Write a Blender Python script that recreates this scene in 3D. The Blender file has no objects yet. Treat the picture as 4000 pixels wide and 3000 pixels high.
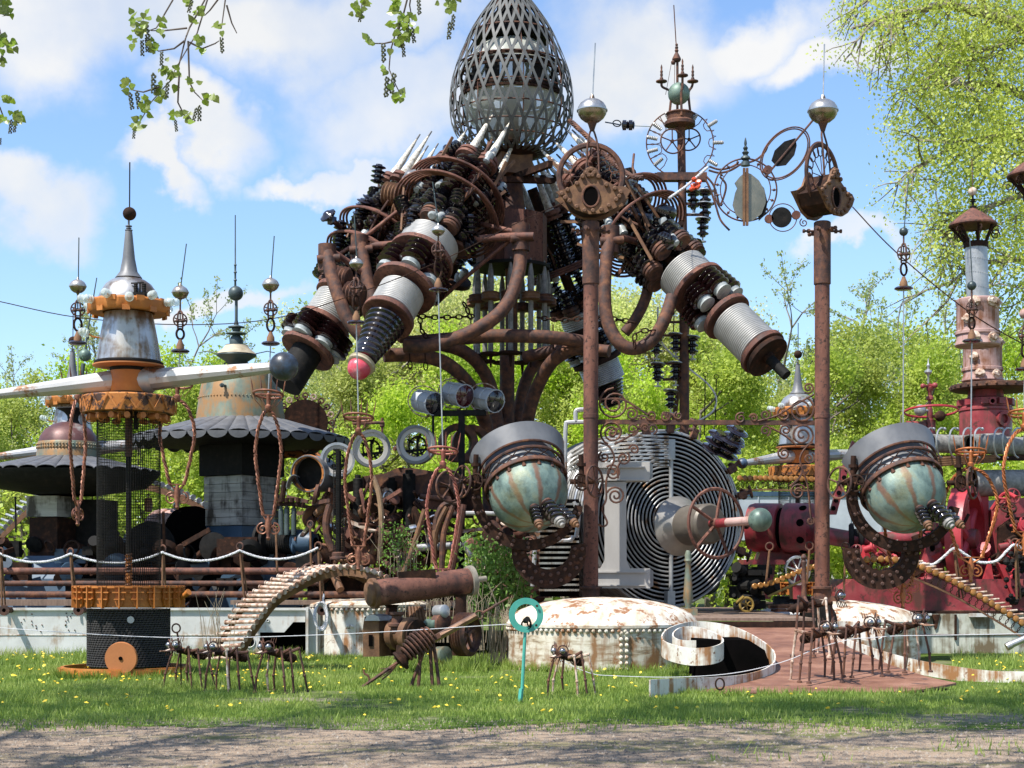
import bpy, math, random
import numpy as np
from mathutils import Vector, Matrix, Quaternion
R = random.Random(7)
PI = math.pi
SC = bpy.context.scene
COL = SC.collection
# ---------------------------------------------------------------- camera
F, HZ, CZ = 6155.0, 2250.0, 1.6          # focal length and horizon in photo pixels (4000 x 3000), eye height in metres
cam = bpy.data.cameras.new('camera')
cam.sensor_fit = 'HORIZONTAL'; cam.sensor_width = 36.0
cam.lens = 36.0 * F / 4000.0
cam.shift_y = (HZ - 1500.0) / 4000.0
cam.clip_start = 0.1; cam.clip_end = 2000.0
co = bpy.data.objects.new('camera', cam); COL.objects.link(co)
co.location = (0, 0, CZ); co.rotation_euler = (PI / 2, 0, 0)
SC.camera = co
# ---------------------------------------------------------------- light
SUN = Vector((0.40, 0.34, -0.85)).normalized()      # direction the light travels
s = bpy.data.lights.new('sun', 'SUN'); s.energy = 4.8; s.angle = math.radians(0.53); s.color = (1.0, 0.955, 0.88)
so = bpy.data.objects.new('sun', s); COL.objects.link(so)
so.rotation_euler = SUN.to_track_quat('-Z', 'Y').to_euler(); so.location = (-10, -10, 30)
SC.view_settings.view_transform = 'Standard'; SC.view_settings.look = 'None'
SC.view_settings.exposure = 0.72; SC.view_settings.gamma = 1.0; SC.view_settings.use_curve_mapping = False

W = bpy.data.worlds.new('World'); SC.world = W; W.use_nodes = True
wt = W.node_tree; wt.nodes.clear()
def wn(t, **k):
    n = wt.nodes.new(t)
    for a, b in k.items(): setattr(n, a, b)
    return n
def wl(a, b): wt.links.new(a, b)
sky = wn('ShaderNodeTexSky', sky_type='NISHITA', sun_disc=False)
sky.sun_elevation = math.asin(-SUN.z); sky.sun_rotation = math.atan2(-SUN.x, -SUN.y)
sky.altitude = 200; sky.air_density = 1.15; sky.dust_density = 0.6; sky.ozone_density = 2.0
tc = wn('ShaderNodeTexCoord')
def vmath(op, a, b):
    n = wn('ShaderNodeVectorMath', operation=op)
    for i, x in enumerate((a, b)):
        if isinstance(x, (tuple, Vector)): n.inputs[i].default_value = x
        elif x is not None: wl(x, n.inputs[i])
    return n
def fmath(op, a, b=None, clamp=False):
    n = wn('ShaderNodeMath', operation=op, use_clamp=clamp)
    for i, x in enumerate((a, b)):
        if isinstance(x, (int, float)): n.inputs[i].default_value = x
        elif x is not None: wl(x, n.inputs[i])
    return n.outputs[0]
dirn = tc.outputs['Generated']
nz1 = wn('ShaderNodeTexNoise'); nz1.inputs['Scale'].default_value = 7.0; nz1.inputs['Detail'].default_value = 9; nz1.inputs['Roughness'].default_value = 0.55
wl(dirn, nz1.inputs['Vector'])
warp = vmath('SUBTRACT', nz1.outputs['Color'], (0.5, 0.5, 0.5))
sc_ = wn('ShaderNodeVectorMath', operation='SCALE'); wl(warp.outputs[0], sc_.inputs[0]); sc_.inputs['Scale'].default_value = 0.19
wd = vmath('ADD', dirn, sc_.outputs[0]).outputs[0]
# cumulus banks where the photograph has them (centre and half-size in photo pixels), then free clouds all round
BANKS = [(250, 120, 760, 360), (900, 120, 760, 330), (1450, 60, 560, 230), (1520, 430, 500, 210), (2450, 200, 680, 330), (3000, 130, 420, 200),
         (750, 580, 300, 150), (620, 760, 230, 90), (60, 820, 280, 170), (3330, 300, 330, 130), (2550, 420, 300, 110), (3350, 1060, 200, 60), (900, 1180, 300, 60), (1350, 640, 330, 70)]
acc = None
for (bx, by, sx, sy) in BANKS:
    d = Vector(((bx - 2000) / F, 1, (HZ - by) / F)); k = 1 / d.length; d.normalize()
    a = vmath('SUBTRACT', wd, tuple(d)).outputs[0]
    b = vmath('MULTIPLY', a, (F / sx / k, 6.0, F / sy / k)).outputs[0]
    l = wn('ShaderNodeVectorMath', operation='LENGTH'); wl(b, l.inputs[0])
    m = wn('ShaderNodeMapRange', interpolation_type='SMOOTHSTEP'); wl(l.outputs['Value'], m.inputs['Value'])
    m.inputs['From Min'].default_value = 1.12; m.inputs['From Max'].default_value = 0.42
    acc = m.outputs[0] if acc is None else fmath('MAXIMUM', acc, m.outputs[0])
nz2 = wn('ShaderNodeTexNoise'); nz2.inputs['Scale'].default_value = 3.0; nz2.inputs['Detail'].default_value = 7; nz2.inputs['Roughness'].default_value = 0.55
mp = wn('ShaderNodeMapping'); mp.inputs['Scale'].default_value = (1, 1, 1.8); mp.inputs['Location'].default_value = (3.1, 0.4, 1.3); wl(dirn, mp.inputs['Vector']); wl(mp.outputs[0], nz2.inputs['Vector'])
free = wn('ShaderNodeMapRange', interpolation_type='SMOOTHSTEP'); wl(nz2.outputs['Fac'], free.inputs['Value'])
free.inputs['From Min'].default_value = 0.50; free.inputs['From Max'].default_value = 0.68
sep = wn('ShaderNodeSeparateXYZ'); wl(dirn, sep.inputs[0])
infront = wn('ShaderNodeMapRange', interpolation_type='SMOOTHSTEP'); wl(sep.outputs['Y'], infront.inputs['Value'])
infront.inputs['From Min'].default_value = 0.90; infront.inputs['From Max'].default_value = 0.72
freem = fmath('MULTIPLY', free.outputs[0], infront.outputs[0])
nz3 = wn('ShaderNodeTexNoise'); nz3.inputs['Scale'].default_value = 14.0; nz3.inputs['Detail'].default_value = 7; wl(dirn, nz3.inputs['Vector'])
thin = wn('ShaderNodeMapRange'); wl(nz3.outputs['Fac'], thin.inputs['Value']); thin.inputs['From Min'].default_value = 0.3; thin.inputs['From Max'].default_value = 0.62; thin.inputs['To Min'].default_value = 0.62
cm = fmath('MULTIPLY', fmath('MAXIMUM', acc, freem), thin.outputs[0], True)
cm = fmath('MULTIPLY', cm, 0.96)
ccol = wn('ShaderNodeValToRGB'); wl(nz1.outputs['Fac'], ccol.inputs[0])
ccol.color_ramp.elements[0].position = 0.38; ccol.color_ramp.elements[0].color = (4.1, 4.2, 4.3, 1)
ccol.color_ramp.elements[1].position = 0.62; ccol.color_ramp.elements[1].color = (4.75, 4.72, 4.66, 1)
skyg = vmath('MULTIPLY', sky.outputs[0], (0.86, 0.96, 1.10)).outputs[0]
mix = wn('ShaderNodeMix', data_type='RGBA'); wl(cm, mix.inputs[0]); wl(skyg, mix.inputs[6]); wl(ccol.outputs[0], mix.inputs[7])
bg = wn('ShaderNodeBackground'); bg.inputs['Strength'].default_value = 0.125; wl(mix.outputs[2], bg.inputs['Color'])
wo = wn('ShaderNodeOutputWorld'); wl(bg.outputs[0], wo.inputs['Surface'])

# ---------------------------------------------------------------- helpers: where things are
def P(px, py, Y): return Vector(((px - 2000.0) / F * Y, Y, CZ + (HZ - py) / F * Y))   # the point of the place at distance Y seen at this photo pixel
def S(n, Y): return n * Y / F                                                          # size in metres of n photo pixels at distance Y
def GY(py, z=0.0): return (CZ - z) * F / (py - HZ)                                     # distance of a ground point seen at photo row py
UP = Vector((0, 0, 1)); VX = Vector((1, 0, 0)); VY = Vector((0, 1, 0))
def frame(ax):
    ax = Vector(ax).normalized()
    u = ax.cross(UP)
    if u.length < 1e-4: u = Vector((1, 0, 0))
    u.normalize(); v = u.cross(ax).normalized()
    return ax, u, v
ORG = {}
class MB:
    def __init__(s): s.v = []; s.f = []
    def add(s, vs, fs):
        o = len(s.v); s.v.extend(vs); s.f.extend([tuple(i + o for i in f) for f in fs])
    def rings(s, rs, closed=False, cap=True):
        n = len(rs[0]); m = len(rs); o = len(s.v)
        for r in rs: s.v.extend(r)
        for i in range(m if closed else m - 1):
            a = o + i * n; b = o + ((i + 1) % m) * n
            for k in range(n):
                k2 = (k + 1) % n
                s.f.append((a + k, a + k2, b + k2, b + k))
        if cap and not closed:
            s.f.append(tuple(o + k for k in range(n - 1, -1, -1)))
            s.f.append(tuple(o + (m - 1) * n + k for k in range(n)))
        return s
    def tube(s, pts, r, n=8, closed=False, cap=True, flat=1.0, up=None):
        pts = [Vector(p) for p in pts]; m = len(pts)
        rr = r if isinstance(r, (list, tuple)) else [r] * m
        T = []
        for i in range(m):
            a = pts[i - 1] if (i > 0 or closed) else pts[i]; b = pts[(i + 1) % m] if (i < m - 1 or closed) else pts[i]
            d = b - a
            T.append(d.normalized() if d.length > 1e-9 else UP.copy())
        if up is not None:
            u = Vector(up)
        else:
            u = T[0].cross(UP)
            if u.length < 1e-3: u = VX.copy()
        out = []
        for i in range(m):
            u = u - T[i] * u.dot(T[i])
            if u.length < 1e-6: u = frame(T[i])[1]
            u.normalize(); w = T[i].cross(u)
            out.append([pts[i] + u * (math.cos(2 * PI * k / n + PI / n) * rr[i]) + w * (math.sin(2 * PI * k / n + PI / n) * rr[i] * flat) for k in range(n)])
        return s.rings(out, closed, cap)
    def lathe(s, o, ax, prof, n=16, cap=True, closed=False, e=1.0):      # prof: (radius, distance along the axis)
        ax, u, v = frame(ax); o = Vector(o)
        rs = [[o + ax * t + u * (math.cos(2 * PI * k / n) * r) + v * (math.sin(2 * PI * k / n) * r * e) for k in range(n)] for r, t in prof]
        return s.rings(rs, closed, cap)
    def vl(s, cx, Y, prof, n=20, cap=True, closed=False):                 # upright turned shape from (radius, row) in photo pixels
        o = P(cx, HZ, Y); o.z = 0
        return s.lathe(o, UP, [(S(r, Y), CZ + (HZ - y) / F * Y) for r, y in prof], n, cap, closed)
    def pt(s, Y, pts, r, n=8, closed=False, cap=True):                    # tube through photo pixels at distance Y (+ optional third number)
        q = [P(p[0], p[1], Y + (p[2] if len(p) > 2 else 0)) for p in pts]
        rr = [S(x, Y) for x in r] if isinstance(r, (list, tuple)) else S(r, Y)
        return s.tube(q, rr, n, closed, cap)
    def cyl(s, a, b, r, r2=None, n=12, cap=True):
        a = Vector(a); b = Vector(b); d = b - a
        return s.lathe(a, d, [(r, 0), (r if r2 is None else r2, d.length)], n, cap)
    def box(s, c, size, ax=None):
        c = Vector(c); X, Yv, Z = ax if ax else (VX, VY, UP)
        X = X * size[0] / 2; Yv = Yv * size[1] / 2; Z = Z * size[2] / 2
        vs = [c + X * i + Yv * j + Z * k for k in (-1, 1) for j in (-1, 1) for i in (-1, 1)]
        s.add(vs, [(0, 2, 3, 1), (4, 5, 7, 6), (0, 1, 5, 4), (2, 6, 7, 3), (0, 4, 6, 2), (1, 3, 7, 5)]); return s
    def bar(s, a, b, w, h, up=UP):
        a = Vector(a); b = Vector(b); d = (b - a); L = d.length; d.normalize()
        x = d.cross(Vector(up))
        if x.length < 1e-4: x = d.cross(VY)
        x.normalize(); z = x.cross(d)
        return s.box((a + b) / 2, (w, L, h), (x, d, z))
    def pbox(s, x0, y0, x1, y1, Y, dep):                                  # box seen at these photo pixels, front face at Y
        a = P(x0, y0, Y); b = P(x1, y1, Y)
        return s.box(((a.x + b.x) / 2, Y + dep / 2, (a.z + b.z) / 2), (abs(b.x - a.x), dep, abs(a.z - b.z)))
    def ball(s, c, r, n=14, m=8, sc=(1, 1, 1), ax=UP):
        ax, u, v = frame(ax); c = Vector(c)
        rs = []
        for j in range(m + 1):
            t = PI * j / m; q = max(math.sin(t), 1e-3) * r
            rs.append([c + ax * (-math.cos(t) * r * sc[2]) + u * (math.cos(2 * PI * k / n) * q * sc[0]) + v * (math.sin(2 * PI * k / n) * q * sc[1]) for k in range(n)])
        return s.rings(rs)
    def ring(s, c, nrm, Rr, r, n=28, k=6, a0=0, a1=2 * PI, e=1.0, flat=1.0):    # torus or arc
        nrm, u, v = frame(nrm); c = Vector(c)
        full = abs(a1 - a0 - 2 * PI) < 1e-6
        m = n if full else n + 1
        pts = [c + u * (math.cos(a0 + (a1 - a0) * i / n) * Rr) + v * (math.sin(a0 + (a1 - a0) * i / n) * Rr * e) for i in range(m)]
        return s.tube(pts, r, k, full, flat=flat, up=nrm)
    def hoop(s, c, nrm, r0, r1, w, n=32):                                 # flat band: inner radius, outer radius, width along the axis
        return s.lathe(c, nrm, [(r0, -w / 2), (r1, -w / 2), (r1, w / 2), (r0, w / 2)], n, False, True)
    def prism(s, poly, d):                                                # polygon (3-D points) pushed along d
        n = len(poly); d = Vector(d)
        vs = [Vector(p) for p in poly] + [Vector(p) + d for p in poly]
        s.add(vs, [tuple(range(n - 1, -1, -1)), tuple(range(n, 2 * n))] + [(i, (i + 1) % n, n + (i + 1) % n, n + i) for i in range(n)]); return s
    def pprism(s, poly, Y, dep): return s.prism([P(x, y, Y) for x, y in poly], (0, dep, 0))
    def scroll(s, c, r, turns, a0, hand, rad, n=8, step=14, x=VX, z=UP, k=6):   # flat spiral in the plane x,z, from the rim inwards
        c = Vector(c); N = int(turns * step); pts = []
        for i in range(N + 1):
            t = i / N; q = r * (1 - t) ** 0.85 + r * 0.12; a = a0 + hand * 2 * PI * turns * t
            pts.append(c + x * (math.cos(a) * q) + z * (math.sin(a) * q))
        return s.tube(pts, rad, k)
    def mesh(s, name, smooth=True, ang=38, origin=Vector((0, 0, 0))):
        me = bpy.data.meshes.new(name)
        me.from_pydata([tuple(Vector(p) - origin) for p in s.v], [], s.f)
        if smooth:
            me.shade_smooth(); me.set_sharp_from_angle(angle=math.radians(ang))
        return me
    def build(s, name, mat, parent=None, smooth=True, ang=38, label=None, kind=None):
        org = ORG.get(parent.name, Vector((0, 0, 0))) if parent else Vector((0, 0, 0))
        me = s.mesh(name, smooth, ang, org); me.materials.append(mat)
        o = bpy.data.objects.new(name, me); COL.objects.link(o)
        if parent: o.parent = parent; ORG[o.name] = org
        if label: o['label'] = label
        if kind: o['kind'] = kind
        return o
def T(name, loc, label, cat, group=None):
    o = bpy.data.objects.new(name, None); COL.objects.link(o)
    o.location = loc; o['label'] = label; o['category'] = cat; o.empty_display_size = 0.2
    if group: o['group'] = group
    ORG[o.name] = Vector(loc)
    return o
def tag(o, label, cat, group=None):
    o['label'] = label; o['category'] = cat
    if group: o['group'] = group
    return o
def inst(me, name, parent, M, kind=None):                                 # a piece that shares its mesh with its alike
    o = bpy.data.objects.new(name, me); COL.objects.link(o)
    if parent:
        o.parent = parent
        M = Matrix.Translation(-ORG.get(parent.name, Vector((0, 0, 0)))) @ M
    o.matrix_local = M
    return o
def place(c, ax=UP, sc=1.0, roll=0.0):
    q = Vector(ax).normalized().to_track_quat('Z', 'Y').to_matrix().to_4x4()
    scm = Matrix.Diagonal((sc, sc, sc, 1)) if not isinstance(sc, (tuple, list)) else Matrix.Diagonal((*sc, 1))
    return Matrix.Translation(Vector(c)) @ q @ Matrix.Rotation(roll, 4, 'Z') @ scm
def dup(root, loc, rz=0.0, sc=1.0, label=None, group=None, mats=None):
    r = root.copy(); COL.objects.link(r); r.location = loc; r.rotation_euler = (0, 0, rz); r.scale = (sc, sc, sc)
    if label: r['label'] = label
    if group: r['group'] = group
    for c in list(root.children):
        d = c.copy(); COL.objects.link(d); d.parent = r
        for g in list(c.children):
            e = g.copy(); COL.objects.link(e); e.parent = d
    return r
def fast_mesh(name, verts, faces, mat, nper):
    """verts: (N,3) array, faces: (M,nper) array"""
    me = bpy.data.meshes.new(name)
    me.vertices.add(len(verts)); me.vertices.foreach_set('co', np.asarray(verts, dtype=np.float32).ravel())
    nf = len(faces)
    me.loops.add(nf * nper); me.loops.foreach_set('vertex_index', np.asarray(faces, dtype=np.int32).ravel())
    me.polygons.add(nf); me.polygons.foreach_set('loop_start', np.arange(0, nf * nper, nper, dtype=np.int32))
    me.update(calc_edges=True); me.materials.append(mat)
    return me
# ---------------------------------------------------------------- materials
MT = {}
def newmat(name):
    m = bpy.data.materials.new(name); m.use_nodes = True
    nt = m.node_tree; b = nt.nodes['Principled BSDF']
    return m, nt, b
def ramp(nt, fac, stops):
    r = nt.nodes.new('ShaderNodeValToRGB'); nt.links.new(fac, r.inputs[0])
    e = r.color_ramp.elements
    while len(e) < len(stops): e.new(0.5)
    for i, (p, c) in enumerate(stops):
        e[i].position = p; e[i].color = (*c, 1)
    return r.outputs[0]
def noise(nt, scale, detail=5, rough=0.6, vec=(1, 1, 1), loc=(0, 0, 0), co='Object'):
    t = nt.nodes.new('ShaderNodeTexCoord'); mp = nt.nodes.new('ShaderNodeMapping')
    mp.inputs['Scale'].default_value = vec; mp.inputs['Location'].default_value = loc
    nt.links.new(t.outputs[co], mp.inputs['Vector'])
    n = nt.nodes.new('ShaderNodeTexNoise'); n.inputs['Scale'].default_value = scale; n.inputs['Detail'].default_value = detail; n.inputs['Roughness'].default_value = rough
    nt.links.new(mp.outputs[0], n.inputs['Vector'])
    return n.outputs['Fac']
def mixc(nt, fac, a, b):
    m = nt.nodes.new('ShaderNodeMix'); m.data_type = 'RGBA'
    for i, x in ((0, fac), (6, a), (7, b)):
        if isinstance(x, tuple): m.inputs[i].default_value = (*x, 1)
        elif isinstance(x, (int, float)): m.inputs[i].default_value = x
        else: nt.links.new(x, m.inputs[i])
    return m.outputs[2]
def bump(nt, b, h, strength=0.3, dist=0.02):
    n = nt.nodes.new('ShaderNodeBump'); n.inputs['Strength'].default_value = strength; n.inputs['Distance'].default_value = dist
    nt.links.new(h, n.inputs['Height']); nt.links.new(n.outputs[0], b.inputs['Normal'])
def M(name, stops, scale=6, rough=0.7, metal=0.0, bmp=0.25, vec=(1, 1, 1), streak=None, spots=None, rvar=0.12, detail=6, coat=0):
    """stops: colour ramp over noise; streak: (colour, density, vertical scale) run-down stains; spots: (colour, amount, scale)"""
    m, nt, b = newmat(name)
    loc = (R.uniform(-9, 9), R.uniform(-9, 9), R.uniform(-9, 9))
    n1 = noise(nt, scale, detail, 0.62, vec, loc)
    c = ramp(nt, n1, stops)
    if spots:
        n3 = noise(nt, spots[2], 8, 0.7, (1, 1, 1), (loc[1], loc[2], 3))
        f = ramp(nt, n3, [(1 - spots[1] - 0.03, (0, 0, 0)), (1 - spots[1] + 0.03, (1, 1, 1))])
        c = mixc(nt, f, c, spots[0])
    if streak:
        n2 = noise(nt, streak[2], 5, 0.65, (1, 1, 0.07), (loc[2], 2, loc[0]))
        n4 = noise(nt, 2.2, 4, 0.6, (1, 1, 1), (7, loc[0], 1))
        mm = nt.nodes.new('ShaderNodeMath'); mm.operation = 'ADD'; nt.links.new(n2, mm.inputs[0]); nt.links.new(n4, mm.inputs[1])
        f = ramp(nt, mm.outputs[0], [(0.99, (0, 0, 0)), (1.0, (0, 0, 0))])
        rr = nt.nodes.new('ShaderNodeMapRange'); nt.links.new(mm.outputs[0], rr.inputs[0]); t = 1.42 - streak[1]
        rr.inputs[1].default_value = t - 0.10; rr.inputs[2].default_value = t + 0.10
        c = mixc(nt, rr.outputs[0], c, streak[0])
    nt.links.new(c, b.inputs['Base Color'])
    b.inputs['Metallic'].default_value = metal
    rm = nt.nodes.new('ShaderNodeMapRange'); nt.links.new(n1, rm.inputs[0]); rm.inputs[1].default_value = 0.3; rm.inputs[2].default_value = 0.7
    rm.inputs[3].default_value = max(0.03, rough - rvar); rm.inputs[4].default_value = min(1, rough + rvar); nt.links.new(rm.outputs[0], b.inputs['Roughness'])
    if bmp: bump(nt, b, noise(nt, scale * 5, 6, 0.7, (1, 1, 1), loc), bmp, 0.01)
    if coat: b.inputs['Coat Weight'].default_value = coat; b.inputs['Coat Roughness'].default_value = 0.08
    MT[name] = m
    return m
RS = (0.24, 0.085, 0.03)
rust = M('rust', [(0.30, (0.022, 0.012, 0.010)), (0.45, (0.070, 0.033, 0.024)), (0.58, (0.130, 0.055, 0.032)), (0.74, (0.25, 0.115, 0.058))], 6, 0.76, 0.15, 0.35)
rust_red = M('rust_red', [(0.30, (0.045, 0.017, 0.012)), (0.46, (0.115, 0.042, 0.027)), (0.58, (0.175, 0.070, 0.045)), (0.74, (0.28, 0.145, 0.105))], 3.2, 0.78, 0.0, 0.35, (1, 1, 0.3), spots=((0.05, 0.022, 0.016), 0.43, 14))
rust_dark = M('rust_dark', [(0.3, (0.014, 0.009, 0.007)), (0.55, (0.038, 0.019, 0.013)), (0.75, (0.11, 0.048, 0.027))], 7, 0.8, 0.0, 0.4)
rust_yel = M('rust_yellow', [(0.3, (0.075, 0.034, 0.017)), (0.5, (0.15, 0.072, 0.034)), (0.72, (0.25, 0.135, 0.064))], 5, 0.75, 0.05, 0.4)
rust_pale = M('rust_pale', [(0.3, (0.16, 0.065, 0.035)), (0.44, (0.34, 0.20, 0.13)), (0.55, (0.55, 0.43, 0.34)), (0.7, (0.66, 0.58, 0.50))], 9, 0.6, 0.1, 0.3)
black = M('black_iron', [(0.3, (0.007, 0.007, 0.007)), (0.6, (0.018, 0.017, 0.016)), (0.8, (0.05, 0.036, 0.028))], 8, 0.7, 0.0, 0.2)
for m_ in (black, rust_dark): m_.node_tree.nodes['Principled BSDF'].inputs['Specular IOR Level'].default_value = 0.12
glaze = M('brown_glaze', [(0.3, (0.010, 0.004, 0.005)), (0.6, (0.026, 0.009, 0.009)), (0.8, (0.05, 0.018, 0.015))], 3, 0.10, 0.0, 0.0, rvar=0.04, coat=0.6)
glaze_black = M('black_glaze', [(0.3, (0.006, 0.005, 0.007)), (0.7, (0.016, 0.011, 0.014))], 3, 0.09, 0.0, 0.0, rvar=0.04, coat=0.6)
pale = M('pale_porcelain', [(0.3, (0.25, 0.28, 0.28)), (0.7, (0.40, 0.42, 0.41))], 6, 0.3, 0, 0.05)
peel = M('peeling_white', [(0.30, (0.16, 0.13, 0.10)), (0.42, (0.42, 0.38, 0.31)), (0.55, (0.66, 0.62, 0.54)), (0.7, (0.75, 0.72, 0.66))], 14, 0.75, 0, 0.9)
spool = M('spool_white', [(0.3, (0.33, 0.32, 0.30)), (0.7, (0.45, 0.44, 0.42))], 3, 0.45, 0.25, 0.05)
galv = M('galvanised', [(0.3, (0.30, 0.31, 0.32)), (0.7, (0.50, 0.51, 0.51))], 4, 0.42, 0.55, 0.08)
steel = M('polished_steel', [(0.3, (0.40, 0.385, 0.36)), (0.55, (0.50, 0.49, 0.465)), (0.8, (0.36, 0.31, 0.25))], 1.6, 0.33, 0.75, 0.05, spots=((0.30, 0.18, 0.09), 0.31, 5), streak=((0.20, 0.13, 0.075), 0.33, 4))
alu = M('weathered_aluminium', [(0.3, (0.33, 0.325, 0.32)), (0.6, (0.46, 0.455, 0.45))], 2.5, 0.45, 0.5, 0.06, (0.3, 1, 1), spots=((0.26, 0.14, 0.075), 0.41, 2.2))
sgrey = M('slate_paint', [(0.3, (0.105, 0.108, 0.115)), (0.7, (0.165, 0.168, 0.176))], 2, 0.5, 0.1, 0.08)
roofgrey = M('roof_slate', [(0.3, (0.06, 0.062, 0.066)), (0.5, (0.09, 0.092, 0.098)), (0.7, (0.125, 0.125, 0.13))], 4, 0.6, 0, 0.2, spots=((0.14, 0.10, 0.07), 0.33, 3))
egggrey = M('zinc_strap', [(0.3, (0.055, 0.056, 0.053)), (0.7, (0.115, 0.118, 0.112))], 5, 0.66, 0.0, 0.05, spots=((0.22, 0.12, 0.05), 0.3, 3))
orange = M('orange_paint', [(0.3, (0.33, 0.105, 0.018)), (0.55, (0.44, 0.150, 0.024)), (0.75, (0.50, 0.21, 0.05))], 3, 0.6, 0, 0.15)
orange_worn = M('worn_orange_paint', [(0.3, (0.35, 0.115, 0.02)), (0.6, (0.44, 0.16, 0.03))], 3, 0.65, 0, 0.2, spots=((0.05, 0.022, 0.014), 0.47, 5))
orange_tan = M('pale_orange_paint', [(0.3, (0.38, 0.135, 0.042)), (0.7, (0.44, 0.165, 0.055))], 3, 0.8, 0, 0.1)
coil_black = M('tarred_rope', [(0.3, (0.018, 0.017, 0.017)), (0.7, (0.048, 0.045, 0.043))], 14, 0.85, 0, 0.6)
white_rust = M('rusty_white_paint', [(0.3, (0.48, 0.42, 0.34)), (0.45, (0.62, 0.59, 0.52)), (0.7, (0.70, 0.69, 0.64))], 4, 0.55, 0, 0.25, streak=((0.30, 0.14, 0.055), 0.37, 9), spots=((0.20, 0.09, 0.04), 0.38, 7))
tank_m = M('stained_tank', [(0.32, (0.13, 0.085, 0.05)), (0.41, (0.38, 0.31, 0.22)), (0.52, (0.58, 0.53, 0.43)), (0.7, (0.66, 0.63, 0.55))], 2.6, 0.6, 0, 0.35, (1, 1, 5), streak=((0.24, 0.12, 0.05), 0.36, 4), spots=((0.26, 0.12, 0.05), 0.41, 2.5))
tube_grey = M('grey_tube', [(0.3, (0.10, 0.095, 0.085)), (0.6, (0.26, 0.25, 0.23))], 8, 0.6, 0, 0.3)
white_dome = M('dome_white_paint', [(0.30, (0.30, 0.19, 0.11)), (0.42, (0.50, 0.42, 0.32)), (0.55, (0.62, 0.57, 0.48)), (0.7, (0.68, 0.65, 0.58))], 3.5, 0.6, 0, 0.35, (1.5, 0.5, 1), spots=((0.25, 0.115, 0.05), 0.45, 3.5))
white_hull = M('hull_paint', [(0.3, (0.50, 0.50, 0.48)), (0.7, (0.64, 0.64, 0.62))], 2, 0.5, 0, 0.08, streak=((0.34, 0.25, 0.17), 0.28, 5), spots=((0.35, 0.20, 0.10), 0.29, 2.5))
white_old = M('mildewed_white', [(0.3, (0.34, 0.35, 0.28)), (0.6, (0.56, 0.57, 0.50))], 2, 0.7, 0, 0.15, streak=((0.16, 0.12, 0.07), 0.36, 6))
plate_white = M('plate_grey_white', [(0.3, (0.34, 0.32, 0.295)), (0.7, (0.44, 0.42, 0.39))], 2, 0.5, 0, 0.06, (1, 1, 0.3), spots=((0.40, 0.28, 0.2), 0.27, 4))
patina = M('verdigris', [(0.28, (0.04, 0.055, 0.048)), (0.45, (0.095, 0.145, 0.12)), (0.6, (0.16, 0.23, 0.185)), (0.75, (0.22, 0.25, 0.17))], 2.5, 0.5, 0.25, 0.2, (1, 1, 0.5), spots=((0.045, 0.06, 0.055), 0.37, 5))
patina_bell = M('bell_verdigris', [(0.28, (0.07, 0.09, 0.072)), (0.5, (0.15, 0.185, 0.14)), (0.7, (0.23, 0.25, 0.185))], 1.6, 0.55, 0.2, 0.25, streak=((0.30, 0.16, 0.06), 0.40, 3.5))
copper_dark = M('dark_copper', [(0.3, (0.06, 0.026, 0.024)), (0.6, (0.12, 0.05, 0.045)), (0.74, (0.30, 0.28, 0.26))], 2.2, 0.5, 0.3, 0.2)
slateblue = M('slate_blue', [(0.3, (0.035, 0.050, 0.052)), (0.7, (0.085, 0.115, 0.115))], 3, 0.5, 0.3, 0.1)
bellcream = M('stained_cream', [(0.3, (0.26, 0.21, 0.13)), (0.6, (0.44, 0.38, 0.27))], 3, 0.6, 0, 0.1)
copper = M('copper_bar', [(0.3, (0.10, 0.036, 0.02)), (0.55, (0.23, 0.09, 0.05)), (0.75, (0.38, 0.17, 0.10))], 9, 0.5, 0.3, 0.2)
copper_org = M('bright_copper_bar', [(0.3, (0.24, 0.065, 0.02)), (0.6, (0.44, 0.145, 0.045))], 9, 0.45, 0.35, 0.2)
copper_red = M('red_copper_bar', [(0.3, (0.18, 0.052, 0.036)), (0.6, (0.34, 0.12, 0.085))], 9, 0.5, 0.25, 0.2)
red = M('red_paint', [(0.3, (0.14, 0.017, 0.022)), (0.5, (0.26, 0.032, 0.040)), (0.75, (0.33, 0.075, 0.074))], 2.5, 0.5, 0, 0.12, spots=((0.075, 0.025, 0.02), 0.40, 4), streak=((0.10, 0.035, 0.025), 0.33, 5))
red_bright = M('bright_red_paint', [(0.3, (0.30, 0.018, 0.026)), (0.7, (0.42, 0.04, 0.05))], 2.5, 0.45, 0, 0.1)
pink = M('faded_pink_paint', [(0.3, (0.34, 0.20, 0.18)), (0.6, (0.44, 0.29, 0.26))], 3, 0.7, 0, 0.15, streak=((0.20, 0.08, 0.04), 0.36, 6))
board = M('grey_board', [(0.3, (0.26, 0.25, 0.22)), (0.5, (0.40, 0.39, 0.355)), (0.7, (0.50, 0.49, 0.46))], 3, 0.85, 0, 0.35, (0.4, 0.4, 3), streak=((0.07, 0.06, 0.05), 0.36, 4))
blue = M('blue_paint', [(0.3, (0.05, 0.085, 0.13)), (0.7, (0.10, 0.155, 0.22))], 2, 0.55, 0, 0.1)
blue_deep = M('deep_blue_paint', [(0.3, (0.018, 0.042, 0.075)), (0.7, (0.04, 0.08, 0.13))], 2, 0.5, 0, 0.1)
teal = M('teal_paint', [(0.3, (0.05, 0.30, 0.24)), (0.7, (0.085, 0.40, 0.32))], 4, 0.45, 0, 0.06, spots=((0.12, 0.10, 0.08), 0.27, 9))
rope_m = M('white_rope', [(0.3, (0.50, 0.50, 0.52)), (0.7, (0.70, 0.70, 0.72))], 30, 0.8, 0, 0.3)
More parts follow.
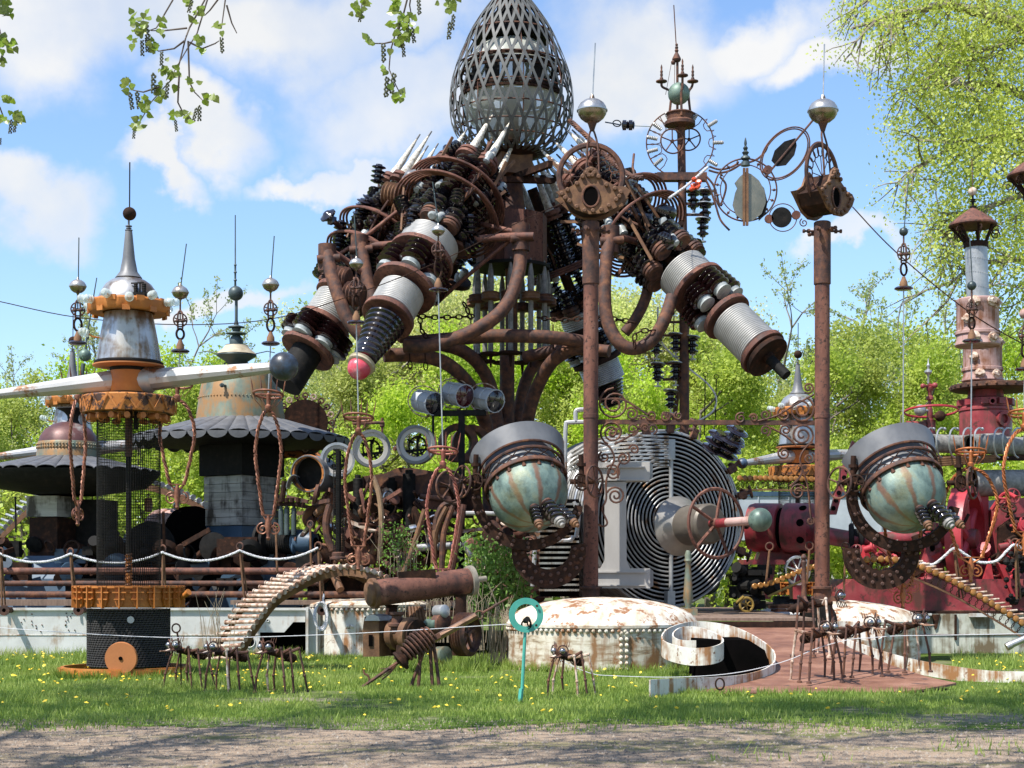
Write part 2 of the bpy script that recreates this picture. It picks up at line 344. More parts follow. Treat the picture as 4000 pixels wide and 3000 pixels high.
deck_m = M('deck_board', [(0.3, (0.13, 0.085, 0.06)), (0.6, (0.22, 0.15, 0.11))], 3, 0.85, 0, 0.3, (6, 0.5, 1))
ramp_m = M('rusty_plate', [(0.3, (0.13, 0.055, 0.034)), (0.5, (0.225, 0.105, 0.066)), (0.72, (0.32, 0.17, 0.115))], 1.6, 0.6, 0.1, 0.2, (1, 1.6, 1), spots=((0.10, 0.06, 0.05), 0.38, 3))
yellow = M('yellow_paint', [(0.3, (0.22, 0.14, 0.03)), (0.7, (0.38, 0.26, 0.06))], 3, 0.5, 0, 0.05)
redball = M('pink_red_lamp', [(0.35, (0.45, 0.035, 0.05)), (0.55, (0.55, 0.07, 0.10)), (0.7, (0.72, 0.30, 0.33))], 2.5, 0.35, 0, 0.04)
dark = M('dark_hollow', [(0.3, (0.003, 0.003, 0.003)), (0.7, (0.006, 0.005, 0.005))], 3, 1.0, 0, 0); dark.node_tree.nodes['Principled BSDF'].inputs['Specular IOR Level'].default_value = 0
eyeglass = M('dark_lens', [(0.3, (0.008, 0.009, 0.012)), (0.7, (0.014, 0.014, 0.018))], 3, 0.06, 0, 0, coat=0.8)
redlens = M('dark_red_lens', [(0.3, (0.04, 0.006, 0.01)), (0.7, (0.06, 0.008, 0.014))], 3, 0.06, 0, 0, coat=0.8)
ballblue = M('worn_blue_ball', [(0.35, (0.016, 0.018, 0.022)), (0.5, (0.035, 0.042, 0.055)), (0.62, (0.045, 0.085, 0.15)), (0.75, (0.15, 0.17, 0.19))], 3.5, 0.4, 0, 0.1)
trailer_m = M('trailer_white', [(0.3, (0.34, 0.37, 0.41)), (0.7, (0.46, 0.49, 0.53))], 1.5, 0.5, 0, 0.05)
scrap_silver = M('scrap_chrome', [(0.3, (0.30, 0.29, 0.28)), (0.6, (0.62, 0.61, 0.60))], 8, 0.25, 0.85, 0.05)
bark = M('bark', [(0.3, (0.07, 0.055, 0.045)), (0.6, (0.15, 0.125, 0.105))], 5, 0.9, 0, 0.6, (1, 1, 0.3))
bark_pale = M('pale_bark', [(0.3, (0.16, 0.13, 0.10)), (0.6, (0.27, 0.24, 0.20))], 5, 0.9, 0, 0.4, (1, 1, 0.3))
drystem = M('dry_stem', [(0.3, (0.22, 0.17, 0.11)), (0.7, (0.38, 0.31, 0.22))], 9, 0.9, 0, 0)
def leafmat(name, cols, trans=0.45, scale=0.6, rough=0.5):
    m, nt, b = newmat(name)
    n1 = noise(nt, scale, 3, 0.6); n2 = noise(nt, 9, 2, 0.6)
    g = nt.nodes.new('ShaderNodeMath'); g.operation = 'MULTIPLY_ADD'; nt.links.new(n2, g.inputs[0]); g.inputs[1].default_value = 0.8; nt.links.new(n1, g.inputs[2])
    g2 = nt.nodes.new('ShaderNodeMath'); g2.operation = 'SUBTRACT'; nt.links.new(g.outputs[0], g2.inputs[0]); g2.inputs[1].default_value = 0.4
    c = ramp(nt, g2.outputs[0], cols)
    oi = nt.nodes.new('ShaderNodeObjectInfo'); hs = nt.nodes.new('ShaderNodeHueSaturation')
    for sk, lo, hi in (('Hue', .488, .512), ('Value', 1.02, 1.45), ('Saturation', .85, 1.05)):
        mr = nt.nodes.new('ShaderNodeMapRange'); mr.inputs[3].default_value = lo; mr.inputs[4].default_value = hi; nt.links.new(oi.outputs['Random'], mr.inputs[0]); nt.links.new(mr.outputs[0], hs.inputs[sk])
    nt.links.new(c, hs.inputs['Color']); c = hs.outputs[0]
    nt.links.new(c, b.inputs['Base Color']); b.inputs['Roughness'].default_value = rough
    tr = nt.nodes.new('ShaderNodeBsdfTranslucent'); nt.links.new(c, tr.inputs['Color'])
    ms = nt.nodes.new('ShaderNodeMixShader'); ms.inputs[0].default_value = trans
    nt.links.new(b.outputs[0], ms.inputs[1]); nt.links.new(tr.outputs[0], ms.inputs[2]); nt.links.new(ms.outputs[0], nt.nodes['Material Output'].inputs['Surface'])
    MT[name] = m
    return m
leaf_wood = leafmat('spring_leaf', [(0.3, (0.25, 0.34, 0.035)), (0.5, (0.37, 0.45, 0.05)), (0.7, (0.46, 0.52, 0.10))], 0.6)
leaf_gold = leafmat('golden_spring_leaf', [(0.3, (0.34, 0.38, 0.09)), (0.5, (0.48, 0.50, 0.16)), (0.7, (0.58, 0.58, 0.26))], 0.55)
leaf_pale = leafmat('sparse_spring_leaf', [(0.3, (0.26, 0.34, 0.09)), (0.7, (0.42, 0.48, 0.18))], 0.5)
leaf_cotton = leafmat('cottonwood_leaf', [(0.3, (0.31, 0.37, 0.05)), (0.5, (0.44, 0.49, 0.08)), (0.7, (0.52, 0.54, 0.16))], 0.55)
leaf_near = leafmat('near_poplar_leaf', [(0.3, (0.15, 0.22, 0.02)), (0.7, (0.24, 0.32, 0.045))], 0.5, 4, 0.35)
leaf_bush = leafmat('bush_leaf', [(0.3, (0.10, 0.24, 0.02)), (0.7, (0.18, 0.36, 0.04))], 0.45)
grass_m = leafmat('grass_blade', [(0.25, (0.12, 0.19, 0.028)), (0.5, (0.21, 0.285, 0.045)), (0.75, (0.31, 0.35, 0.09))], 0.4, 0.5, 0.55)
petal = leafmat('dandelion_petal', [(0.3, (0.80, 0.55, 0.02)), (0.7, (0.88, 0.66, 0.03))], 0.3, 4)
# clear thick glass and the cloudy plastic of the egg's bowls
def glassmat(name, col, rough, solid):
    m, nt, b = newmat(name)
    b.inputs['Base Color'].default_value = (*col, 1); b.inputs['Roughness'].default_value = rough
    tr = nt.nodes.new('ShaderNodeBsdfTransparent'); tr.inputs['Color'].default_value = (0.9, 0.94, 0.93, 1)
    ms = nt.nodes.new('ShaderNodeMixShader'); ms.inputs[0].default_value = solid
    nt.links.new(tr.outputs[0], ms.inputs[1]); nt.links.new(b.outputs[0], ms.inputs[2]); nt.links.new(ms.outputs[0], nt.nodes['Material Output'].inputs['Surface'])
    return m
bowl_m = glassmat('clouded_bowl', (0.62, 0.64, 0.58), 0.22, 0.62)
insul_glass = glassmat('clear_glass', (0.66, 0.72, 0.70), 0.05, 0.5)
# ---------------------------------------------------------------- the setting: ground, drive, lawn, woods
def sheet(name, pts, z, mat):
    me = bpy.data.meshes.new(name); me.from_pydata([(x, y, z) for x, y in pts], [], [tuple(range(len(pts)))]); me.materials.append(mat)
    o = bpy.data.objects.new(name, me); COL.objects.link(o); o['kind'] = 'structure'
    return o
def groundmat(name, stops, stops2, scale, scale2, f0, f1, bmp):
    m, nt, b = newmat(name)
    c1 = ramp(nt, noise(nt, scale, 8, 0.75), stops); c2 = ramp(nt, noise(nt, scale * 0.7, 8, 0.75, (1, 1, 1), (5, 3, 1)), stops2)
    f = ramp(nt, noise(nt, scale2, 6, 0.65, (0.45, 1, 1), (2, 8, 0)), [(f0, (0, 0, 0)), (f1, (1, 1, 1))])
    nt.links.new(mixc(nt, f, c1, c2), b.inputs['Base Color']); b.inputs['Roughness'].default_value = 0.95
    b.inputs['Specular IOR Level'].default_value = 0.15
    bump(nt, b, noise(nt, scale * 1.5, 8, 0.8), bmp, 0.03)
    return m
soil = groundmat('soil', [(0.3, (0.06, 0.08, 0.02)), (0.7, (0.11, 0.14, 0.035))], [(0.3, (0.10, 0.09, 0.05)), (0.7, (0.17, 0.15, 0.09))], 7, 0.5, 0.5, 0.7, 0.5)
lawn_m = groundmat('lawn_soil', [(0.3, (0.050, 0.085, 0.012)), (0.7, (0.095, 0.145, 0.022))], [(0.3, (0.15, 0.13, 0.08)), (0.7, (0.28, 0.25, 0.18))], 9, 0.55, 0.52, 0.66, 0.5)
gravel_m = groundmat('gravel', [(0.25, (0.19, 0.137, 0.095)), (0.5, (0.33, 0.247, 0.178)), (0.8, (0.48, 0.375, 0.29))], [(0.3, (0.10, 0.12, 0.035)), (0.7, (0.19, 0.19, 0.075))], 24, 0.85, 0.52, 0.66, 0.7)
sheet('ground', [(-260, -60), (260, -60), (260, 420), (-260, 420)], -0.008, soil)
sheet('gravel_drive', [(-60, -20), (60, -20), (60, 18.6), (-60, 18.6)], -0.004, gravel_m)
edge = [(x, 16.7 + 0.35 * math.sin(x * 0.9) + 0.22 * math.sin(x * 2.3 + 1) + 0.3 * R.random()) for x in np.arange(-45, 45.1, 0.22)]
sheet('lawn', edge + [(45, 60), (-45, 60)], 0.0, lawn_m)

# ground that is covered by the sculptures' own floors grows no grass
def covered(x, y):
    px = 2000 + x / y * F; py = HZ + CZ * F / y
    if y > 31.3 and px < 1450: return True
    if 2020 < px < 2720 and y > 26.1: return True
    if 2690 < px < 3720 and y > 21.3 + max(0, (2900 - px)) * 0.004: return True
    if 3180 < px < 3560 and y > 28.8: return True
    if y > 31.5 and px > 3500: return True
    if y > 32.0: return True
    return False
rg = np.random.default_rng(5)
def lawn_noise(x, y): return math.sin(x * 0.8 + 1.3 * math.sin(y * 0.7)) + math.sin(y * 1.1 + 1.7 * math.sin(x * 0.53 + 2)) + 0.6 * math.sin(2.3 * x + 1.1 * y) + 0.5 * math.sin(1.9 * y - 3.1 * x)
V = []; Nb = 0
for i in range(400000):
    y = 13.6 + (33.0 - 13.6) * rg.random() ** 1.0; hw = 0.43 * y
    x = rg.uniform(-hw, hw)
    fade = (y - 16.3 - 0.35 * lawn_noise(x * 0.7, y)) / 2.6
    n = lawn_noise(x, y)
    if fade < rg.random() and not (n > 1.5 and rg.random() < .025): continue
    if covered(x, y): continue
    if n < -1.1 and rg.random() < 0.85: continue
    h = (0.03 + 0.045 * rg.random() + 0.022 * max(n, 0)) * (1.0 if y > 19.5 else 0.75)
    if y > 26 and rg.random() < 0.25: h *= 1.8
    if rg.random() < 0.02: h *= 2.0
    a = rg.uniform(0, 6.283); w = 0.006 + 0.006 * rg.random(); lx, ly = rg.normal(0, 0.35, 2) * h
    V.append((x - w * math.cos(a), y - w * math.sin(a), -0.01)); V.append((x + w * math.cos(a), y + w * math.sin(a), -0.01)); V.append((x + lx, y + ly, h))
def tuft(x, y, h):
    for _ in range(5):
        a = rg.uniform(0, 6.283); w = .008; hh = h * rg.uniform(.5, 1.2); lx, ly = rg.normal(0, .35, 2) * hh
        V.extend([(x - w * math.cos(a), y - w * math.sin(a), -.01), (x + w * math.cos(a), y + w * math.sin(a), -.01), (x + lx, y + ly, hh)])
for i in range(1500):
    k = i % 6; u = rg.random(); a = rg.uniform(PI, 2 * PI)
    if k == 0: tuft(rg.uniform(-10.5, -4.2), 31.45 - .2 * rg.random(), .20)
    elif k == 1: tuft(1.58 + math.cos(a) * (1.70 + .1 * u), 27.75 + math.sin(a) * (1.70 + .1 * u), .17)
    elif k == 2: tuft(-6.18 + math.cos(a) * 1.06, 25.2 + math.sin(a) * 1.06, .16)
    elif k == 3: tuft(rg.uniform(-2.6, -.4), 26.0 + .6 * u, .24)
    elif k == 4: tuft(rg.uniform(1.7, 6.0), 21.05 + .2 * u + (0 if rg.random() < .7 else -.2), .12)
    else: tuft(rg.uniform(-5.5, -2.5), 22.0 + 1.0 * u, .14)
V = np.array(V); g = bpy.data.objects.new('grass', fast_mesh('grass', V, np.arange(len(V)).reshape(-1, 3), grass_m, 3)); COL.objects.link(g); g['kind'] = 'stuff'
# dandelions: a flat rosette of petals on a thin stalk
dv = []; df = []
cnt = 0
while cnt < 560:
    y = 17.2 + 15 * rg.random() ** 0.8; x = rg.uniform(-0.42 * y, 0.42 * y)
    if covered(x, y): continue
    px = 2000 + x / y * F
    dens = 1.0 if (px < 1300 and y > 22) or (px > 3500 and y > 24) else 0.45
    if rg.random() > dens: continue
    cnt += 1
    h = rg.uniform(0.05, 0.12); r = rg.uniform(0.018, 0.034); tx, ty = rg.normal(0, 0.3, 2); o = len(dv)
    for k in range(10):
        a = k * 0.6283; rr = r * (1 if k % 2 else 0.72)
        dv.append((x + rr * math.cos(a), y + rr * math.sin(a), h + rr * (tx * math.cos(a) + ty * math.sin(a)) - 0.004))
    dv.append((x, y, h + 0.012))
    for k in range(10): df.append((o + k, o + (k + 1) % 10, o + 10))
d = bpy.data.objects.new('dandelions', fast_mesh('dandelions', np.array(dv), np.array(df), petal, 3)); COL.objects.link(d); d['kind'] = 'stuff'

# loose stones and dry leaves on the drive
sv = []; sf = []
for i in range(11000):
    y = rg.uniform(12.6, 17.6); x = rg.uniform(-0.36 * y, 0.36 * y); r = rg.uniform(0.006, 0.02) * (1 if rg.random() < 0.93 else 1.8); o = len(sv); a = rg.uniform(0, 6)
    for k in range(4): sv.append((x + r * math.cos(a + k * 1.57) * rg.uniform(0.7, 1.2), y + r * math.sin(a + k * 1.57) * rg.uniform(0.7, 1.2), -0.006))
    sv.append((x, y, r * 0.7)); sf += [(o, o + 1, o + 4), (o + 1, o + 2, o + 4), (o + 2, o + 3, o + 4), (o + 3, o, o + 4)]
stone_m = M('stone', [(0.3, (0.08, 0.062, 0.05)), (0.5, (0.20, 0.16, 0.125)), (0.7, (0.38, 0.33, 0.27))], 13, 1.0, 0, 0)
d = bpy.data.objects.new('pebbles', fast_mesh('pebbles', np.array(sv), np.array(sf), stone_m, 3)); COL.objects.link(d); d['kind'] = 'stuff'

# leaf quads scattered round clump centres
def leaves(cent, n, spread, size, rng, droop=0.0, sz=(1, 1, 1)):
    cent = np.asarray(cent); m = len(cent)
    c = cent[rng.integers(0, m, n)] + rng.normal(0, 1, (n, 3)) * np.asarray(spread) * np.asarray(sz)
    a = rng.normal(0, 1, (n, 3)); a /= np.linalg.norm(a, axis=1)[:, None]
    b = rng.normal(0, 1, (n, 3)); b[:, 2] -= droop; b -= a * (a * b).sum(1)[:, None]; b /= np.linalg.norm(b, axis=1)[:, None] + 1e-9
    s = size * rng.uniform(0.55, 1.2, (n, 1))
    v = np.stack([c - b * s * 0.5, c + a * s * 0.34, c + b * s * 0.6, c - a * s * 0.34], 1)
    return v.reshape(-1, 3)
def leaf_obj(name, v, mat, parent=None):
    if parent: v = v - np.array(ORG[parent.name])
    o = bpy.data.objects.new(name, fast_mesh(name, v, np.arange(len(v)).reshape(-1, 4), mat, 4)); COL.objects.link(o)
    if parent: o.parent = parent; ORG[o.name] = ORG[parent.name]
    return o
def limb(mb, a, d, L, r, depth, tips, rnd, spread=0.7, up=0.25, n=5):
    pts = [Vector(a)]; dd = Vector(d).normalized(); k = 4
    for i in range(k):
        dd = (dd + Vector((rnd.gauss(0, .16), rnd.gauss(0, .16), rnd.gauss(0, .12) + up * 0.25))).normalized()
        pts.append(pts[-1] + dd * (L / k))
    mb.tube(pts, [r * (1 - 0.55 * i / k) for i in range(k + 1)], n, cap=False)
    if depth == 0:
        tips.extend([tuple(p) for p in pts[2:]]); return
    for j in range(rnd.choice((2, 3, 3))):
        q = pts[rnd.choice((2, 3, 4, 4))]
        nd = (dd + Vector((rnd.gauss(0, spread), rnd.gauss(0, spread), rnd.gauss(up, spread * 0.6)))).normalized()
        limb(mb, q, nd, L * rnd.uniform(0.6, 0.8), r * 0.5, depth - 1, tips, rnd, spread, up, max(3, n - 1))
def proto_tree(seed, h, wide, nleaf, leafm, barkm, lsize, crown0, stems=1, spread_=0.36):
    rnd = random.Random(seed); rng = np.random.default_rng(seed)
    t = T('woodland_tree', (0, 0, 0), 'x', 'tree')
    tips = []; mb = MB()
    for sidx in range(stems):
        lean = Vector((rnd.gauss(0, .12), rnd.gauss(0, .1), 1)).normalized() if stems > 1 else Vector((rnd.gauss(0, .05), 0, 1))
        base = Vector((rnd.gauss(0, .3), rnd.gauss(0, .3), -0.2)) if stems > 1 else Vector((0, 0, -0.2))
        pts = [base]
        for i in range(7): pts.append(pts[-1] + (lean + Vector((rnd.gauss(0, .1), rnd.gauss(0, .1), 0))) * (h * 0.8 / 7))
        mb.tube(pts, [0.020 * h * (1 - 0.8 * i / 7) / (stems ** 0.4) for i in range(8)], 7, cap=False)
        for i in range(9 if stems == 1 else 6):
            k = rnd.uniform(crown0, 1.0) * 7; p = pts[min(6, int(k))].lerp(pts[min(7, int(k) + 1)], k % 1)
            a = rnd.uniform(0, 6.28); w = wide * rnd.uniform(0.25, 0.5)
            limb(mb, p, Vector((math.cos(a), math.sin(a), rnd.uniform(0.2, 0.9))), w, 0.006 * h, 2, tips, rnd)
    mb.build('trunk', barkm, t, ang=80)
    leaf_obj('crown', leaves(tips, nleaf, spread_, lsize, rng), leafm, t)
    return t
PR = [proto_tree(11, 11, 5.5, 22000, leaf_wood, bark, 0.155, 0.18),
      proto_tree(12, 10.5, 6.0, 22000, leaf_wood, bark, 0.155, 0.15, 2),
      proto_tree(13, 12, 6, 18000, leaf_gold, bark_pale, 0.14, 0.2, 2),
      proto_tree(14, 12, 6, 9000, leaf_pale, bark_pale, 0.13, 0.35, 3, 0.10),
      proto_tree(15, 12, 5, 16000, leaf_gold, bark_pale, 0.14, 0.2, 1)]
KIND = ['bushy bright green tree', 'broad twin-stemmed green tree', 'golden green tree', 'thin half-bare tree', 'slender golden green tree']
HT = [11, 10.5, 12, 12, 12]
used = set()
FOREST = []
for i, px in enumerate(range(-330, 4500, 240)):      # front row, dense
    FOREST.append((px + R.uniform(-60, 60), 66 + R.uniform(-3, 3), 0 if i % 2 else 1, R.uniform(1530, 1610) if px < 500 else R.uniform(1500, 1560) if px < 1350 else R.uniform(1350, 1430)))
for i, px in enumerate(range(-200, 4500, 300)):      # second row, taller
    gold = 1500 < px < 2700
    FOREST.append((px + R.uniform(-60, 60), 75 + R.uniform(-3, 3), (2 if i % 2 else 4) if gold else R.choice((0, 1)), 1540 + R.uniform(-20, 40) if px < 400 else 1450 + R.uniform(-20, 50) if px < 1300 else (1130 if gold else 1340) + R.uniform(-30, 40)))
for px, top in ((60, 1490), (330, 1430), (520, 1400), (760, 1260), (900, 1330), (1180, 1290), (1330, 1330), (1480, 1260), (2650, 1270), (2820, 1340), (3130, 1180), (3330, 1160), (3560, 1230)):
    FOREST.append((px, 84 + R.uniform(-3, 3), 3, top))
for px, top in ((1700, 1090), (1880, 1050), (2420, 1090), (2560, 1160), (2230, 1060)):
    FOREST.append((px, 80 + R.uniform(-2, 2), 2 if px % 40 else 4, top))
WHERE = {}
for i, (px, Y, k, top) in enumerate(FOREST):
    loc = P(px, HZ, Y); loc.z = 0; hh = CZ + (HZ - top) / F * Y
    lm = [(-120, 'past the picture edge beyond the barge'), (150, 'behind the wavy umbrella roof'), (420, 'behind the purplish bell'), (640, 'behind the orange column'), (860, 'between the two bells'), (1080, 'behind the verdigris bell'), (1300, 'behind the toothed spool wheel'), (1500, 'behind the round portholes'),
          (1760, 'behind the signal lamps'), (1990, 'behind the egg tower mast'), (2230, 'behind the bent pipe legs'), (2450, 'behind the coil pillar'), (2700, 'behind the slim mast'), (2900, 'behind the coil drum rim'), (3120, 'behind the third orange column'), (3330, 'behind the sideways-headed pillar'), (3560, 'behind the second ball eye'), (3760, 'behind the governor'), (4000, 'behind the grey smokestack'), (9999, 'beyond the cut-off smokestack')]
    side = min(lm, key=lambda q: abs(q[0] - px))[1] if px < 4150 else lm[-1][1]
    row = 'front row' if Y < 70 else 'middle row' if Y < 78.5 else 'back row'
    n = WHERE[(k, side, row)] = WHERE.get((k, side, row), 0) + 1
    lab = '%s, %s, %s%s' % (KIND[k], row, side, ('', '', ', its taller twin', ', its third companion', ', its fourth companion')[min(n, 4)])
    if k in used: o = dup(PR[k], loc, R.uniform(0, 6.28), hh / HT[k], lab, 'trees of the woods behind')
    else:
        o = PR[k]; used.add(k); o.location = loc; o.rotation_euler.z = R.uniform(0, 6.28); s_ = hh / HT[k]; o.scale = (s_,) * 3; o['label'] = lab; o['group'] = 'trees of the woods behind'
# undergrowth along the foot of the woods
rng = np.random.default_rng(3)
cent = np.stack([rng.uniform(-30, 30, 500), rng.uniform(58, 66, 500), rng.uniform(0.3, 5.2, 500)], 1)
o = leaf_obj('undergrowth', leaves(cent, 26000, 0.75, 0.26, rng), leaf_wood); o['kind'] = 'stuff'

# the big cottonwood at the right, its boughs drooping into the picture
ct = T('cottonwood_tree', P(4450, HZ, 46) * 1.0, 'tall yellow-green cottonwood drooping over the red machines', 'tree')
ct.location.z = 0; ORG[ct.name] = Vector(ct.location)
rnd = random.Random(21); rng = np.random.default_rng(21)
tr = MB(); tips = []
bx = ct.location.x
tr.tube([(bx, 46, -0.2), (bx + .1, 46, 4), (bx - .2, 46.2, 9), (bx - .6, 46, 14), (bx - .5, 46, 19), (bx, 46, 23)], [0.7, 0.6, 0.5, 0.4, 0.25, 0.1], 12)
bl = MB()
for pts, r in (([(4440, 330), (4150, 170), (3900, 70), (3700, 15), (3480, 60), (3330, 110)], .24), ([(4440, 700), (4100, 420), (3900, 330), (3700, 330), (3600, 285)], .2), ([(4440, 950), (4150, 600), (3950, 520), (3750, 560), (3600, 640)], .17),
               ([(4440, 1100), (4200, 850), (4000, 760), (3800, 830), (3680, 930)], .17), ([(4430, 1300), (4200, 1080), (4000, 1010), (3800, 1030), (3700, 1120)], .15), ([(4440, 200), (4250, -100), (3950, -150), (3600, -120), (3400, -20)], .25), ([(4440, 500), (4250, 250), (4050, 150), (3850, 190), (3640, 330)], .14)):
    q = [P(x, y, 46 + rnd.uniform(-2, 1.5)) for x, y in pts]
    bl.tube(q, [r * (1 - .8 * i / (len(q) - 1)) for i in range(len(q))], 7, cap=False)
    for j in range(1, len(q)):
        for m in range(7):
            p = q[j - 1].lerp(q[j], rnd.random())
            limb(bl, p, Vector((rnd.gauss(-.4, .6), rnd.gauss(0, .6), rnd.gauss(-.1, .45))), rnd.uniform(.8, 1.8), .05, 1, tips, rnd, .7, -0.25, 4)
def edge_x(py): return np.interp(py, [-200, 0, 180, 230, 350, 500, 700, 900, 1050, 1200, 1330], [3280, 3240, 3400, 3470, 3440, 3450, 3520, 3560, 3580, 3640, 3760])
cl = []
while len(cl) < 700:
    py = rnd.uniform(-220, 1330); px = rnd.uniform(3230, 4350)
    if px < edge_x(py) + abs(rnd.gauss(0, 25)): continue
    if rnd.random() > min(1, 0.30 + (px - edge_x(py)) / 480): continue
    if py > 700 and rnd.random() < (py - 700) / 1000: continue
    cl.append(tuple(P(px, py, rnd.uniform(42, 50))))
tr.build('trunk', bark_pale, ct, ang=80); bl.build('bough', bark_pale, ct, ang=80)
leaf_obj('crown', np.concatenate([leaves(tips, 18000, .20, .095, rng, .6), leaves(cl, 56000, .30, .115, rng, .6, (1, 1, 1.35))]), leaf_cotton, ct)

# the poplar beside the camera: trunk out of the picture on the left, its boughs overhead shade the drive
pt_ = T('poplar_tree', (-9.4, 6.0, 0), 'near poplar whose leafy twigs with dark catkins hang in from above', 'tree')
rnd = random.Random(8); rng = np.random.default_rng(8)
tr = MB(); tips = []
tr.tube([(-9.4, 6.0, -.2), (-9.3, 6.1, 3), (-9.2, 6.2, 6), (-9.2, 6.3, 9.5), (-9.4, 6.4, 13)], [.55, .46, .38, .27, .12], 12)
tr.build('trunk', bark, pt_, ang=80)
bl = MB()
for a, b, h, r in (((-9.2, 6.2, 5.2), (1.2, 8.6, 5.9), .5, .09), ((-9.2, 6.2, 7.5), (3.5, 10.5, 9.2), .8, .09), ((-9.2, 6.2, 8.0), (-6.5, 16.5, 9.8), .5, .09), ((-9.2, 6.2, 8.4), (-2.5, 15.2, 9.9), .6, .08), ((-2.5, 15.2, 9.9), (4.5, 16.2, 10.6), .3, .07), ((-4, 13.5, 10), (2, 13.8, 10.2), .3, .07), ((-9.2, 6.2, 9), (-13, 15.5, 10.8), .6, .09),
                  ((-9.2, 6.2, 9.6), (5.8, 9.2, 10.4), 1.0, .08), ((-9.2, 6.2, 9.2), (-14, 9, 11), .5, .1), ((-9.2, 6.2, 10), (0.2, 12.6, 10.6), .8, .08), ((-9.2, 6.2, 8.8), (-10.5, 18, 10.2), .5, .09)):
    a = Vector(a); b = Vector(b); q = []
    for i in range(8):
        u = i / 7; p = a.lerp(b, u); p.z += h * math.sin(PI * u); q.append(p + Vector((rnd.gauss(0, .12), rnd.gauss(0, .12), rnd.gauss(0, .06))))
    bl.tube(q, [r * (1 - .75 * i / 7) for i in range(8)], 7, cap=False)
    if b.z < 6.5: continue
    for j in range(34):
        p = q[0].lerp(q[-1], rnd.uniform(.22, 1)); k = min(6, int(rnd.uniform(.22, 1) * 7)); p = q[k].lerp(q[k + 1], rnd.random())
        limb(bl, p, Vector((rnd.gauss(.2, .7), rnd.gauss(.1, .7), rnd.gauss(.5, .3))), rnd.uniform(.7, 1.5), .03, 1, tips, rnd, .7, .25, 4)
bl.build('bough', bark, pt_, ang=80)
tips = [p for p in tips if p[2] > 2.6 + 0.37 * p[1] and (p[1] > 12.2 or rnd.random() < .5)]
leaf_obj('crown', leaves(tips, 29000, .28, .15, rng), leaf_near, pt_)
# the hanging twigs, each leaf and each catkin its own piece
lf = MB(); heart = [(0, 0), (.30, -.06), (.52, .12), (.50, .42), (.28, .70), (0, 1.08), (-.28, .70), (-.50, .42), (-.52, .12), (-.30, -.06)]
lf.add([Vector((x, .10 * abs(x), z)) for x, z in heart], [(0, 1, 2, 3, 4, 5), (0, 5, 6, 7, 8, 9)])
leaf_me = lf.mesh('leaf', False); leaf_me.materials.append(leaf_near)
ck = MB()
for i in range(12):
    for k in range(2): ck.ball((.10 * math.cos(i * 2.1 + k * 3), .10 * math.sin(i * 2.1 + k * 3), -i / 11.0), .075, 5, 3)
ck_me = ck.mesh('catkin'); cat_m = M('catkin_scale', [(0.3, (0.05, 0.06, 0.03)), (0.7, (0.11, 0.12, 0.06))], 20, 0.8, 0, 0); ck_me.materials.append(cat_m)
YN = 8.3
def twig_group(lines, spots, catk):
    mb = MB()
    for ln in lines: mb.pt(YN, [(x, y, (i * 37 % 11) * .01) for i, (x, y) in enumerate(ln)], [max(1.6, 4.2 - 2.2 * i / (len(ln) - 1)) for i in range(len(ln))], 5)
    br = mb.build('hanging_branch', bark, pt_)
    for (x, y, n, r) in spots:
        for k in range(int(n * 1.6 + .5)):
            px = x + rnd.gauss(0, r); py = y + rnd.gauss(0, r)
            dz = Vector((rnd.gauss(0, .5), rnd.gauss(0, .7), -1 if rnd.random() < .75 else .4)).normalized()
            inst(leaf_me, 'leaf', br, place(P(px, py - 14, YN + rnd.uniform(-.05, .05)), dz.cross(VX).cross(dz) if False else Vector((rnd.gauss(0, .5), -1, rnd.gauss(0, .6))), S(rnd.uniform(19, 32), YN), rnd.uniform(0, 6.28)) @ Matrix.Rotation(PI / 2, 4, 'X'))
    for (x, y, L) in catk:
        inst(ck_me, 'catkin', br, place(P(x, y, YN), Vector((rnd.gauss(0, .12), rnd.gauss(0, .05), 1)), S(L, YN)))
twig_group([[(760, -260), (800, 0), (740, 110), (725, 150), (690, 290), (615, 370), (590, 400), (550, 470)], [(815, -260), (810, 0), (770, 130), (720, 210), (680, 280)], [(650, -260), (675, 0), (640, 60), (610, 110), (580, 120)], [(730, 110), (640, 120), (590, 120)], [(720, 160), (680, 190), (620, 200), (590, 185)],
            [(735, 160), (740, 320), (760, 360), (800, 400)], [(700, 290), (695, 400), (720, 450), (745, 470)], [(620, 340), (560, 360), (510, 350)], [(890, -260), (880, 0), (865, 110)], [(885, 20), (905, 90), (925, 130)], [(740, 165), (790, 190), (840, 170), (855, 160)], [(880, -40), (820, 40), (800, 60)]],
           [(540, 95, 9, 22), (545, 130, 5, 14), (530, 165, 4, 10), (595, 185, 4, 14), (630, 110, 3, 10), (650, 300, 9, 24), (690, 300, 4, 16), (490, 345, 4, 10), (560, 415, 6, 16), (575, 445, 3, 8), (630, 395, 5, 14), (690, 465, 5, 14), (735, 480, 3, 10), (540, 500, 5, 14), (750, 340, 4, 14), (820, 400, 5, 14), (740, 20, 4, 12), (775, 70, 4, 14), (760, 100, 2, 8), (858, 125, 4, 10), (770, 175, 4, 14), (785, 195, 2, 6), (595, 210, 2, 6), (635, 140, 2, 8), (510, 375, 2, 7)],
           [(555, 160, 55), (572, 150, 50), (632, 205, 50), (600, 290, 70), (508, 365, 60), (535, 360, 62), (865, 150, 55), (780, 415, 55), (768, 425, 50), (525, 500, 40), (685, 470, 42), (655, 325, 55), (570, 95, 70), (750, 0, 50)])
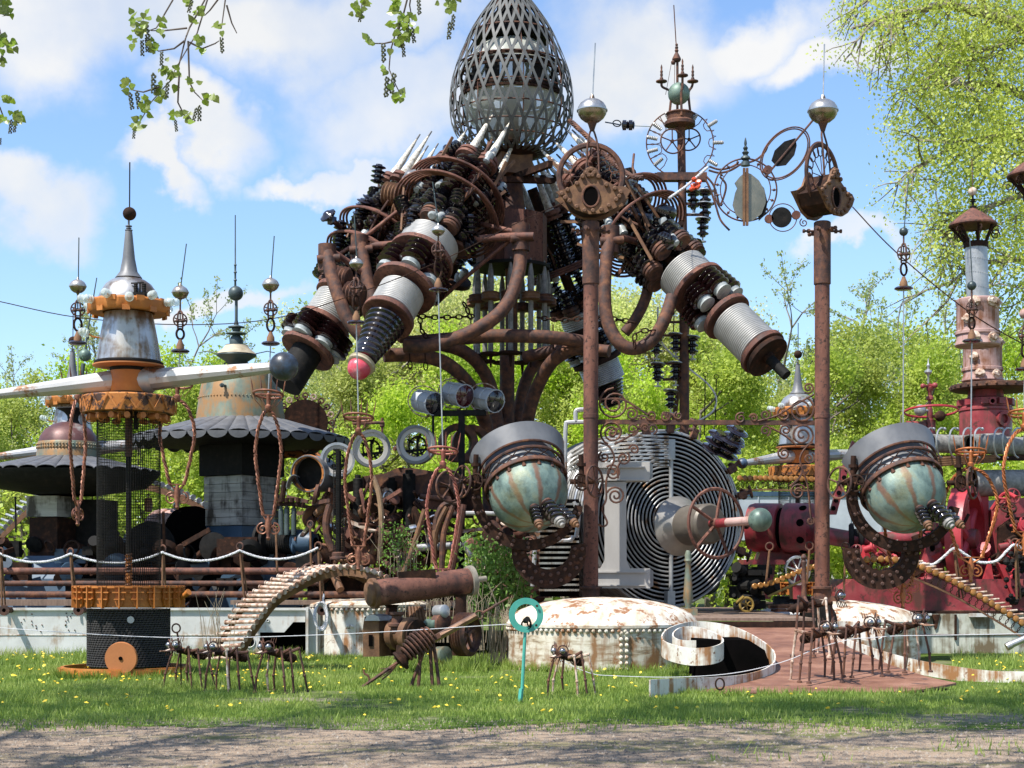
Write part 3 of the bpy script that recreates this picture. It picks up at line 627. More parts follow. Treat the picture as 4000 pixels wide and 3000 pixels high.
twig_group([[(1600, -260), (1590, 0), (1575, 60), (1545, 130), (1525, 200), (1520, 270), (1545, 330), (1565, 370)], [(1420, -260), (1415, 0), (1412, 40)], [(1640, -260), (1600, 20), (1610, 80)], [(1545, 160), (1500, 170), (1450, 170)], [(1760, -240), (1755, 10), (1745, 50)], [(1560, 90), (1555, 150), (1570, 180)]],
           [(1415, 30, 6, 14), (1405, 60, 3, 8), (1545, 30, 5, 16), (1555, 95, 8, 22), (1600, 105, 5, 16), (1560, 185, 6, 16), (1445, 185, 4, 9), (1505, 285, 3, 8), (1545, 385, 3, 12), (1575, 388, 2, 6), (1530, 10, 3, 10), (1750, 45, 4, 12), (1775, 10, 3, 10), (1590, 165, 3, 10)],
           [(1497, 175, 65), (1415, 40, 45), (1540, 290, 70), (1513, 305, 70), (1635, 0, 55), (1610, 110, 55), (1560, 120, 60), (1575, 170, 50), (1758, 90, 60), (1772, 60, 55), (1590, 80, 50)])
twig_group([[(-60, -200), (-20, 60), (0, 120), (10, 160)], [(-60, 350), (0, 420), (15, 460), (45, 480)], [(-60, 0), (0, 50), (20, 60)]],
           [(25, 45, 8, 16), (10, 175, 5, 14), (30, 190, 7, 16), (30, 405, 5, 12), (58, 455, 6, 12), (8, 480, 4, 10), (5, 250, 3, 8)],
           [(12, 200, 35), (45, 470, 50), (62, 470, 45), (3, 540, 25)])
# ---------------------------------------------------------------- barge hull, rails, ropes, tanks, deck, ramp
def rope(mb, pts, r, twist=0.10, strands=3):
    pts = [Vector(p) for p in pts]; q = [pts[0]]
    for a, b in zip(pts, pts[1:]):
        n = max(1, int((b - a).length / (twist / 5)))
        q += [a.lerp(b, (i + 1) / n) for i in range(n)]
    d = 0; out = [[] for _ in range(strands)]
    for i, p in enumerate(q):
        t = (q[min(i + 1, len(q) - 1)] - q[max(i - 1, 0)]).normalized(); _, u, v = frame(t)
        if i: d += (p - q[i - 1]).length
        for k in range(strands):
            a = d / twist * 2 * PI + k * 2 * PI / strands
            out[k].append(p + u * (math.cos(a) * r * .55) + v * (math.sin(a) * r * .55))
    for k in out: mb.tube(k, r * .55, 5)
    return mb
def sag(a, b, s, n=14): return [Vector(a).lerp(Vector(b), i / n) - UP * (s * 4 * (i / n) * (1 - i / n)) for i in range(n + 1)]
def rivets(mb, pts, r, nrm=None):
    for i, p in enumerate(pts): mb.ball(p, r, 7, 5)
    return mb
def smooth_path(pts, n=6):
    pts = [Vector(p) for p in pts]; out = []
    for i in range(len(pts) - 1):
        p0 = pts[max(i - 1, 0)]; p1 = pts[i]; p2 = pts[i + 1]; p3 = pts[min(i + 2, len(pts) - 1)]
        for k in range(n):
            t = k / n
            out.append(0.5 * ((2 * p1) + (p2 - p0) * t + (2 * p0 - 5 * p1 + 4 * p2 - p3) * t * t + (3 * p1 - p0 - 3 * p2 + p3) * t ** 3))
    return out + [pts[-1]]
HY = 31.6
h = T('barge_hull', P(600, 2561, HY), 'long low white painted steel barge hull standing in the grass behind the rope drum', 'barge')
mb = MB(); mb.pprism([(-420, 2384), (1192, 2384), (1192, 2430), (1145, 2430), (1110, 2470), (1015, 2470), (1015, 2575), (-420, 2575)], HY, .06); mb.build('side_plate', white_hull, h, False)
mb = MB(); mb.pbox(-420, 2375, 1195, 2384, HY - .05, .2); mb.build('top_flange', white_hull, h, False)
mb = MB(); mb.pbox(-420, 2479, 1012, 2482, HY - .012, .02); mb.build('weld_seam', white_rust, h, False)
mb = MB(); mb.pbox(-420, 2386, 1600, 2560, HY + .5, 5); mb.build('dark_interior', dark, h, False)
mb = MB(); mb.box((-4.6, 39, .83), (16, 14.4, .1)); mb.build('deck_plate', rust_dark, h, False)
for (x, y, r) in ((975, 2508, 20), (1046, 2424, 5)):
    mb = MB(); mb.lathe(P(x, y, HY - .012), VY, [(S(r, HY), 0), (S(r, HY), .01)], 20); o = mb.build('porthole', dark, h)
    mb = MB(); mb.ring(P(x, y, HY - .01), VY, S(r * 1.05, HY), .012, 22, 5); mb.build('rim', white_hull, o)
for x0, y0 in ((105, 2420), (145, 2455), (270, 2415), (275, 2440)):
    mb = MB(); rivets(mb, [P(x0 + R.uniform(-22, 22), y0 + R.uniform(-22, 22), HY - .01) for _ in range(5)], .014); mb.build('old_weld_marks', rust, h)
# horizontal pipes lying behind the hull edge
for (y, r, x0, x1, w, m) in ((2231, 14, -420, 1480, 'topmost', rust_red), (2279, 11, -420, 1260, 'middle', rust), (2322, 13, -420, 1440, 'lowest', rust)):
    mb = MB(); mb.cyl(P(x0, y, 32.6 - (y - 2231) * .003), P(x1, y, 32.6 - (y - 2231) * .003), S(r, 32.5), n=14)
    tag(mb.build('steel_pipe', m), '%s of three long rusty steel pipes along the barge edge' % w, 'pipe', 'long pipes along the barge')
mb = MB(); mb.pbox(-420, 2342, 520, 2366, 32.0, .3); mb.pbox(900, 2345, 1420, 2362, 32.0, .3)
tag(mb.build('timber', deck_m, smooth=False), 'weathered timber baulks lying on the barge edge below the pipes', 'timber')
for x in (15, 306, 1257):
    t = T('flanged_pipe_end', P(x, 2384, 31.2), 'x', 'pipe end', 'pipe flanges at the barge edge')
    t['label'] = {15: 'rusty flanged pipe end by the outermost rope post on the barge edge', 306: 'rusty flanged pipe end just left of the orange column', 1257: 'rusty flanged pipe end hung with a coil of rope by the white tank'}[x]
    c = P(x, 2384, 31.15)
    mb = MB(); mb.lathe(c, VY, [(.04, 0), (.105, 0), (.105, .05), (.06, .06), (.06, .45), (.04, .45)], 16, False, True); mb.build('flange', rust, t)
    mb = MB(); mb.lathe(c + VY * .03, VY, [(.05, 0), (.05, .02)], 12); mb.build('bore', dark, t)
# posts with an eye at the top, each a thing, and the white rope through them
def stanchion(x, y0, xf, yf, Y, lab, two=True, ringr=15):
    t = T('rope_post', P(xf, yf, Y), lab, 'post', 'rope posts along the barge')
    mb = MB(); top = P(x, y0 + 2 * ringr, Y); mb.tube([top, P(xf, yf, Y)], S(4.5, Y), 6); mb.build('rod', rust_yel, t)
    if two: mb = MB(); mb.tube([top + VX * .02, P(xf + 14, yf, Y + .1)], S(4, Y), 6); mb.build('rod', rust_yel, t)
    mb = MB(); mb.ring(P(x, y0 + ringr, Y), Vector((.5, 1, 0)), S(ringr, Y), S(3.5, Y), 18, 6); mb.build('eye', rust, t)
PY = 31.5
for a in ((2, 2140, 8, 2385, 'rope post with top eye at the picture edge on the barge'), (275, 2142, 292, 2385, 'rope post just left of the tall orange column'), (636, 2130, 634, 2345, 'rope post just right of the orange column cage'),
          (937, 2120, 955, 2345, 'rope post in front of the blue machine under the bell'), (1243, 2118, 1256, 2375, 'rope post behind the arched roller track, end of the white rope')):
    stanchion(a[0], a[1], a[2], a[3], PY, a[4])
for a in ((1078, 2045, 1083, 2235, 'short eye post left of the arched roller track crest'), (1212, 2035, 1216, 2235, 'short eye post behind the arched roller track near the wire tower'), (1338, 2063, 1342, 2240, 'short eye post right of the wire mesh tower'),
          (1868, 2122, 1868, 2290, 'eye post among the green bush'), (1988, 2160, 1975, 2350, 'bare rod post left of the ball eye bracket')):
    stanchion(a[0], a[1], a[2], a[3], 31.8, a[4], False, 13)
mb = MB(); pth = []
kn = [(-140, 2160), (2, 2163), (276, 2163), (636, 2157), (937, 2150), (1242, 2140)]
for (a, b), s_ in zip(zip(kn, kn[1:]), (.1, .17, .2, .19, .2)):
    q = sag(P(*a, PY - .02), P(*b, PY - .02), s_); pth += q if not pth else q[1:]
rope(mb, pth, S(5, PY)); tag(mb.build('white_rope', rope_m), 'thick white twisted rope slung between the posts on the barge', 'rope')
mb = MB(); c = P(1250, 2382, 30.9)
for k in range(3): rope(mb, [c + Vector((math.sin(a) * .12 + .02 * k, -.02 * k, -.13 - math.cos(a) * (.22 + .03 * k))) for a in [i * 2 * PI / 24 for i in range(25)]], .02)
rope(mb, [P(1266, 2320, 31), P(1262, 2345, 30.95), P(1275, 2370, 30.9)], .02)
tag(mb.build('rope_coil', rope_m), 'small coil of grey white rope hung on the pipe end by the white tank', 'rope')

# drum-shaped white tanks with riveted rims
def arc_lathe(mb, o, prof, a0, a1, n=36, side=True):
    o = Vector(o); rs = []
    for i in range(n + 1):
        a = a0 + (a1 - a0) * i / n
        rs.append([o + Vector((math.cos(a) * r, math.sin(a) * r, z)) for r, z in prof])
    k = len(prof); b = len(mb.v)
    for r in rs: mb.v.extend(r)
    for i in range(n):
        for j in range(k - 1): mb.f.append((b + i * k + j, b + (i + 1) * k + j, b + (i + 1) * k + j + 1, b + i * k + j + 1))
    return mb
def boiler(name, cx, Y, rm, zr, zt, lab, a0, a1, seam=None, mat_s=white_rust, mat_d=white_dome):
    c = P(cx, HZ, Y); c.z = 0
    t = T(name, c, lab, 'tank')
    mb = MB(); arc_lathe(mb, c, [(rm - .02, -.02), (rm, .0), (rm, zr * .5), (rm, zr)], a0, a1, 72); mb.build('shell', mat_s, t)
    mb = MB(); arc_lathe(mb, c, [(rm + .035, zr + .002), (rm + .035, zr + .05), (rm + .01, zr + .07)] + [(rm * math.cos(u) * .995, zr + .07 + (zt - zr - .07) * math.sin(u)) for u in [i * PI / 2 / 9 for i in range(1, 9)]] + [(.003, zt)], a0, a1, 72); mb.build('domed_lid', mat_d, t)
    mb = MB(); n = int((a1 - a0) * rm / .105)
    mb.v = []; rivets(mb, [c + Vector((math.cos(a) * (rm + .012), math.sin(a) * (rm + .012), zr - .045)) for a in [a0 + (a1 - a0) * i / n for i in range(n + 1)]], .036); o = mb.build('rim_rivets', mat_d, t, kind='stuff')
    if seam:
        a = seam; mb = MB(); pl = []
        for dz in range(int(zr / .10)): pl += [c + Vector((math.cos(a + s_) * (rm + .015), math.sin(a + s_) * (rm + .015), .05 + dz * .1)) for s_ in (-.028, .028)]
        rivets(mb, pl, .037); mb.build('seam_rivets', mat_d, t, kind='stuff')
    return t, c
t1, c1 = boiler('domed_tank', 2352, 27.75, 1.66, .73, 1.23, 'large rusty white domed tank with riveted rim, behind the green ring sign', 0, 2 * PI, seam=-PI / 2 + .16, mat_s=tank_m)
t2, c2 = boiler('half_dome_tank', 3192, 30.0, 1.88, .72, 1.16, 'half of a white riveted dome tank behind the iron insects', -PI * .5, PI * .5, mat_s=tank_m)
mb = MB(); mb.prism([c2 + Vector((0, y, z)) for y, z in [(-1.88, 0), (-1.88, .74)] + [(-1.88 * math.cos(u), .77 + .39 * math.sin(u)) for u in [i * PI / 12 for i in range(13)]] + [(1.88, 0)]], (.03, 0, 0)); mb.build('cut_face', black, t2, False)
t3, c3 = boiler('white_tank_end', 1430, 32.75, 1.27, .97, 1.14, 'white tank end with rust streaks and riveted lid at the right end of the barge', -PI, 0)
mb = MB()
for x in (1200, 1246): mb.pbox(x - 6, 2372, x + 4, 2572, 31.50 if x == 1200 else 31.7, .3)
mb.pbox(1206, 2380, 1240, 2572, 31.62, .2); mb.build('corner_plate', white_hull, t3, False)
mb = MB(); rivets(mb, [P(x, 2447, 31.46) for x in (1358, 1375)], .035); mb.build('bolt_head', white_rust, t3)

# the low wooden deck at the middle, its step and the rusty steel ramp
dk = T('wooden_deck', (0, 30, 0), 'low weathered timber deck between the coil drum and the ramp', 'deck')
x0 = P(1980, 0, 30).x; x1 = P(3186, 0, 28).x; yb = 28.0; i = 0
while yb < 37.5:
    w = .235; mb = MB(); mb.box(((x0 + x1) / 2, yb + w / 2, .825 + R.uniform(-.004, .004)), (x1 - x0, w - .012, .05)); mb.build('plank', deck_m, dk, False); yb += w
mb = MB(); mb.box(((x0 + x1) / 2, 28.06, .40), (x1 - x0, .1, .78)); mb.build('step_riser', rust_dark, dk, False)
A_ = .66 / 6.5
def rampP(px, py):
    Y = (1.58 + A_ * 21.4) / ((py - HZ) / F + A_); z = .02 + A_ * (Y - 21.4)
    return Vector(((px - 2000) / F * Y, Y, z))
left = [(2700, 2448), (2880, 2470), (2995, 2520), (3024, 2580), (2990, 2640), (2690, 2690), (2760, 2711), (2950, 2716)]
rightp = [(3195, 2448), (3320, 2530), (3480, 2598), (3630, 2645), (3740, 2668), (3560, 2700), (3250, 2712)]
def bound(pl):
    q = sorted((rampP(*p).y, rampP(*p).x) for p in pl); ys = [a for a, _ in q]; xs = [b for _, b in q]
    return lambda y: float(np.interp(y, ys, xs))
bL, bR = bound(left), bound(rightp)
rp = T('steel_ramp', (3.2, 24, 0), 'wide rust brown steel plate ramp sloping down to the grass under the iron insects', 'ramp')
ys = np.linspace(21.36, 27.95, 12)
for a, b in zip(ys[:-1], ys[1:]):
    a2 = a + .010; sub = np.linspace(a2, b, 4)
    z = lambda y: .02 + A_ * (y - 21.4)
    poly = [Vector((bL(y), y, z(y))) for y in sub] + [Vector((bR(y), y, z(y))) for y in sub[::-1]]
    mb = MB(); mb.prism(poly, (0, 0, -.03)); mb.build('plate', ramp_m, rp, False)
mb = MB(); mb.prism([Vector((bL(y), y, -.02 + A_ * (y - 21.4))) for y in ys] + [Vector((bR(y), y, -.02 + A_ * (y - 21.4))) for y in ys[::-1]], (0, 0, -.35)); mb.build('underside', rust_dark, rp, False)
mb = MB(); mb.pprism([(2726, 2500), (2925, 2500), (2988, 2540), (3004, 2590), (2985, 2640), (2860, 2650), (2726, 2652)], 24.0, 1.2); mb.build('shade_block', dark, rp, False)  # solid black block put in for the shade and dark cavity inside the curl

# white ribbons of plate that scroll at the ramp's sides
def ribbon(pts, hgt, th, mat, name, lab, cat='scroll rail'):
    q = smooth_path(pts, 7); rs = []
    for i, p in enumerate(q):
        t = (q[min(i + 1, len(q) - 1)] - q[max(i - 1, 0)]); t.z = 0; t.normalize(); n = Vector((t.y, -t.x, 0)) * th / 2
        rs.append([p - n, p + n, p + n - UP * hgt, p - n - UP * hgt])
    mb = MB(); mb.rings(rs); return tag(mb.build(name, mat, None, True, 30), lab, cat, 'white scrolled rails of the ramp')
ribbon([P(*p) for p in [(2538, 2655, 20.4), (2620, 2650, 20.9), (2700, 2648, 21.4), (2860, 2640, 22.0), (2960, 2622, 22.5), (3018, 2592, 23.0), (3026, 2555, 23.5), (3003, 2522, 24.1), (2940, 2480, 24.9), (2860, 2446, 25.5), (2760, 2428, 25.8), (2685, 2430, 25.7), (2615, 2452, 25.2),
        (2586, 2482, 24.5), (2602, 2508, 24.0), (2690, 2530, 23.5), (2780, 2526, 23.4), (2824, 2505, 23.7), (2800, 2476, 24.3), (2720, 2448, 24.9), (2655, 2452, 24.9), (2628, 2480, 24.6), (2665, 2500, 24.3), (2780, 2500, 24.2)]], .262, .022, white_rust, 'scroll_rail', 'rusty white steel ribbon curled into a spiral beside the domed tank and the shade block')
ribbon([P(*p) for p in [(4140, 2628, 23.4), (4000, 2623, 23.5), (3847, 2618, 23.8), (3630, 2587, 24.4), (3485, 2554, 25.0), (3340, 2507, 25.8), (3232, 2471, 26.6), (3204, 2450, 27.0), (3232, 2433, 27.3), (3304, 2426, 27.4), (3391, 2438, 27.2), (3452, 2464, 26.8), (3440, 2492, 26.3), (3380, 2502, 26.1), (3290, 2493, 26.2), (3254, 2470, 26.5), (3275, 2448, 26.9), (3350, 2445, 26.9), (3420, 2466, 26.6)]], .215, .022, white_rust, 'scroll_rail', 'rusty white steel ribbon rail curling behind the iron insects')
mb = MB(); mb.ring(P(2812, 2672, 20.9), Vector((.3, 1, 0)), S(17, 21), .012, 18, 6, e=1.3); tag(mb.build('shackle', rust_dark), 'small iron shackle lying on the white scroll rail in the grass', 'shackle')

# arched track of rollers rising out of the grass
Rt = [(905, 2590), (936, 2534), (968, 2477), (1017, 2407), (1060, 2352), (1104, 2315), (1180, 2271), (1229, 2243), (1277, 2225), (1343, 2213), (1397, 2217), (1451, 2230), (1494, 2246), (1530, 2270)]
Lt = [(790, 2600), (822, 2540), (846, 2492), (893, 2420), (925, 2372), (970, 2330), (1040, 2280), (1095, 2250), (1150, 2232), (1225, 2216), (1290, 2212), (1350, 2217), (1400, 2230), (1440, 2250)]
Rq = smooth_path([P(x, y, 29.2) for x, y in Rt], 10); Lq = smooth_path([P(x, y, 29.75) for x, y in Lt], 10)
def resample(q, n):
    L = [0]
    for a, b in zip(q, q[1:]): L.append(L[-1] + (b - a).length)
    out = []
    for i in range(n):
        d = L[-1] * i / (n - 1); j = max(0, min(len(q) - 2, int(np.searchsorted(L, d) - 1))); out.append(q[j].lerp(q[j + 1], (d - L[j]) / max(1e-6, L[j + 1] - L[j])))
    return out
NR = 31; Rq = resample(Rq, NR); Lq = resample(Lq, NR)
tk = T('roller_track', P(900, 2590, 29.4), 'arched rusty white roller track curving up out of the grass', 'roller track')
for i in range(NR):
    a, b = Lq[i], Rq[i]; d = (b - a).normalized()
    mb = MB(); mb.cyl(a, b, .035, n=8); o = mb.build('roller', rust_pale, tk)
    mb = MB(); mb.lathe(a - d * .025, d, [(.05, 0), (.05, .02)], 10); mb.lathe(b + d * .005, d, [(.055, 0), (.055, .02)], 12); mb.build('end_disc', rust_pale, o)
for q, off in ((Rq, -.03), (Lq, .03)):
    rs = []
    for i, p in enumerate(q):
        t = (q[min(i + 1, NR - 1)] - q[max(i - 1, 0)]).normalized(); dn = (Rq[i] - Lq[i]).normalized(); nn = dn.cross(t).normalized()
        if nn.z < 0: nn = -nn
        p2 = p + dn * off; rs.append([p2 - nn * .05, p2 - nn * .05 + dn * .012, p2 - nn * .17 + dn * .012, p2 - nn * .17])
    mb = MB(); mb.rings(rs); mb.build('side_rail', rust_yel, tk, True, 30)
# ---------------------------------------------------------------- the tall orange column with silver arms
CY = 25.2; cx = 503
cl_ = T('energy_column', P(cx, 2640, CY), 'tall orange and silver column with mesh cage, two tapered arms and a leaning orange disc', 'column', 'orange columns with silver arms')
cl_.location.z = 0; ORG[cl_.name] = Vector(cl_.location); C0 = Vector(cl_.location)
zz = lambda y: CZ + (HZ - y) / F * CY
pz = lambda n: S(n, CY)
mb = MB(); c = P(490, 2650, CY); c.z = 0
mb.lathe(c, UP, [(.955, -.02), (.955, .165), (1.0, .165), (1.0, .12), (1.02, .12), (1.02, -.02)], 40, False, True); o = mb.build('base_ring', orange, cl_)
mb = MB()
for k in range(16):
    a = k * PI / 8 + .1; mb.box(c + Vector((math.cos(a) * 1.025, math.sin(a) * 1.025, .07)), (.14 + .06 * (k % 3), .04, .15), (Vector((-math.sin(a), math.cos(a), 0)), Vector((math.cos(a), math.sin(a), 0)), UP))
mb.build('segment_lug', orange, o, False)
prof = [(pz(100), zz(2612)), (pz(140), zz(2606))]
for i in range(26):
    z0 = 2600 - i * 8.6; prof += [(pz(150), zz(z0)), (pz(158), zz(z0 - 2)), (pz(158), zz(z0 - 6.4))]
mb = MB(); mb.lathe((C0.x, CY, 0), UP, prof, 48); dr = mb.build('rope_drum', coil_black, cl_, True, 50)
mb = MB()
for i in range(26):                                                       # the lay of the rope shows as slanted knuckles
    for k in range(64):
        a = k * PI / 32 + i * .03; z = zz(2600 - i * 8.6 - 4.2)
        if math.sin(a) > .3: continue
        p = Vector((C0.x + math.cos(a) * pz(157), CY + math.sin(a) * pz(157), z)); t = Vector((-math.sin(a), math.cos(a), .25)).normalized()
        mb.bar(p - t * .022, p + t * .022, .02, .022)
mb.build('rope_strands', coil_black, dr, kind='stuff')
mb = MB()
for k in range(6):
    a = k * PI / 3 + .4; mb.box((C0.x + math.cos(a) * .5, CY + math.sin(a) * .5, .11), (.16, .16, .22))
mb.build('foot_blocks', black, cl_, False)
mb = MB(); mb.lathe(P(471, 2572, CY - .98), VY, [(pz(62) * (CY - .98) / CY, 0), (pz(62), .05)], 36); o = mb.build('leaning_disc', orange_tan, cl_)
mb = MB(); mb.lathe(P(470, 2572, CY - .995), VY, [(.03, 0), (.03, .02)], 10); mb.build('hub_hole', dark, o)
mb = MB(); mb.lathe(P(510, 2421, CY - .665), VY, [(.055, 0), (.055, .02)], 18); mb.build('round_plate', galv, cl_)
# lower ring with its lugs
mb = MB(); mb.lathe((C0.x, CY, 0), UP, [(pz(190), zz(2368)), (pz(192), zz(2298)), (pz(212), zz(2296)), (pz(212), zz(2288)), (pz(150), zz(2288)), (pz(150), zz(2368))], 48, False, True); lr = mb.build('lower_ring', orange, cl_)
lug = MB()
w = pz(1)
lug.prism([Vector((x * w, 0, -y * w)) for x, y in ((-16, -40), (16, -40), (16, 10), (9, 32), (0, 42), (-9, 32), (-16, 10))], (0, -.03, 0))
lug.box((0, -.06, 0), (.018, .07, pz(84))); lug.box((0, -.05, pz(18)), (pz(52), .05, .02)); lug.box((0, -.05, pz(-8)), (pz(40), .05, .02)); lug.box((0, -.05, pz(40)), (pz(36), .07, .02))
lm = lug.mesh('lug', False); lm.materials.append(orange)
for k in range(20):
    a = k * PI / 10 + .07; inst(lm, 'lug', cl_, Matrix.Translation((C0.x + math.cos(a) * pz(194), CY + math.sin(a) * pz(194), zz(2330))) @ Matrix.Rotation(a + PI / 2, 4, 'Z'))
mb = MB(); mb.tube([P(700, 2335, CY - .1), P(722, 2325, CY - .2), P(738, 2312, CY - .25)], [.035, .04, .055], 10); mb.build('spout', orange, cl_)
# wire mesh cage and the shaft inside
mb = MB(); wr = .0042; r = pz(121)
for k in range(84):
    a = k * 2 * PI / 84; mb.tube([(C0.x + math.cos(a) * r, CY + math.sin(a) * r, zz(2292)), (C0.x + math.cos(a) * r, CY + math.sin(a) * r, zz(1620))], wr, 3, cap=False)
for i in range(62):
    mb.ring((C0.x, CY, zz(2290 - i * 10.8)), Vector((.02 * math.sin(i), .01, 1)), r + .003, wr, 40, 3)
mb.build('mesh_cage', black, cl_, kind='stuff')
mb = MB(); mb.cyl((C0.x, CY, zz(2170)), (C0.x, CY, zz(1780)), pz(11), n=12); mb.build('inner_shaft', black, cl_)
mb = MB(); mb.cyl((C0.x, CY, zz(1785)), (C0.x, CY, zz(1560)), pz(15), n=12); mb.build('inner_sleeve', rust, cl_)
mb = MB(); pts = [Vector((C0.x + math.cos(i * .8) * .035, CY + math.sin(i * .8) * .035, zz(2292 - i * 1.6))) for i in range(80)]; mb.tube(pts, .028, 5); mb.build('auger', orange_worn, cl_)
mb = MB(); mb.cyl((C0.x + .14, CY - .1, zz(1680)), (C0.x + .14, CY - .1, zz(1610)), pz(8), n=10); mb.build('hanging_plug', black, cl_)
# upper ring
mb = MB(); mb.lathe((C0.x, CY, 0), UP, [(pz(168), zz(1618)), (pz(176), zz(1616)), (pz(179), zz(1556)), (pz(172), zz(1550)), (pz(60), zz(1548)), (pz(60), zz(1600)), (pz(160), zz(1606))], 48, False, True); ur = mb.build('upper_ring', orange_worn, cl_)
for k in range(16):
    a0 = k * PI / 8; a1 = a0 + PI / 16; a2 = a0 + PI / 8; q = [(a0, 1612), (a1, 1554), (a2, 1612)]
    pp = [Vector((C0.x + math.cos(a) * pz(184), CY + math.sin(a) * pz(184), zz(y))) for a, y in q]
    mb = MB(); mb.bar(pp[0], pp[1], .012, .03); mb.bar(pp[1], pp[2], .012, .03); mb.build('truss_strap', orange_worn, cl_, False)
for k in range(16):
    a = k * PI / 8 + PI / 16; d = Vector((math.cos(a), math.sin(a), 0)); p = Vector((C0.x, CY, zz(1634))) + d * pz(118)
    mb = MB(); mb.cyl(p, p + d * pz(40), pz(12), n=14); mb.build('pipe_end', orange_tan, cl_)
for k in range(12):
    a = k * PI / 6; d = Vector((math.cos(a), math.sin(a), 0)); p = Vector((C0.x, CY, zz(1640))) + d * pz(150)
    mb = MB(); mb.ring(p, d.cross(UP), pz(16), .008, 12, 5); mb.build('ring_hook', orange_worn, cl_)
# hub and arms
mb = MB(); mb.lathe((C0.x, CY, 0), UP, [(pz(66), zz(1552)), (pz(70), zz(1540)), (pz(70), zz(1442)), (pz(66), zz(1438))], 32); mb.build('hub', orange, cl_)
mb = MB(); mb.lathe((C0.x, CY, 0), UP, [(pz(72), zz(1552)), (pz(73), zz(1545)), (pz(73), zz(1534)), (pz(71), zz(1533))], 32); mb.lathe((C0.x, CY, 0), UP, [(pz(71), zz(1450)), (pz(72), zz(1448)), (pz(72), zz(1436)), (pz(71), zz(1434))], 32); mb.build('hub_band', black, cl_)
mb = MB(); mb.lathe((C0.x, CY, 0), UP, [(pz(60), zz(1437)), (pz(138), zz(1432)), (pz(138), zz(1427)), (pz(60), zz(1425))], 40); mb.build('hub_flange', orange_tan, cl_)
for a, b, r0, r1 in (((560, 1486), (1066, 1436), 46, 21), ((450, 1488), (-6, 1540), 44, 18)):
    A = P(*a, CY); B = P(*b, CY - .35)
    d = (B - A).normalized()
    mb = MB(); mb.lathe(A, d, [(pz(r0), 0), (pz(r1), (B - A).length)], 12); mb.build('arm', alu, cl_, True, 10)
    mb = MB(); mb.ball(B + d * pz(44 if r1 > 20 else 26), pz(56 if r1 > 20 else 34), 28, 16); mb.build('arm_ball', ballblue, cl_)
mb = MB(); mb.lathe(P(545, 1488, CY), Vector((1, 0, .1)), [(pz(54), 0), (pz(54), pz(40)), (pz(47), pz(52))], 14); mb.build('arm_socket', alu, cl_)
# bell-shaped silver hood
mb = MB(); mb.lathe((C0.x, CY, 0), UP, [(pz(128), zz(1428)), (pz(133), zz(1422)), (pz(133), zz(1416)), (pz(126), zz(1412))], 40); mb.build('hood_rim', black, cl_)
mb = MB(); mb.lathe((C0.x, CY, 0), UP, [(pz(125), zz(1414)), (pz(112), zz(1330)), (pz(96), zz(1245)), (pz(92), zz(1225))], 40); mb.build('cone_hood', steel, cl_)
prof = [(pz(100), zz(1222)), (pz(150), zz(1226)), (pz(156), zz(1216)), (pz(156), zz(1186)), (pz(148), zz(1178)), (pz(100), zz(1180))]
mb = MB(); rs = []
for r, z in prof: rs.append([Vector((C0.x + math.cos(k * PI / 36) * r * (1 + (.02 * math.sin(k * .5 * 4) if r > .5 else 0)), CY + math.sin(k * PI / 36) * r * (1 + (.02 * math.sin(k * .5 * 4) if r > .5 else 0)), z)) for k in range(72)])
mb.rings(rs, True, False); mb.build('collar', orange, cl_)
for k in range(18):
    a = k * PI / 9; mb = MB(); t = Vector((-math.sin(a), math.cos(a), 0)); d = Vector((math.cos(a), math.sin(a), 0))
    mb.box(Vector((C0.x, CY, zz(1186 if k % 2 else 1224))) + d * pz(154), (pz(30), .03, pz(20)), (t, d, UP)); mb.build('collar_tab', orange, cl_, False)
gi = MB(); gi.lathe((0, 0, 0), UP, [(.02, 0), (.05, .01), (.062, .03), (.05, .05), (.066, .07), (.055, .1), (.06, .12), (.035, .15), (.01, .155)], 14)
gm = gi.mesh('glass_insulator'); gm.materials.append(insul_glass)
for k in range(12):
    a = k * PI / 6 + .25; d = Vector((math.cos(a), math.sin(a), .12)).normalized(); p = Vector((C0.x, CY, zz(1195 + (14 if k % 2 else 0)))) + d * pz(155)
    inst(gm, 'glass_insulator', cl_, place(p, d, 1.1))
    mb = MB(); mb.cyl(p - d * .1, p + d * .03, .014, n=6); mb.build('insulator_pin', orange, cl_)
a = 3.5; p = Vector((C0.x, CY, zz(1325))) + Vector((math.cos(a), math.sin(a), 0)) * pz(112)
inst(gm, 'glass_insulator', cl_, place(p + Vector((-.15, -.06, .05)), Vector((-1, -.3, .3)), 1.1)); mb = MB(); mb.tube([p, p + Vector((-.1, -.05, .01)), p + Vector((-.15, -.06, .05))], .014, 6); mb.build('insulator_pin', orange, cl_)
mb = MB(); mb.lathe((C0.x, CY, 0), UP, [(pz(118), zz(1192)), (pz(118), zz(1180)), (pz(114), zz(1158)), (pz(104), zz(1135)), (pz(88), zz(1112)), (pz(66), zz(1096)), (pz(44), zz(1087)), (pz(15), zz(1082))], 40); mb.build('dome', steel, cl_)
pl = T_ = MB(); q = P(545, 1145, CY - .44)
pl.box(q + Vector((0, .04, -.06)), (.19, .14, .11)); pl.box(q + Vector((.01, .03, 0)), (.24, .06, .03))
for s_ in (-1, 1):
    pl.lathe(q + Vector((.065 * s_, .03, 0)), UP, sum([[(.036, i * .028), (.028, i * .028 + .014)] for i in range(6)], []), 10)
pl.bar(q + Vector((0, .03, 0)), q + Vector((0, .03, .17)), .02, .02, VY); pl.bar(q + Vector((-.14, .03, .16)), q + Vector((.06, .03, .17)), .02, .02); pl.build('black_plug', black, cl_, True, 30)
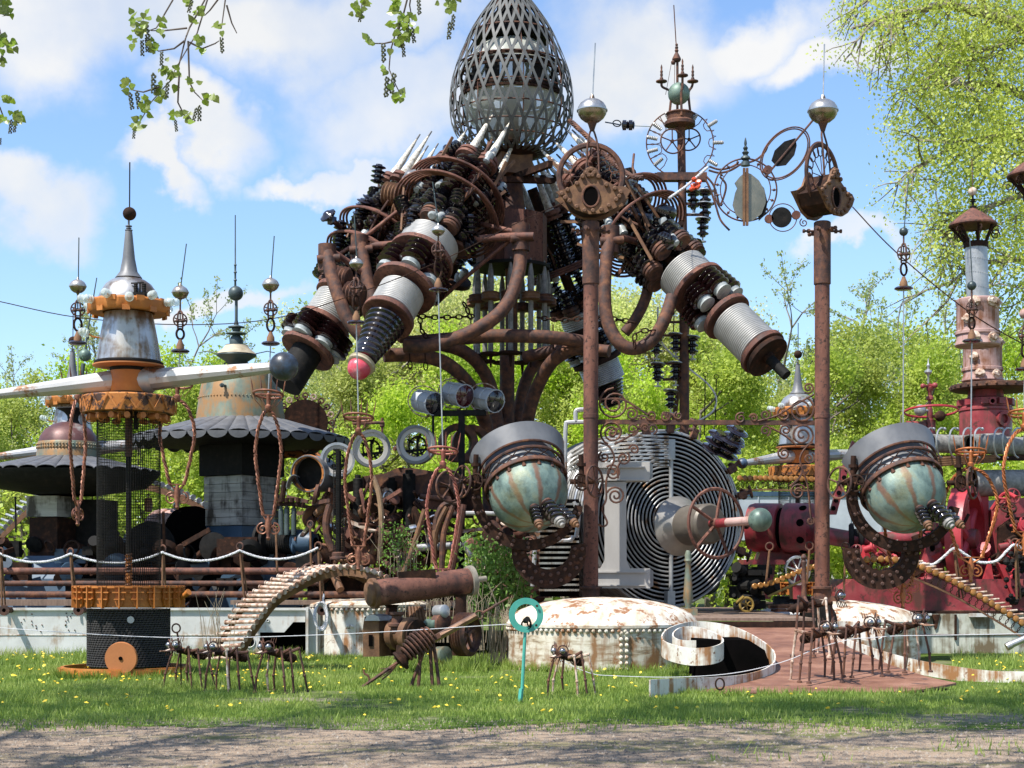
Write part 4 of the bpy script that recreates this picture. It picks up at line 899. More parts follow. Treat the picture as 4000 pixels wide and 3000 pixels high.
mb = MB(); mb.lathe((C0.x, CY, 0), UP, [(pz(52), zz(1086)), (pz(50), zz(1083)), (pz(34), zz(1062)), (pz(24), zz(1010)), (pz(18), zz(950)), (pz(14), zz(908)), (pz(13), zz(902))], 24); mb.build('spire', sgrey, cl_)
mb = MB()
for y, r in ((900, 15), (892, 11), (884, 13)): mb.lathe((C0.x, CY, 0), UP, [(pz(3), zz(y + 3)), (pz(r), zz(y + 1)), (pz(r), zz(y - 2)), (pz(3), zz(y - 4))], 16)
mb.cyl((C0.x, CY, zz(905)), (C0.x, CY, zz(860)), pz(4), n=8); mb.build('spire_rings', sgrey, cl_)
mb = MB(); mb.ball((C0.x + pz(3), CY, zz(835)), pz(26), 22, 14); mb.build('spire_ball', rust_dark, cl_)
mb = MB(); mb.cyl((C0.x + pz(3), CY, zz(812)), (C0.x + pz(4), CY, zz(634)), pz(2.6), n=6); mb.build('lightning_rod', black, cl_)
q = P(283, HZ, 38.8); q.z = 0; dup(cl_, q, .12, 1.0, 'second silver and orange column, half hidden behind the purplish bell and wavy roof')
q = P(3116, HZ, 41.2); q.z = 0; dup(cl_, q, .5, 1.0, 'third orange and silver column, far behind the scrolled iron of the right pillar')
# ---------------------------------------------------------------- two copper bells under pleated umbrella roofs, and what stands round them
def roof_sheets(t, c, r0, z0, r1, z1, n, mat, valance=0):
    w0 = math.pi * r0 / n; w1 = math.pi * r1 / n; L = [0, .33, .66, 1]; rs = []
    for u in L:
        r = r0 + (r1 - r0) * u; z = z0 + (z1 - z0) * u; w = (w0 + (w1 - w0) * u) * 1.01; hgt = w * .30
        rs.append([Vector((r, math.cos(k * PI / 6) * w, z + math.sin(k * PI / 6) * hgt)) for k in range(7)] + [Vector((r, math.cos(k * PI / 6) * w * .97, z + math.sin(k * PI / 6) * hgt - .012)) for k in range(6, -1, -1)])
    mb = MB(); mb.rings(rs)
    if valance:
        mb.prism([Vector((r1, math.cos(k * PI / 8) * w1 * .98, z1 + .02 - math.sin(k * PI / 8) * valance)) for k in range(9)], (.01, 0, 0))
    me = mb.mesh('roof_sheet', True, 60); me.materials.append(mat)
    for k in range(n):
        inst(me, 'roof_sheet', t, Matrix.Translation((c.x, c.y, 0)) @ Matrix.Rotation(k * 2 * PI / n + .05, 4, 'Z'))
def bellc(cx, Y): v = P(cx, HZ, Y); v.z = 0; return v
YA = 36.0
ta = T('bell_tower', bellc(945, YA), 'verdigris copper bell on boarded block post, slate roof with scalloped edge, spired finial', 'bell tower', 'copper bells under umbrella roofs')
A = bellc(945, YA); za = lambda y: CZ + (HZ - y) / F * YA; ra = lambda n: S(n, YA)
mb = MB(); mb.vl(940, YA, [(176, 1700), (172, 1640), (162, 1560), (152, 1505), (132, 1462), (95, 1446), (50, 1440)], 48); mb.build('copper_bell', patina_bell, ta)
mb = MB()
for k in range(70):
    a = k * 2 * PI / 70; mb.ball(bellc(940, YA) + Vector((math.cos(a) * ra(163.5), math.sin(a) * ra(163.5), za(1560))), .018, 6, 4)
mb.build('bell_rivets', patina_bell, ta, kind='stuff')
mb = MB(); q = P(885, 1508, YA - .85); mb.cyl(q, q + Vector((-.1, -.2, 0)), .03, n=8); mb.lathe(q + Vector((-.07, -.14, 0)), Vector((-.4, -1, 0)), [(.05, 0), (.05, .03)], 10); mb.build('bell_spout', slateblue, ta)
mb = MB(); fx = 924
mb.vl(fx, YA, [(36, 1446), (30, 1430), (44, 1412), (78, 1390), (76, 1386)], 28); mb.build('inverted_bowl', bellcream if False else slateblue, ta)
mb = MB(); mb.vl(fx, YA, [(78, 1385), (70, 1376), (52, 1362), (44, 1350)], 28); mb.build('cream_bell', bellcream, ta)
mb = MB(); mb.vl(fx - 1, YA, [(44, 1349), (40, 1347), (26, 1345), (27, 1330), (22, 1318), (14, 1310), (40, 1304), (38, 1301), (12, 1298), (18, 1285), (16, 1282), (33, 1279), (31, 1276), (10, 1270), (6, 1250), (6, 1170)], 22); mb.build('finial', slateblue, ta)
mb = MB(); mb.ball(P(fx - 3, 1146, YA), ra(29), 22, 14); mb.build('finial_ball', slateblue, ta)
mb = MB(); mb.vl(fx - 5, YA, [(5, 1120), (4, 1100), (7, 1095), (4, 1089), (4, 1068), (7, 1064), (4, 1058), (4, 1040), (6, 1035), (3, 1030), (2, 840)], 10); mb.build('finial_rod', slateblue, ta)
mb = MB()
for s_ in (-1, 1): mb.ring(P(fx + s_ * 40, 1425, YA), VY, ra(8), ra(2.5), 14, 5)
for s_ in (-1, 1): mb.tube([P(fx + s_ * 60, 1385, YA), P(fx + s_ * 120, 1372, YA), P(fx + s_ * 150, 1378, YA)], .012, 5)
mb.build('curl_feet', slateblue, ta)
roof_sheets(ta, A, ra(165), za(1642), ra(418), za(1722), 34, roofgrey, .16)
mb = MB(); mb.lathe((A.x, A.y, 0), UP, [(ra(400), za(1735)), (ra(150), za(1745)), (ra(150), za(1670)), (ra(405), za(1730))], 48, False, True); mb.build('roof_frame', black, ta)
ax_ = lambda r: (Vector((math.cos(r), math.sin(r), 0)), Vector((-math.sin(r), math.cos(r), 0)), UP)
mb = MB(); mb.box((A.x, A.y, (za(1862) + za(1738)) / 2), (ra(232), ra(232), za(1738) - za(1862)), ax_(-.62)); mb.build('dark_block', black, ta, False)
for i in range(6):
    y1 = 1864 + i * 32; y2 = y1 + 31
    mb = MB(); mb.box((A.x, A.y, (za(y1) + za(y2)) / 2), (ra(206) + .003 * (i % 2), ra(206) + .003 * (i % 2), za(y1) - za(y2) - .004), ax_(-.62)); mb.build('board_course', board, ta, False)
mb = MB(); mb.rings([[A + Vector((math.cos(-.62 + PI / 4 + k * PI / 2) * r, math.sin(-.62 + PI / 4 + k * PI / 2) * r, z)) for k in range(4)] for r, z in ((ra(225), .85), (ra(200), za(2200)), (ra(140), za(2057)))]); mb.build('machine_foot', blue_deep, ta, False)

YB = 34.0
tb = T('bell_tower', bellc(265, YB), 'purplish copper bell under wavy slate umbrella roof beside the tall orange column', 'bell tower', 'copper bells under umbrella roofs')
B = bellc(265, YB); zb = lambda y: CZ + (HZ - y) / F * YB; rb = lambda n: S(n, YB)
mb = MB(); mb.vl(268, YB, [(123, 1800), (120, 1765), (117, 1758)], 40); mb.vl(268, YB, [(119, 1757), (119, 1736), (115, 1728)], 40); mb.build('bell_skirt', patina_bell, tb)
mb = MB(); mb.vl(268, YB, [(115, 1730), (108, 1705), (90, 1680), (62, 1660), (30, 1650)], 40); mb.build('bell_dome', copper_dark, tb)
mb = MB()
for k in range(60):
    a = k * 2 * PI / 60
    for y in (1740, 1752): mb.ball(bellc(268, YB) + Vector((math.cos(a) * rb(120.5), math.sin(a) * rb(120.5), zb(y))), .02, 6, 4)
mb.build('bell_rivets', patina_bell, tb, kind='stuff')
mb = MB(); mb.vl(285, YB, [(28, 1655), (20, 1640), (22, 1625), (34, 1610), (60, 1598), (58, 1595)], 26); mb.build('funnel', black, tb)
mb = MB(); mb.tube([P(302, 1597, YB), P(326, 1420, YB)], [rb(10), rb(8)], 10); mb.tube([P(333, 1380, YB), P(340, 1310, YB), P(378, 1085, YB)], [rb(5), rb(3.5), rb(2)], 8)
for y in (1296, 1318): mb.ball(P(333 + (1390 - y) * .155, y, YB), rb(5), 8, 6)
mb.build('leaning_spire', slateblue, tb)
mb = MB(); mb.ball(P(332, 1388, YB), rb(24), 20, 12); mb.build('spire_ball', patina, tb)
roof_sheets(tb, B, rb(118), zb(1788), rb(352), zb(1848), 32, roofgrey)
mb = MB(); mb.lathe((B.x, B.y, 0), UP, [(rb(345), zb(1862)), (rb(300), zb(1905)), (rb(120), zb(1935)), (rb(100), zb(1800)), (rb(350), zb(1850))], 48, False, True); mb.build('roof_frame', black, tb)
mb = MB(); mb.box((B.x - .35, B.y, (zb(1940) + zb(2020)) / 2), (rb(135), rb(135), zb(1940) - zb(2020)), ax_(-.3)); mb.build('grey_block', board, tb, False)
mb = MB(); mb.box((B.x - .33, B.y, (zb(2023) + zb(2175)) / 2), (rb(125), rb(125), zb(2023) - zb(2175)), ax_(-.3)); mb.build('timber_block', rust_dark, tb, False)
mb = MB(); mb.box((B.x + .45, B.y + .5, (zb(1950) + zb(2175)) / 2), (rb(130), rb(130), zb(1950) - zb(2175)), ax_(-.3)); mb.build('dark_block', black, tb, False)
mb = MB(); mb.rings([[B + Vector((math.cos(-.3 + PI / 4 + k * PI / 2) * r - .3, math.sin(-.3 + PI / 4 + k * PI / 2) * r, z)) for k in range(4)] for r, z in ((rb(215), .85), (rb(200), zb(2260)), (rb(105), zb(2172)))]); mb.build('machine_foot', blue, tb, False)
mb = MB(); mb.cyl(P(60, 1940, YB - 1.2), P(62, 2080, YB - 1.2), .02, n=6); mb.build('hanging_rod', black, tb)

# dark drums and pots between the two towers
t = T('steel_drum', P(640, 2200, 35.5), 'big dark horizontal drum with brown sunlit flank behind the orange cage', 'drum')
d = Vector((.75, -.66, 0)); a = P(640, 2092, 36.4)
mb = MB(); mb.lathe(a, d, [(.0, -.02), (.62, -.02), (.62, .9)], 32, False); mb.build('drum_shell', pink, t)
mb = MB(); mb.lathe(a + d * .88, d, [(.65, 0), (.65, .3)], 32, True); mb.build('black_end', dark, t)
mb = MB(); mb.box(a + Vector((.3, .2, -1.0)), (1.3, .8, .9)); mb.build('cradle', black, t, False)
t = T('black_pot', P(560, 2250, 34.6), 'white pot with black lid rim behind the orange cage', 'pot')
mb = MB(); mb.lathe(P(580, 2140, 34.4), Vector((.6, -.8, .1)), [(.3, -.35), (.52, -.3), (.55, 0)], 28); mb.build('white_side', trailer_m, t)
mb = MB(); mb.lathe(P(580, 2140, 34.4), Vector((.6, -.8, .1)), [(.56, .01), (.56, .2), (.2, .26)], 28); mb.build('black_lid', black, t)
mb = MB(); mb.cyl(P(575, 2240, 34.6), P(575, 2345, 34.6), .3, n=14); mb.build('pot_stand', black, t)
for i, (x, y0, y1, r, lab) in enumerate(((580, 1945, 2000, 17, 'faded red jar standing on the dark drum'), (355, 2140, 2200, 15, 'faded red jar beside the dark timber block'), (128, 2120, 2180, 14, 'faded red jar under the wavy roof by the grey block'), (12, 2100, 2170, 26, 'wide faded red jar at the barge end under the wavy roof'))):
    mb = MB(); mb.vl(x, 34.8, [(r * .7, y1), (r, y1 - 15), (r, y0 + 15), (r * .75, y0 + 4), (r * .8, y0)], 16); tag(mb.build('red_jar', red if i else pink), lab, 'jar', 'faded red jars on the barge')
mb = MB(); mb.ball(P(688, 1975, 36), S(13, 36), 14, 10); mb.cyl(P(688, 1985, 36), P(688, 2000, 36), .04); tag(mb.build('steel_ball', steel), 'small shiny steel ball on top of the dark drum', 'ball')
# the far roller track that arches behind the roofs
tk = T('roller_track', P(300, 2200, 42), 'far arched roller track with silver rollers behind the umbrella roofs', 'roller track')
q = resample(smooth_path([P(x, y, 42) for x, y in [(-70, 2150), (30, 2050), (120, 1965), (230, 1895), (380, 1860), (520, 1866), (640, 1895), (740, 1935), (830, 1990), (900, 2050)]], 8), 44)
for i, p in enumerate(q):
    tdir = (q[min(i + 1, 43)] - q[max(i - 1, 0)]).normalized(); b = p + Vector((-.55, 1.0, .12)); dd = (b - p).normalized()
    mb = MB(); mb.cyl(p, b, .035, n=6); o = mb.build('roller', alu, tk)
    mb = MB(); mb.lathe(p - dd * .02, dd, [(.075, -.02), (.075, .02)], 10); mb.build('end_disc', alu, o)
rs = [[p + Vector((0, -.03, -.08)), p + Vector((0, .03, -.08)), p + Vector((0, .03, -.26)), p + Vector((0, -.03, -.26))] for p in q]
mb = MB(); mb.rings(rs); mb.build('side_rail', rust_yel, tk, True, 30)
# ---------------------------------------------------------------- the central tower: egg of zinc straps, drum, legs and arms of porcelain
YT = 36.0; ZT = lambda y: CZ + (HZ - y) / F * YT; RT = lambda n: S(n, YT)
tw = T('egg_tower', (P(1990, HZ, YT).x, YT, .85), 'huge rusty central tower of porcelain arms crowned by a latticed egg', 'sculpture')
EX = P(1998, HZ, YT).x
def sheds(mb, a, b, r, n, r0=.55, k=14):
    a = Vector(a); b = Vector(b); L = (b - a).length; pr = [(r * r0 * .9, 0)]
    for i in range(n):
        s0 = L * i / n; s1 = L / n
        pr += [(r * r0, s0 + s1 * .05), (r * .92, s0 + s1 * .30), (r, s0 + s1 * .42), (r * .93, s0 + s1 * .55), (r * r0, s0 + s1 * .72)]
    pr += [(r * r0 * .9, L)]
    return mb.lathe(a, b - a, pr, k)
# egg
EGG = [(14, -82), (32, -55), (52, -27), (74, 0), (110, 48), (143, 97), (169, 146), (190, 194), (210, 243), (226, 291), (236, 340), (241, 388), (240, 436), (234, 484), (213, 532), (178, 578), (128, 602), (60, 612)]
er = smooth_path([Vector((RT(r), 0, ZT(y))) for r, y in EGG], 4)
er = resample(er, 60)
NS = 28
for fam in (1, -1):
    rs_ = []
    off = .006 * fam
    for i, p in enumerate(er):
        u = i / 59; a = fam * u * 1.42; nrm = Vector((math.cos(a), math.sin(a), 0)); t = Vector((-math.sin(a), math.cos(a), 0))
        c = Vector((math.cos(a) * (p.x + off), math.sin(a) * (p.x + off), p.z))
        j0, j1 = max(i - 1, 0), min(i + 1, 59); da = fam * 1.42 * (j1 - j0) / 59
        d = (nrm * (er[j1].x - er[j0].x) + t * (p.x * da) + UP * (er[j1].z - er[j0].z)).normalized()
        nn = (nrm * -(er[j1].z - er[j0].z) + UP * (er[j1].x - er[j0].x)).normalized(); side = d.cross(nn).normalized()
        w = RT(5.3) ; h = .004
        rs_.append([c + side * w + nn * h, c - side * w + nn * h, c - side * w - nn * h, c + side * w - nn * h])
    mb = MB(); mb.rings(rs_); me = mb.mesh('lattice_strap', True, 30); me.materials.append(egggrey)
    for k in range(NS): inst(me, 'lattice_strap', tw, Matrix.Translation((EX, YT, 0)) @ Matrix.Rotation(k * 2 * PI / NS, 4, 'Z'))
mb = MB(); bb = []
for y in (60, 140, 262, 372, 452, 515, 560):
    r = float(np.interp(y, [q[1] for q in EGG], [q[0] for q in EGG])) * .965; mb.ring((EX, YT, ZT(y)), UP, RT(r), .018, 56, 5)
for k in range(8):
    a = k * PI / 4 + .2; mb.tube([Vector((EX + math.cos(a) * p.x * .96, YT + math.sin(a) * p.x * .96, p.z)) for p in er[4::4]], .014, 5)
mb.build('egg_frame', rust, tw)
mb = MB(); mb.lathe((EX, YT, 0), UP, [(RT(125), ZT(600)), (RT(70), ZT(618)), (RT(60), ZT(622)), (RT(60), ZT(610))], 36); mb.build('egg_foot_plate', rust_dark, tw)
mb = MB(); mb.lathe((EX, YT, 0), UP, [(RT(178), ZT(268)), (RT(172), ZT(240)), (RT(150), ZT(205)), (RT(115), ZT(178)), (RT(60), ZT(166)), (RT(3), ZT(164))], 40, False); mb.build('upper_bowl', bowl_m, tw)
mb = MB(); mb.lathe((EX, YT, 0), UP, [(RT(196), ZT(385)), (RT(186), ZT(430)), (RT(160), ZT(480)), (RT(115), ZT(525)), (RT(60), ZT(548)), (RT(3), ZT(552))], 40, False); mb.build('lower_bowl', bowl_m, tw)
for y, r in ((262, 190), (276, 182), (300, 205), (372, 200), (388, 206)):
    mb = MB(); mb.hoop((EX, YT, ZT(y)), UP, RT(r) - .05, RT(r), .05, 48); mb.build('cabin_hoop', rust_dark, tw)
for k in range(12):
    a = k * PI / 6 + .1; p = Vector((EX + math.cos(a) * RT(176), YT + math.sin(a) * RT(176), 0)); t = (Vector((-math.sin(a), math.cos(a), 0)), Vector((math.cos(a), math.sin(a), 0)), UP)
    mb = MB(); mb.box((p.x, p.y, (ZT(270) + ZT(378)) / 2), (.16 if k % 2 else .34, .03, ZT(270) - ZT(378)), t); mb.build('cabin_post', black, tw, False)
mb = MB(); mb.lathe((EX, YT, 0), UP, [(RT(30), ZT(560)), (RT(26), ZT(380)), (RT(90), ZT(372)), (RT(90), ZT(366))], 16); mb.build('cabin_seat', rust_dark, tw)
mb = MB(); mb.lathe((EX, YT, 0), UP, [(RT(150), ZT(160)), (RT(142), ZT(130)), (RT(100), ZT(90)), (RT(40), ZT(20))], 28); mb.build('cabin_crown', black, tw)
# neck, drum, mast
mb = MB(); mb.box((EX, YT, (ZT(612) + ZT(690)) / 2), (RT(128), RT(128), ZT(612) - ZT(690)), (Vector((.94, .34, 0)), Vector((-.34, .94, 0)), UP)); mb.build('neck_box', rust_red if False else rust_yel, tw, False)
mb = MB(); mb.bar(P(1560, 690, 35.2), P(2330, 712, 35.6), .12, .12); mb.bar(P(2150, 640, 34.4), P(1900, 735, 37), .12, .14); mb.bar(P(1800, 700, 36.5), P(2330, 690, 36.6), .1, .1); mb.build('cross_beam', rust_dark, tw, False)
mb = MB(); mb.lathe((EX, YT, 0), UP, [(RT(60), ZT(850)), (RT(48), ZT(780)), (RT(42), ZT(690))], 20); mb.build('neck_cone', rust, tw)
for k in range(10):
    a = k * PI / 5 + .1; b = (k + 1) * PI / 5 + .1; r = RT(135)
    p0 = Vector((EX + math.cos(a) * r, YT + math.sin(a) * r, 0)); p1 = Vector((EX + math.cos(b) * r, YT + math.sin(b) * r, 0))
    mb = MB(); m_ = (p0 + p1) / 2; tdir = (p1 - p0).normalized(); n_ = Vector((tdir.y, -tdir.x, 0)); mb.box((m_.x, m_.y, (ZT(846) + ZT(1042)) / 2), ((p1 - p0).length - .012, .05, ZT(846) - ZT(1042)), (tdir, n_, UP)); mb.build('drum_panel', rust_red, tw, False)
mb = MB(); mb.lathe((EX, YT, 0), UP, [(RT(128), ZT(1038)), (RT(128), ZT(850)), (RT(60), ZT(846))], 10); mb.build('drum_core', rust_dark, tw)
mb = MB(); mb.lathe((EX, YT, 0), UP, [(RT(150), ZT(1052)), (RT(150), ZT(1040)), (RT(30), ZT(1038)), (RT(30), ZT(1052))], 24, False, True); mb.build('drum_base', black, tw)
mb = MB(); mb.cyl((EX - .1, YT, .8), (EX - .1, YT, ZT(1375)), RT(29), n=16); mb.cyl((EX, YT, ZT(1375)), (EX, YT, ZT(1040)), RT(24), n=16); mb.lathe((EX - .1, YT, ZT(1382)), UP, [(RT(32), 0), (RT(32), .06)], 16); mb.build('mast', rust, tw)
# the cluster of porcelain tubes round the mast
for k in range(11):
    a = k * 2 * PI / 11 + .12; r = RT(142); p = Vector((EX + math.cos(a) * r, YT + math.sin(a) * r, 0))
    mb = MB(); mb.cyl((p.x, p.y, ZT(1395)), (p.x, p.y, ZT(1195)), RT(10), n=10); mb.lathe((p.x, p.y, ZT(1168)), UP, [(RT(12), 0), (RT(13), .3), (RT(10), .5), (RT(3), .75), (RT(2), .8)], 10); tb_ = mb.build('porcelain_tube', tube_grey, tw)
    mb = MB(); mb.lathe((p.x, p.y, ZT(1195)), UP, [(RT(28), 0), (RT(37), .03), (RT(34), .07), (RT(36), .1), (RT(34), .14), (RT(37), .17), (RT(28), .2)], 18); mb.build('pulley', rust_yel if k % 2 else rust, tb_)
    mb = MB(); mb.lathe((p.x, p.y, ZT(1400)), UP, [(RT(3), -.3), (RT(7), -.05), (RT(40), -.02), (RT(42), .03), (RT(12), .06)], 16); mb.build('foot_disc', rust_dark, tb_)
# bent pipe legs, ring and cradles
rl = [('leg_pipe', 27, [(1500, 1388, 33.4), (1620, 1388, 33.6), (1740, 1418, 34.0), (1830, 1500, 34.6), (1880, 1610, 35.1), (1905, 1750, 35.4), (1915, 2350, 35.5)]),
      ('leg_pipe', 27, [(1590, 1345, 34.6), (1720, 1345, 34.8), (1830, 1385, 35.2), (1905, 1480, 35.6), (1938, 1620, 35.8), (1945, 1750, 35.8), (1950, 2350, 35.8)]),
      ('leg_pipe', 27, [(2330, 1352, 33.8), (2250, 1358, 34.0), (2160, 1410, 34.4), (2100, 1510, 34.9), (2065, 1620, 35.2), (2055, 1750, 35.4), (2050, 2350, 35.5)]),
      ('leg_pipe', 25, [(2290, 1330, 36.8), (2180, 1355, 36.6), (2085, 1430, 36.4), (2035, 1560, 36.3), (2025, 1750, 36.2), (2020, 2350, 36.2)]),
      ('ring_pipe', 26, [(1600, 1338, 33.9), (1750, 1325, 33.6), (1950, 1312, 33.5), (2150, 1318, 33.6), (2290, 1338, 33.9)]),
      ('ring_pipe', 24, [(2050, 1395, 35), (2180, 1368, 34.6), (2290, 1365, 34.4), (2380, 1372, 34.2)]),
      ('cradle_pipe', 26, [(2034, 890, 33.6), (2034, 1000, 33.6), (2020, 1090, 33.4), (1985, 1180, 33.2), (1920, 1250, 33.0), (1810, 1310, 32.9), (1680, 1350, 32.9), (1580, 1352, 33)]),
      ('cradle_pipe', 26, [(1278, 965, 33.6), (1290, 1050, 33.4), (1320, 1150, 33.2), (1360, 1250, 33.1), (1430, 1330, 33.1), (1520, 1370, 33.2)]),
      ('cradle_pipe', 26, [(1405, 930, 34.4), (1425, 1040, 34.2), (1450, 1150, 34.0), (1500, 1250, 33.8), (1580, 1320, 33.6)]),
      ('cradle_pipe', 25, [(2390, 895, 33.4), (2370, 1000, 33.2), (2362, 1150, 33), (2375, 1260, 32.9), (2420, 1340, 32.8), (2480, 1362, 32.8), (2545, 1330, 32.8), (2595, 1250, 32.8), (2625, 1160, 33)]),
      ('cradle_pipe', 22, [(2440, 1300, 34), (2480, 1250, 34), (2520, 1170, 34.1), (2540, 1080, 34.2)]),
      ('brace_pipe', 15, [(1380, 965, 34.5), (1620, 950, 34.2), (1820, 938, 33.7), (1980, 925, 33.5), (2085, 922, 33.4)]),
      ('brace_pipe', 13, [(2355, 930, 33.3), (2430, 930, 33.6), (2500, 950, 34)]),
      ('brace_pipe', 12, [(1255, 1000, 33.5), (1300, 985, 33.8), (1450, 1090, 34.2)]),
      ('brace_pipe', 10, [(2080, 920, 33.5), (1900, 880, 34), (1850, 860, 34.5)]),
      ('brace_pipe', 8, [(1990, 940, 33.6), (1800, 1100, 34), (1700, 1190, 34.4)]),
      ('brace_pipe', 8, [(1610, 780, 34.4), (1420, 930, 34.6), (1330, 990, 34.7)])]
for nm, r, pts in rl:
    mb = MB(); q = smooth_path([P(*p) for p in pts], 6); mb.tube(q, RT(r) * .95, 12); mb.build(nm, rust if nm != 'brace_pipe' else rust_red, tw)
for x, y, Y in ((2034, 905, 33.6), (1278, 985, 33.6), (1405, 950, 34.4), (2385, 915, 33.4)):
    mb = MB(); mb.cyl(P(x, y - 30, Y), P(x, y + 75, Y), RT(33), n=14); mb.cyl(P(x - 40, y + 28, Y - .15), P(x + 50, y + 22, Y - .1), RT(15), n=10); mb.build('pipe_collar', rust, tw)
def chain(name, pts, size, parent=None, mat=rust_dark):
    q = smooth_path(pts, 6); L = sum((b - a).length for a, b in zip(q, q[1:])); q = resample(q, max(3, int(L / (size * 1.45)))); mb = MB()
    for i, (a, b) in enumerate(zip(q, q[1:])):
        d = (b - a).normalized(); _, u, v = frame(d); n_ = u if i % 2 else v; c = (a + b) / 2; s_ = d.cross(n_)
        mb.tube([c + d * (math.cos(k * PI / 5) * size) + s_ * (math.sin(k * PI / 5) * size * .55) for k in range(10)], size * .22, 4, True)
    return mb.build(name, mat, parent, kind='stuff')
for pts in ([(1560, 1225, 33.4), (1700, 1240, 33.6), (1850, 1235, 34)], [(1640, 1240, 33.5), (1650, 1300, 33.3), (1690, 1330, 33.1)], [(2100, 1240, 34), (2200, 1250, 33.6), (2340, 1240, 33.4), (2480, 1260, 33.2)], [(1810, 1180, 33.6), (1840, 1250, 33.4), (1830, 1320, 33.2)], [(2160, 1270, 34), (2162, 1360, 34)], [(1600, 1380, 33.3), (1602, 1440, 33.3)], [(1660, 1370, 33.3), (1664, 1450, 33.3)], [(2480, 1360, 32.6), (2484, 1300, 32.6), (2560, 1290, 32.7)]):
    chain('chain', [P(*p) for p in pts], .085, tw)

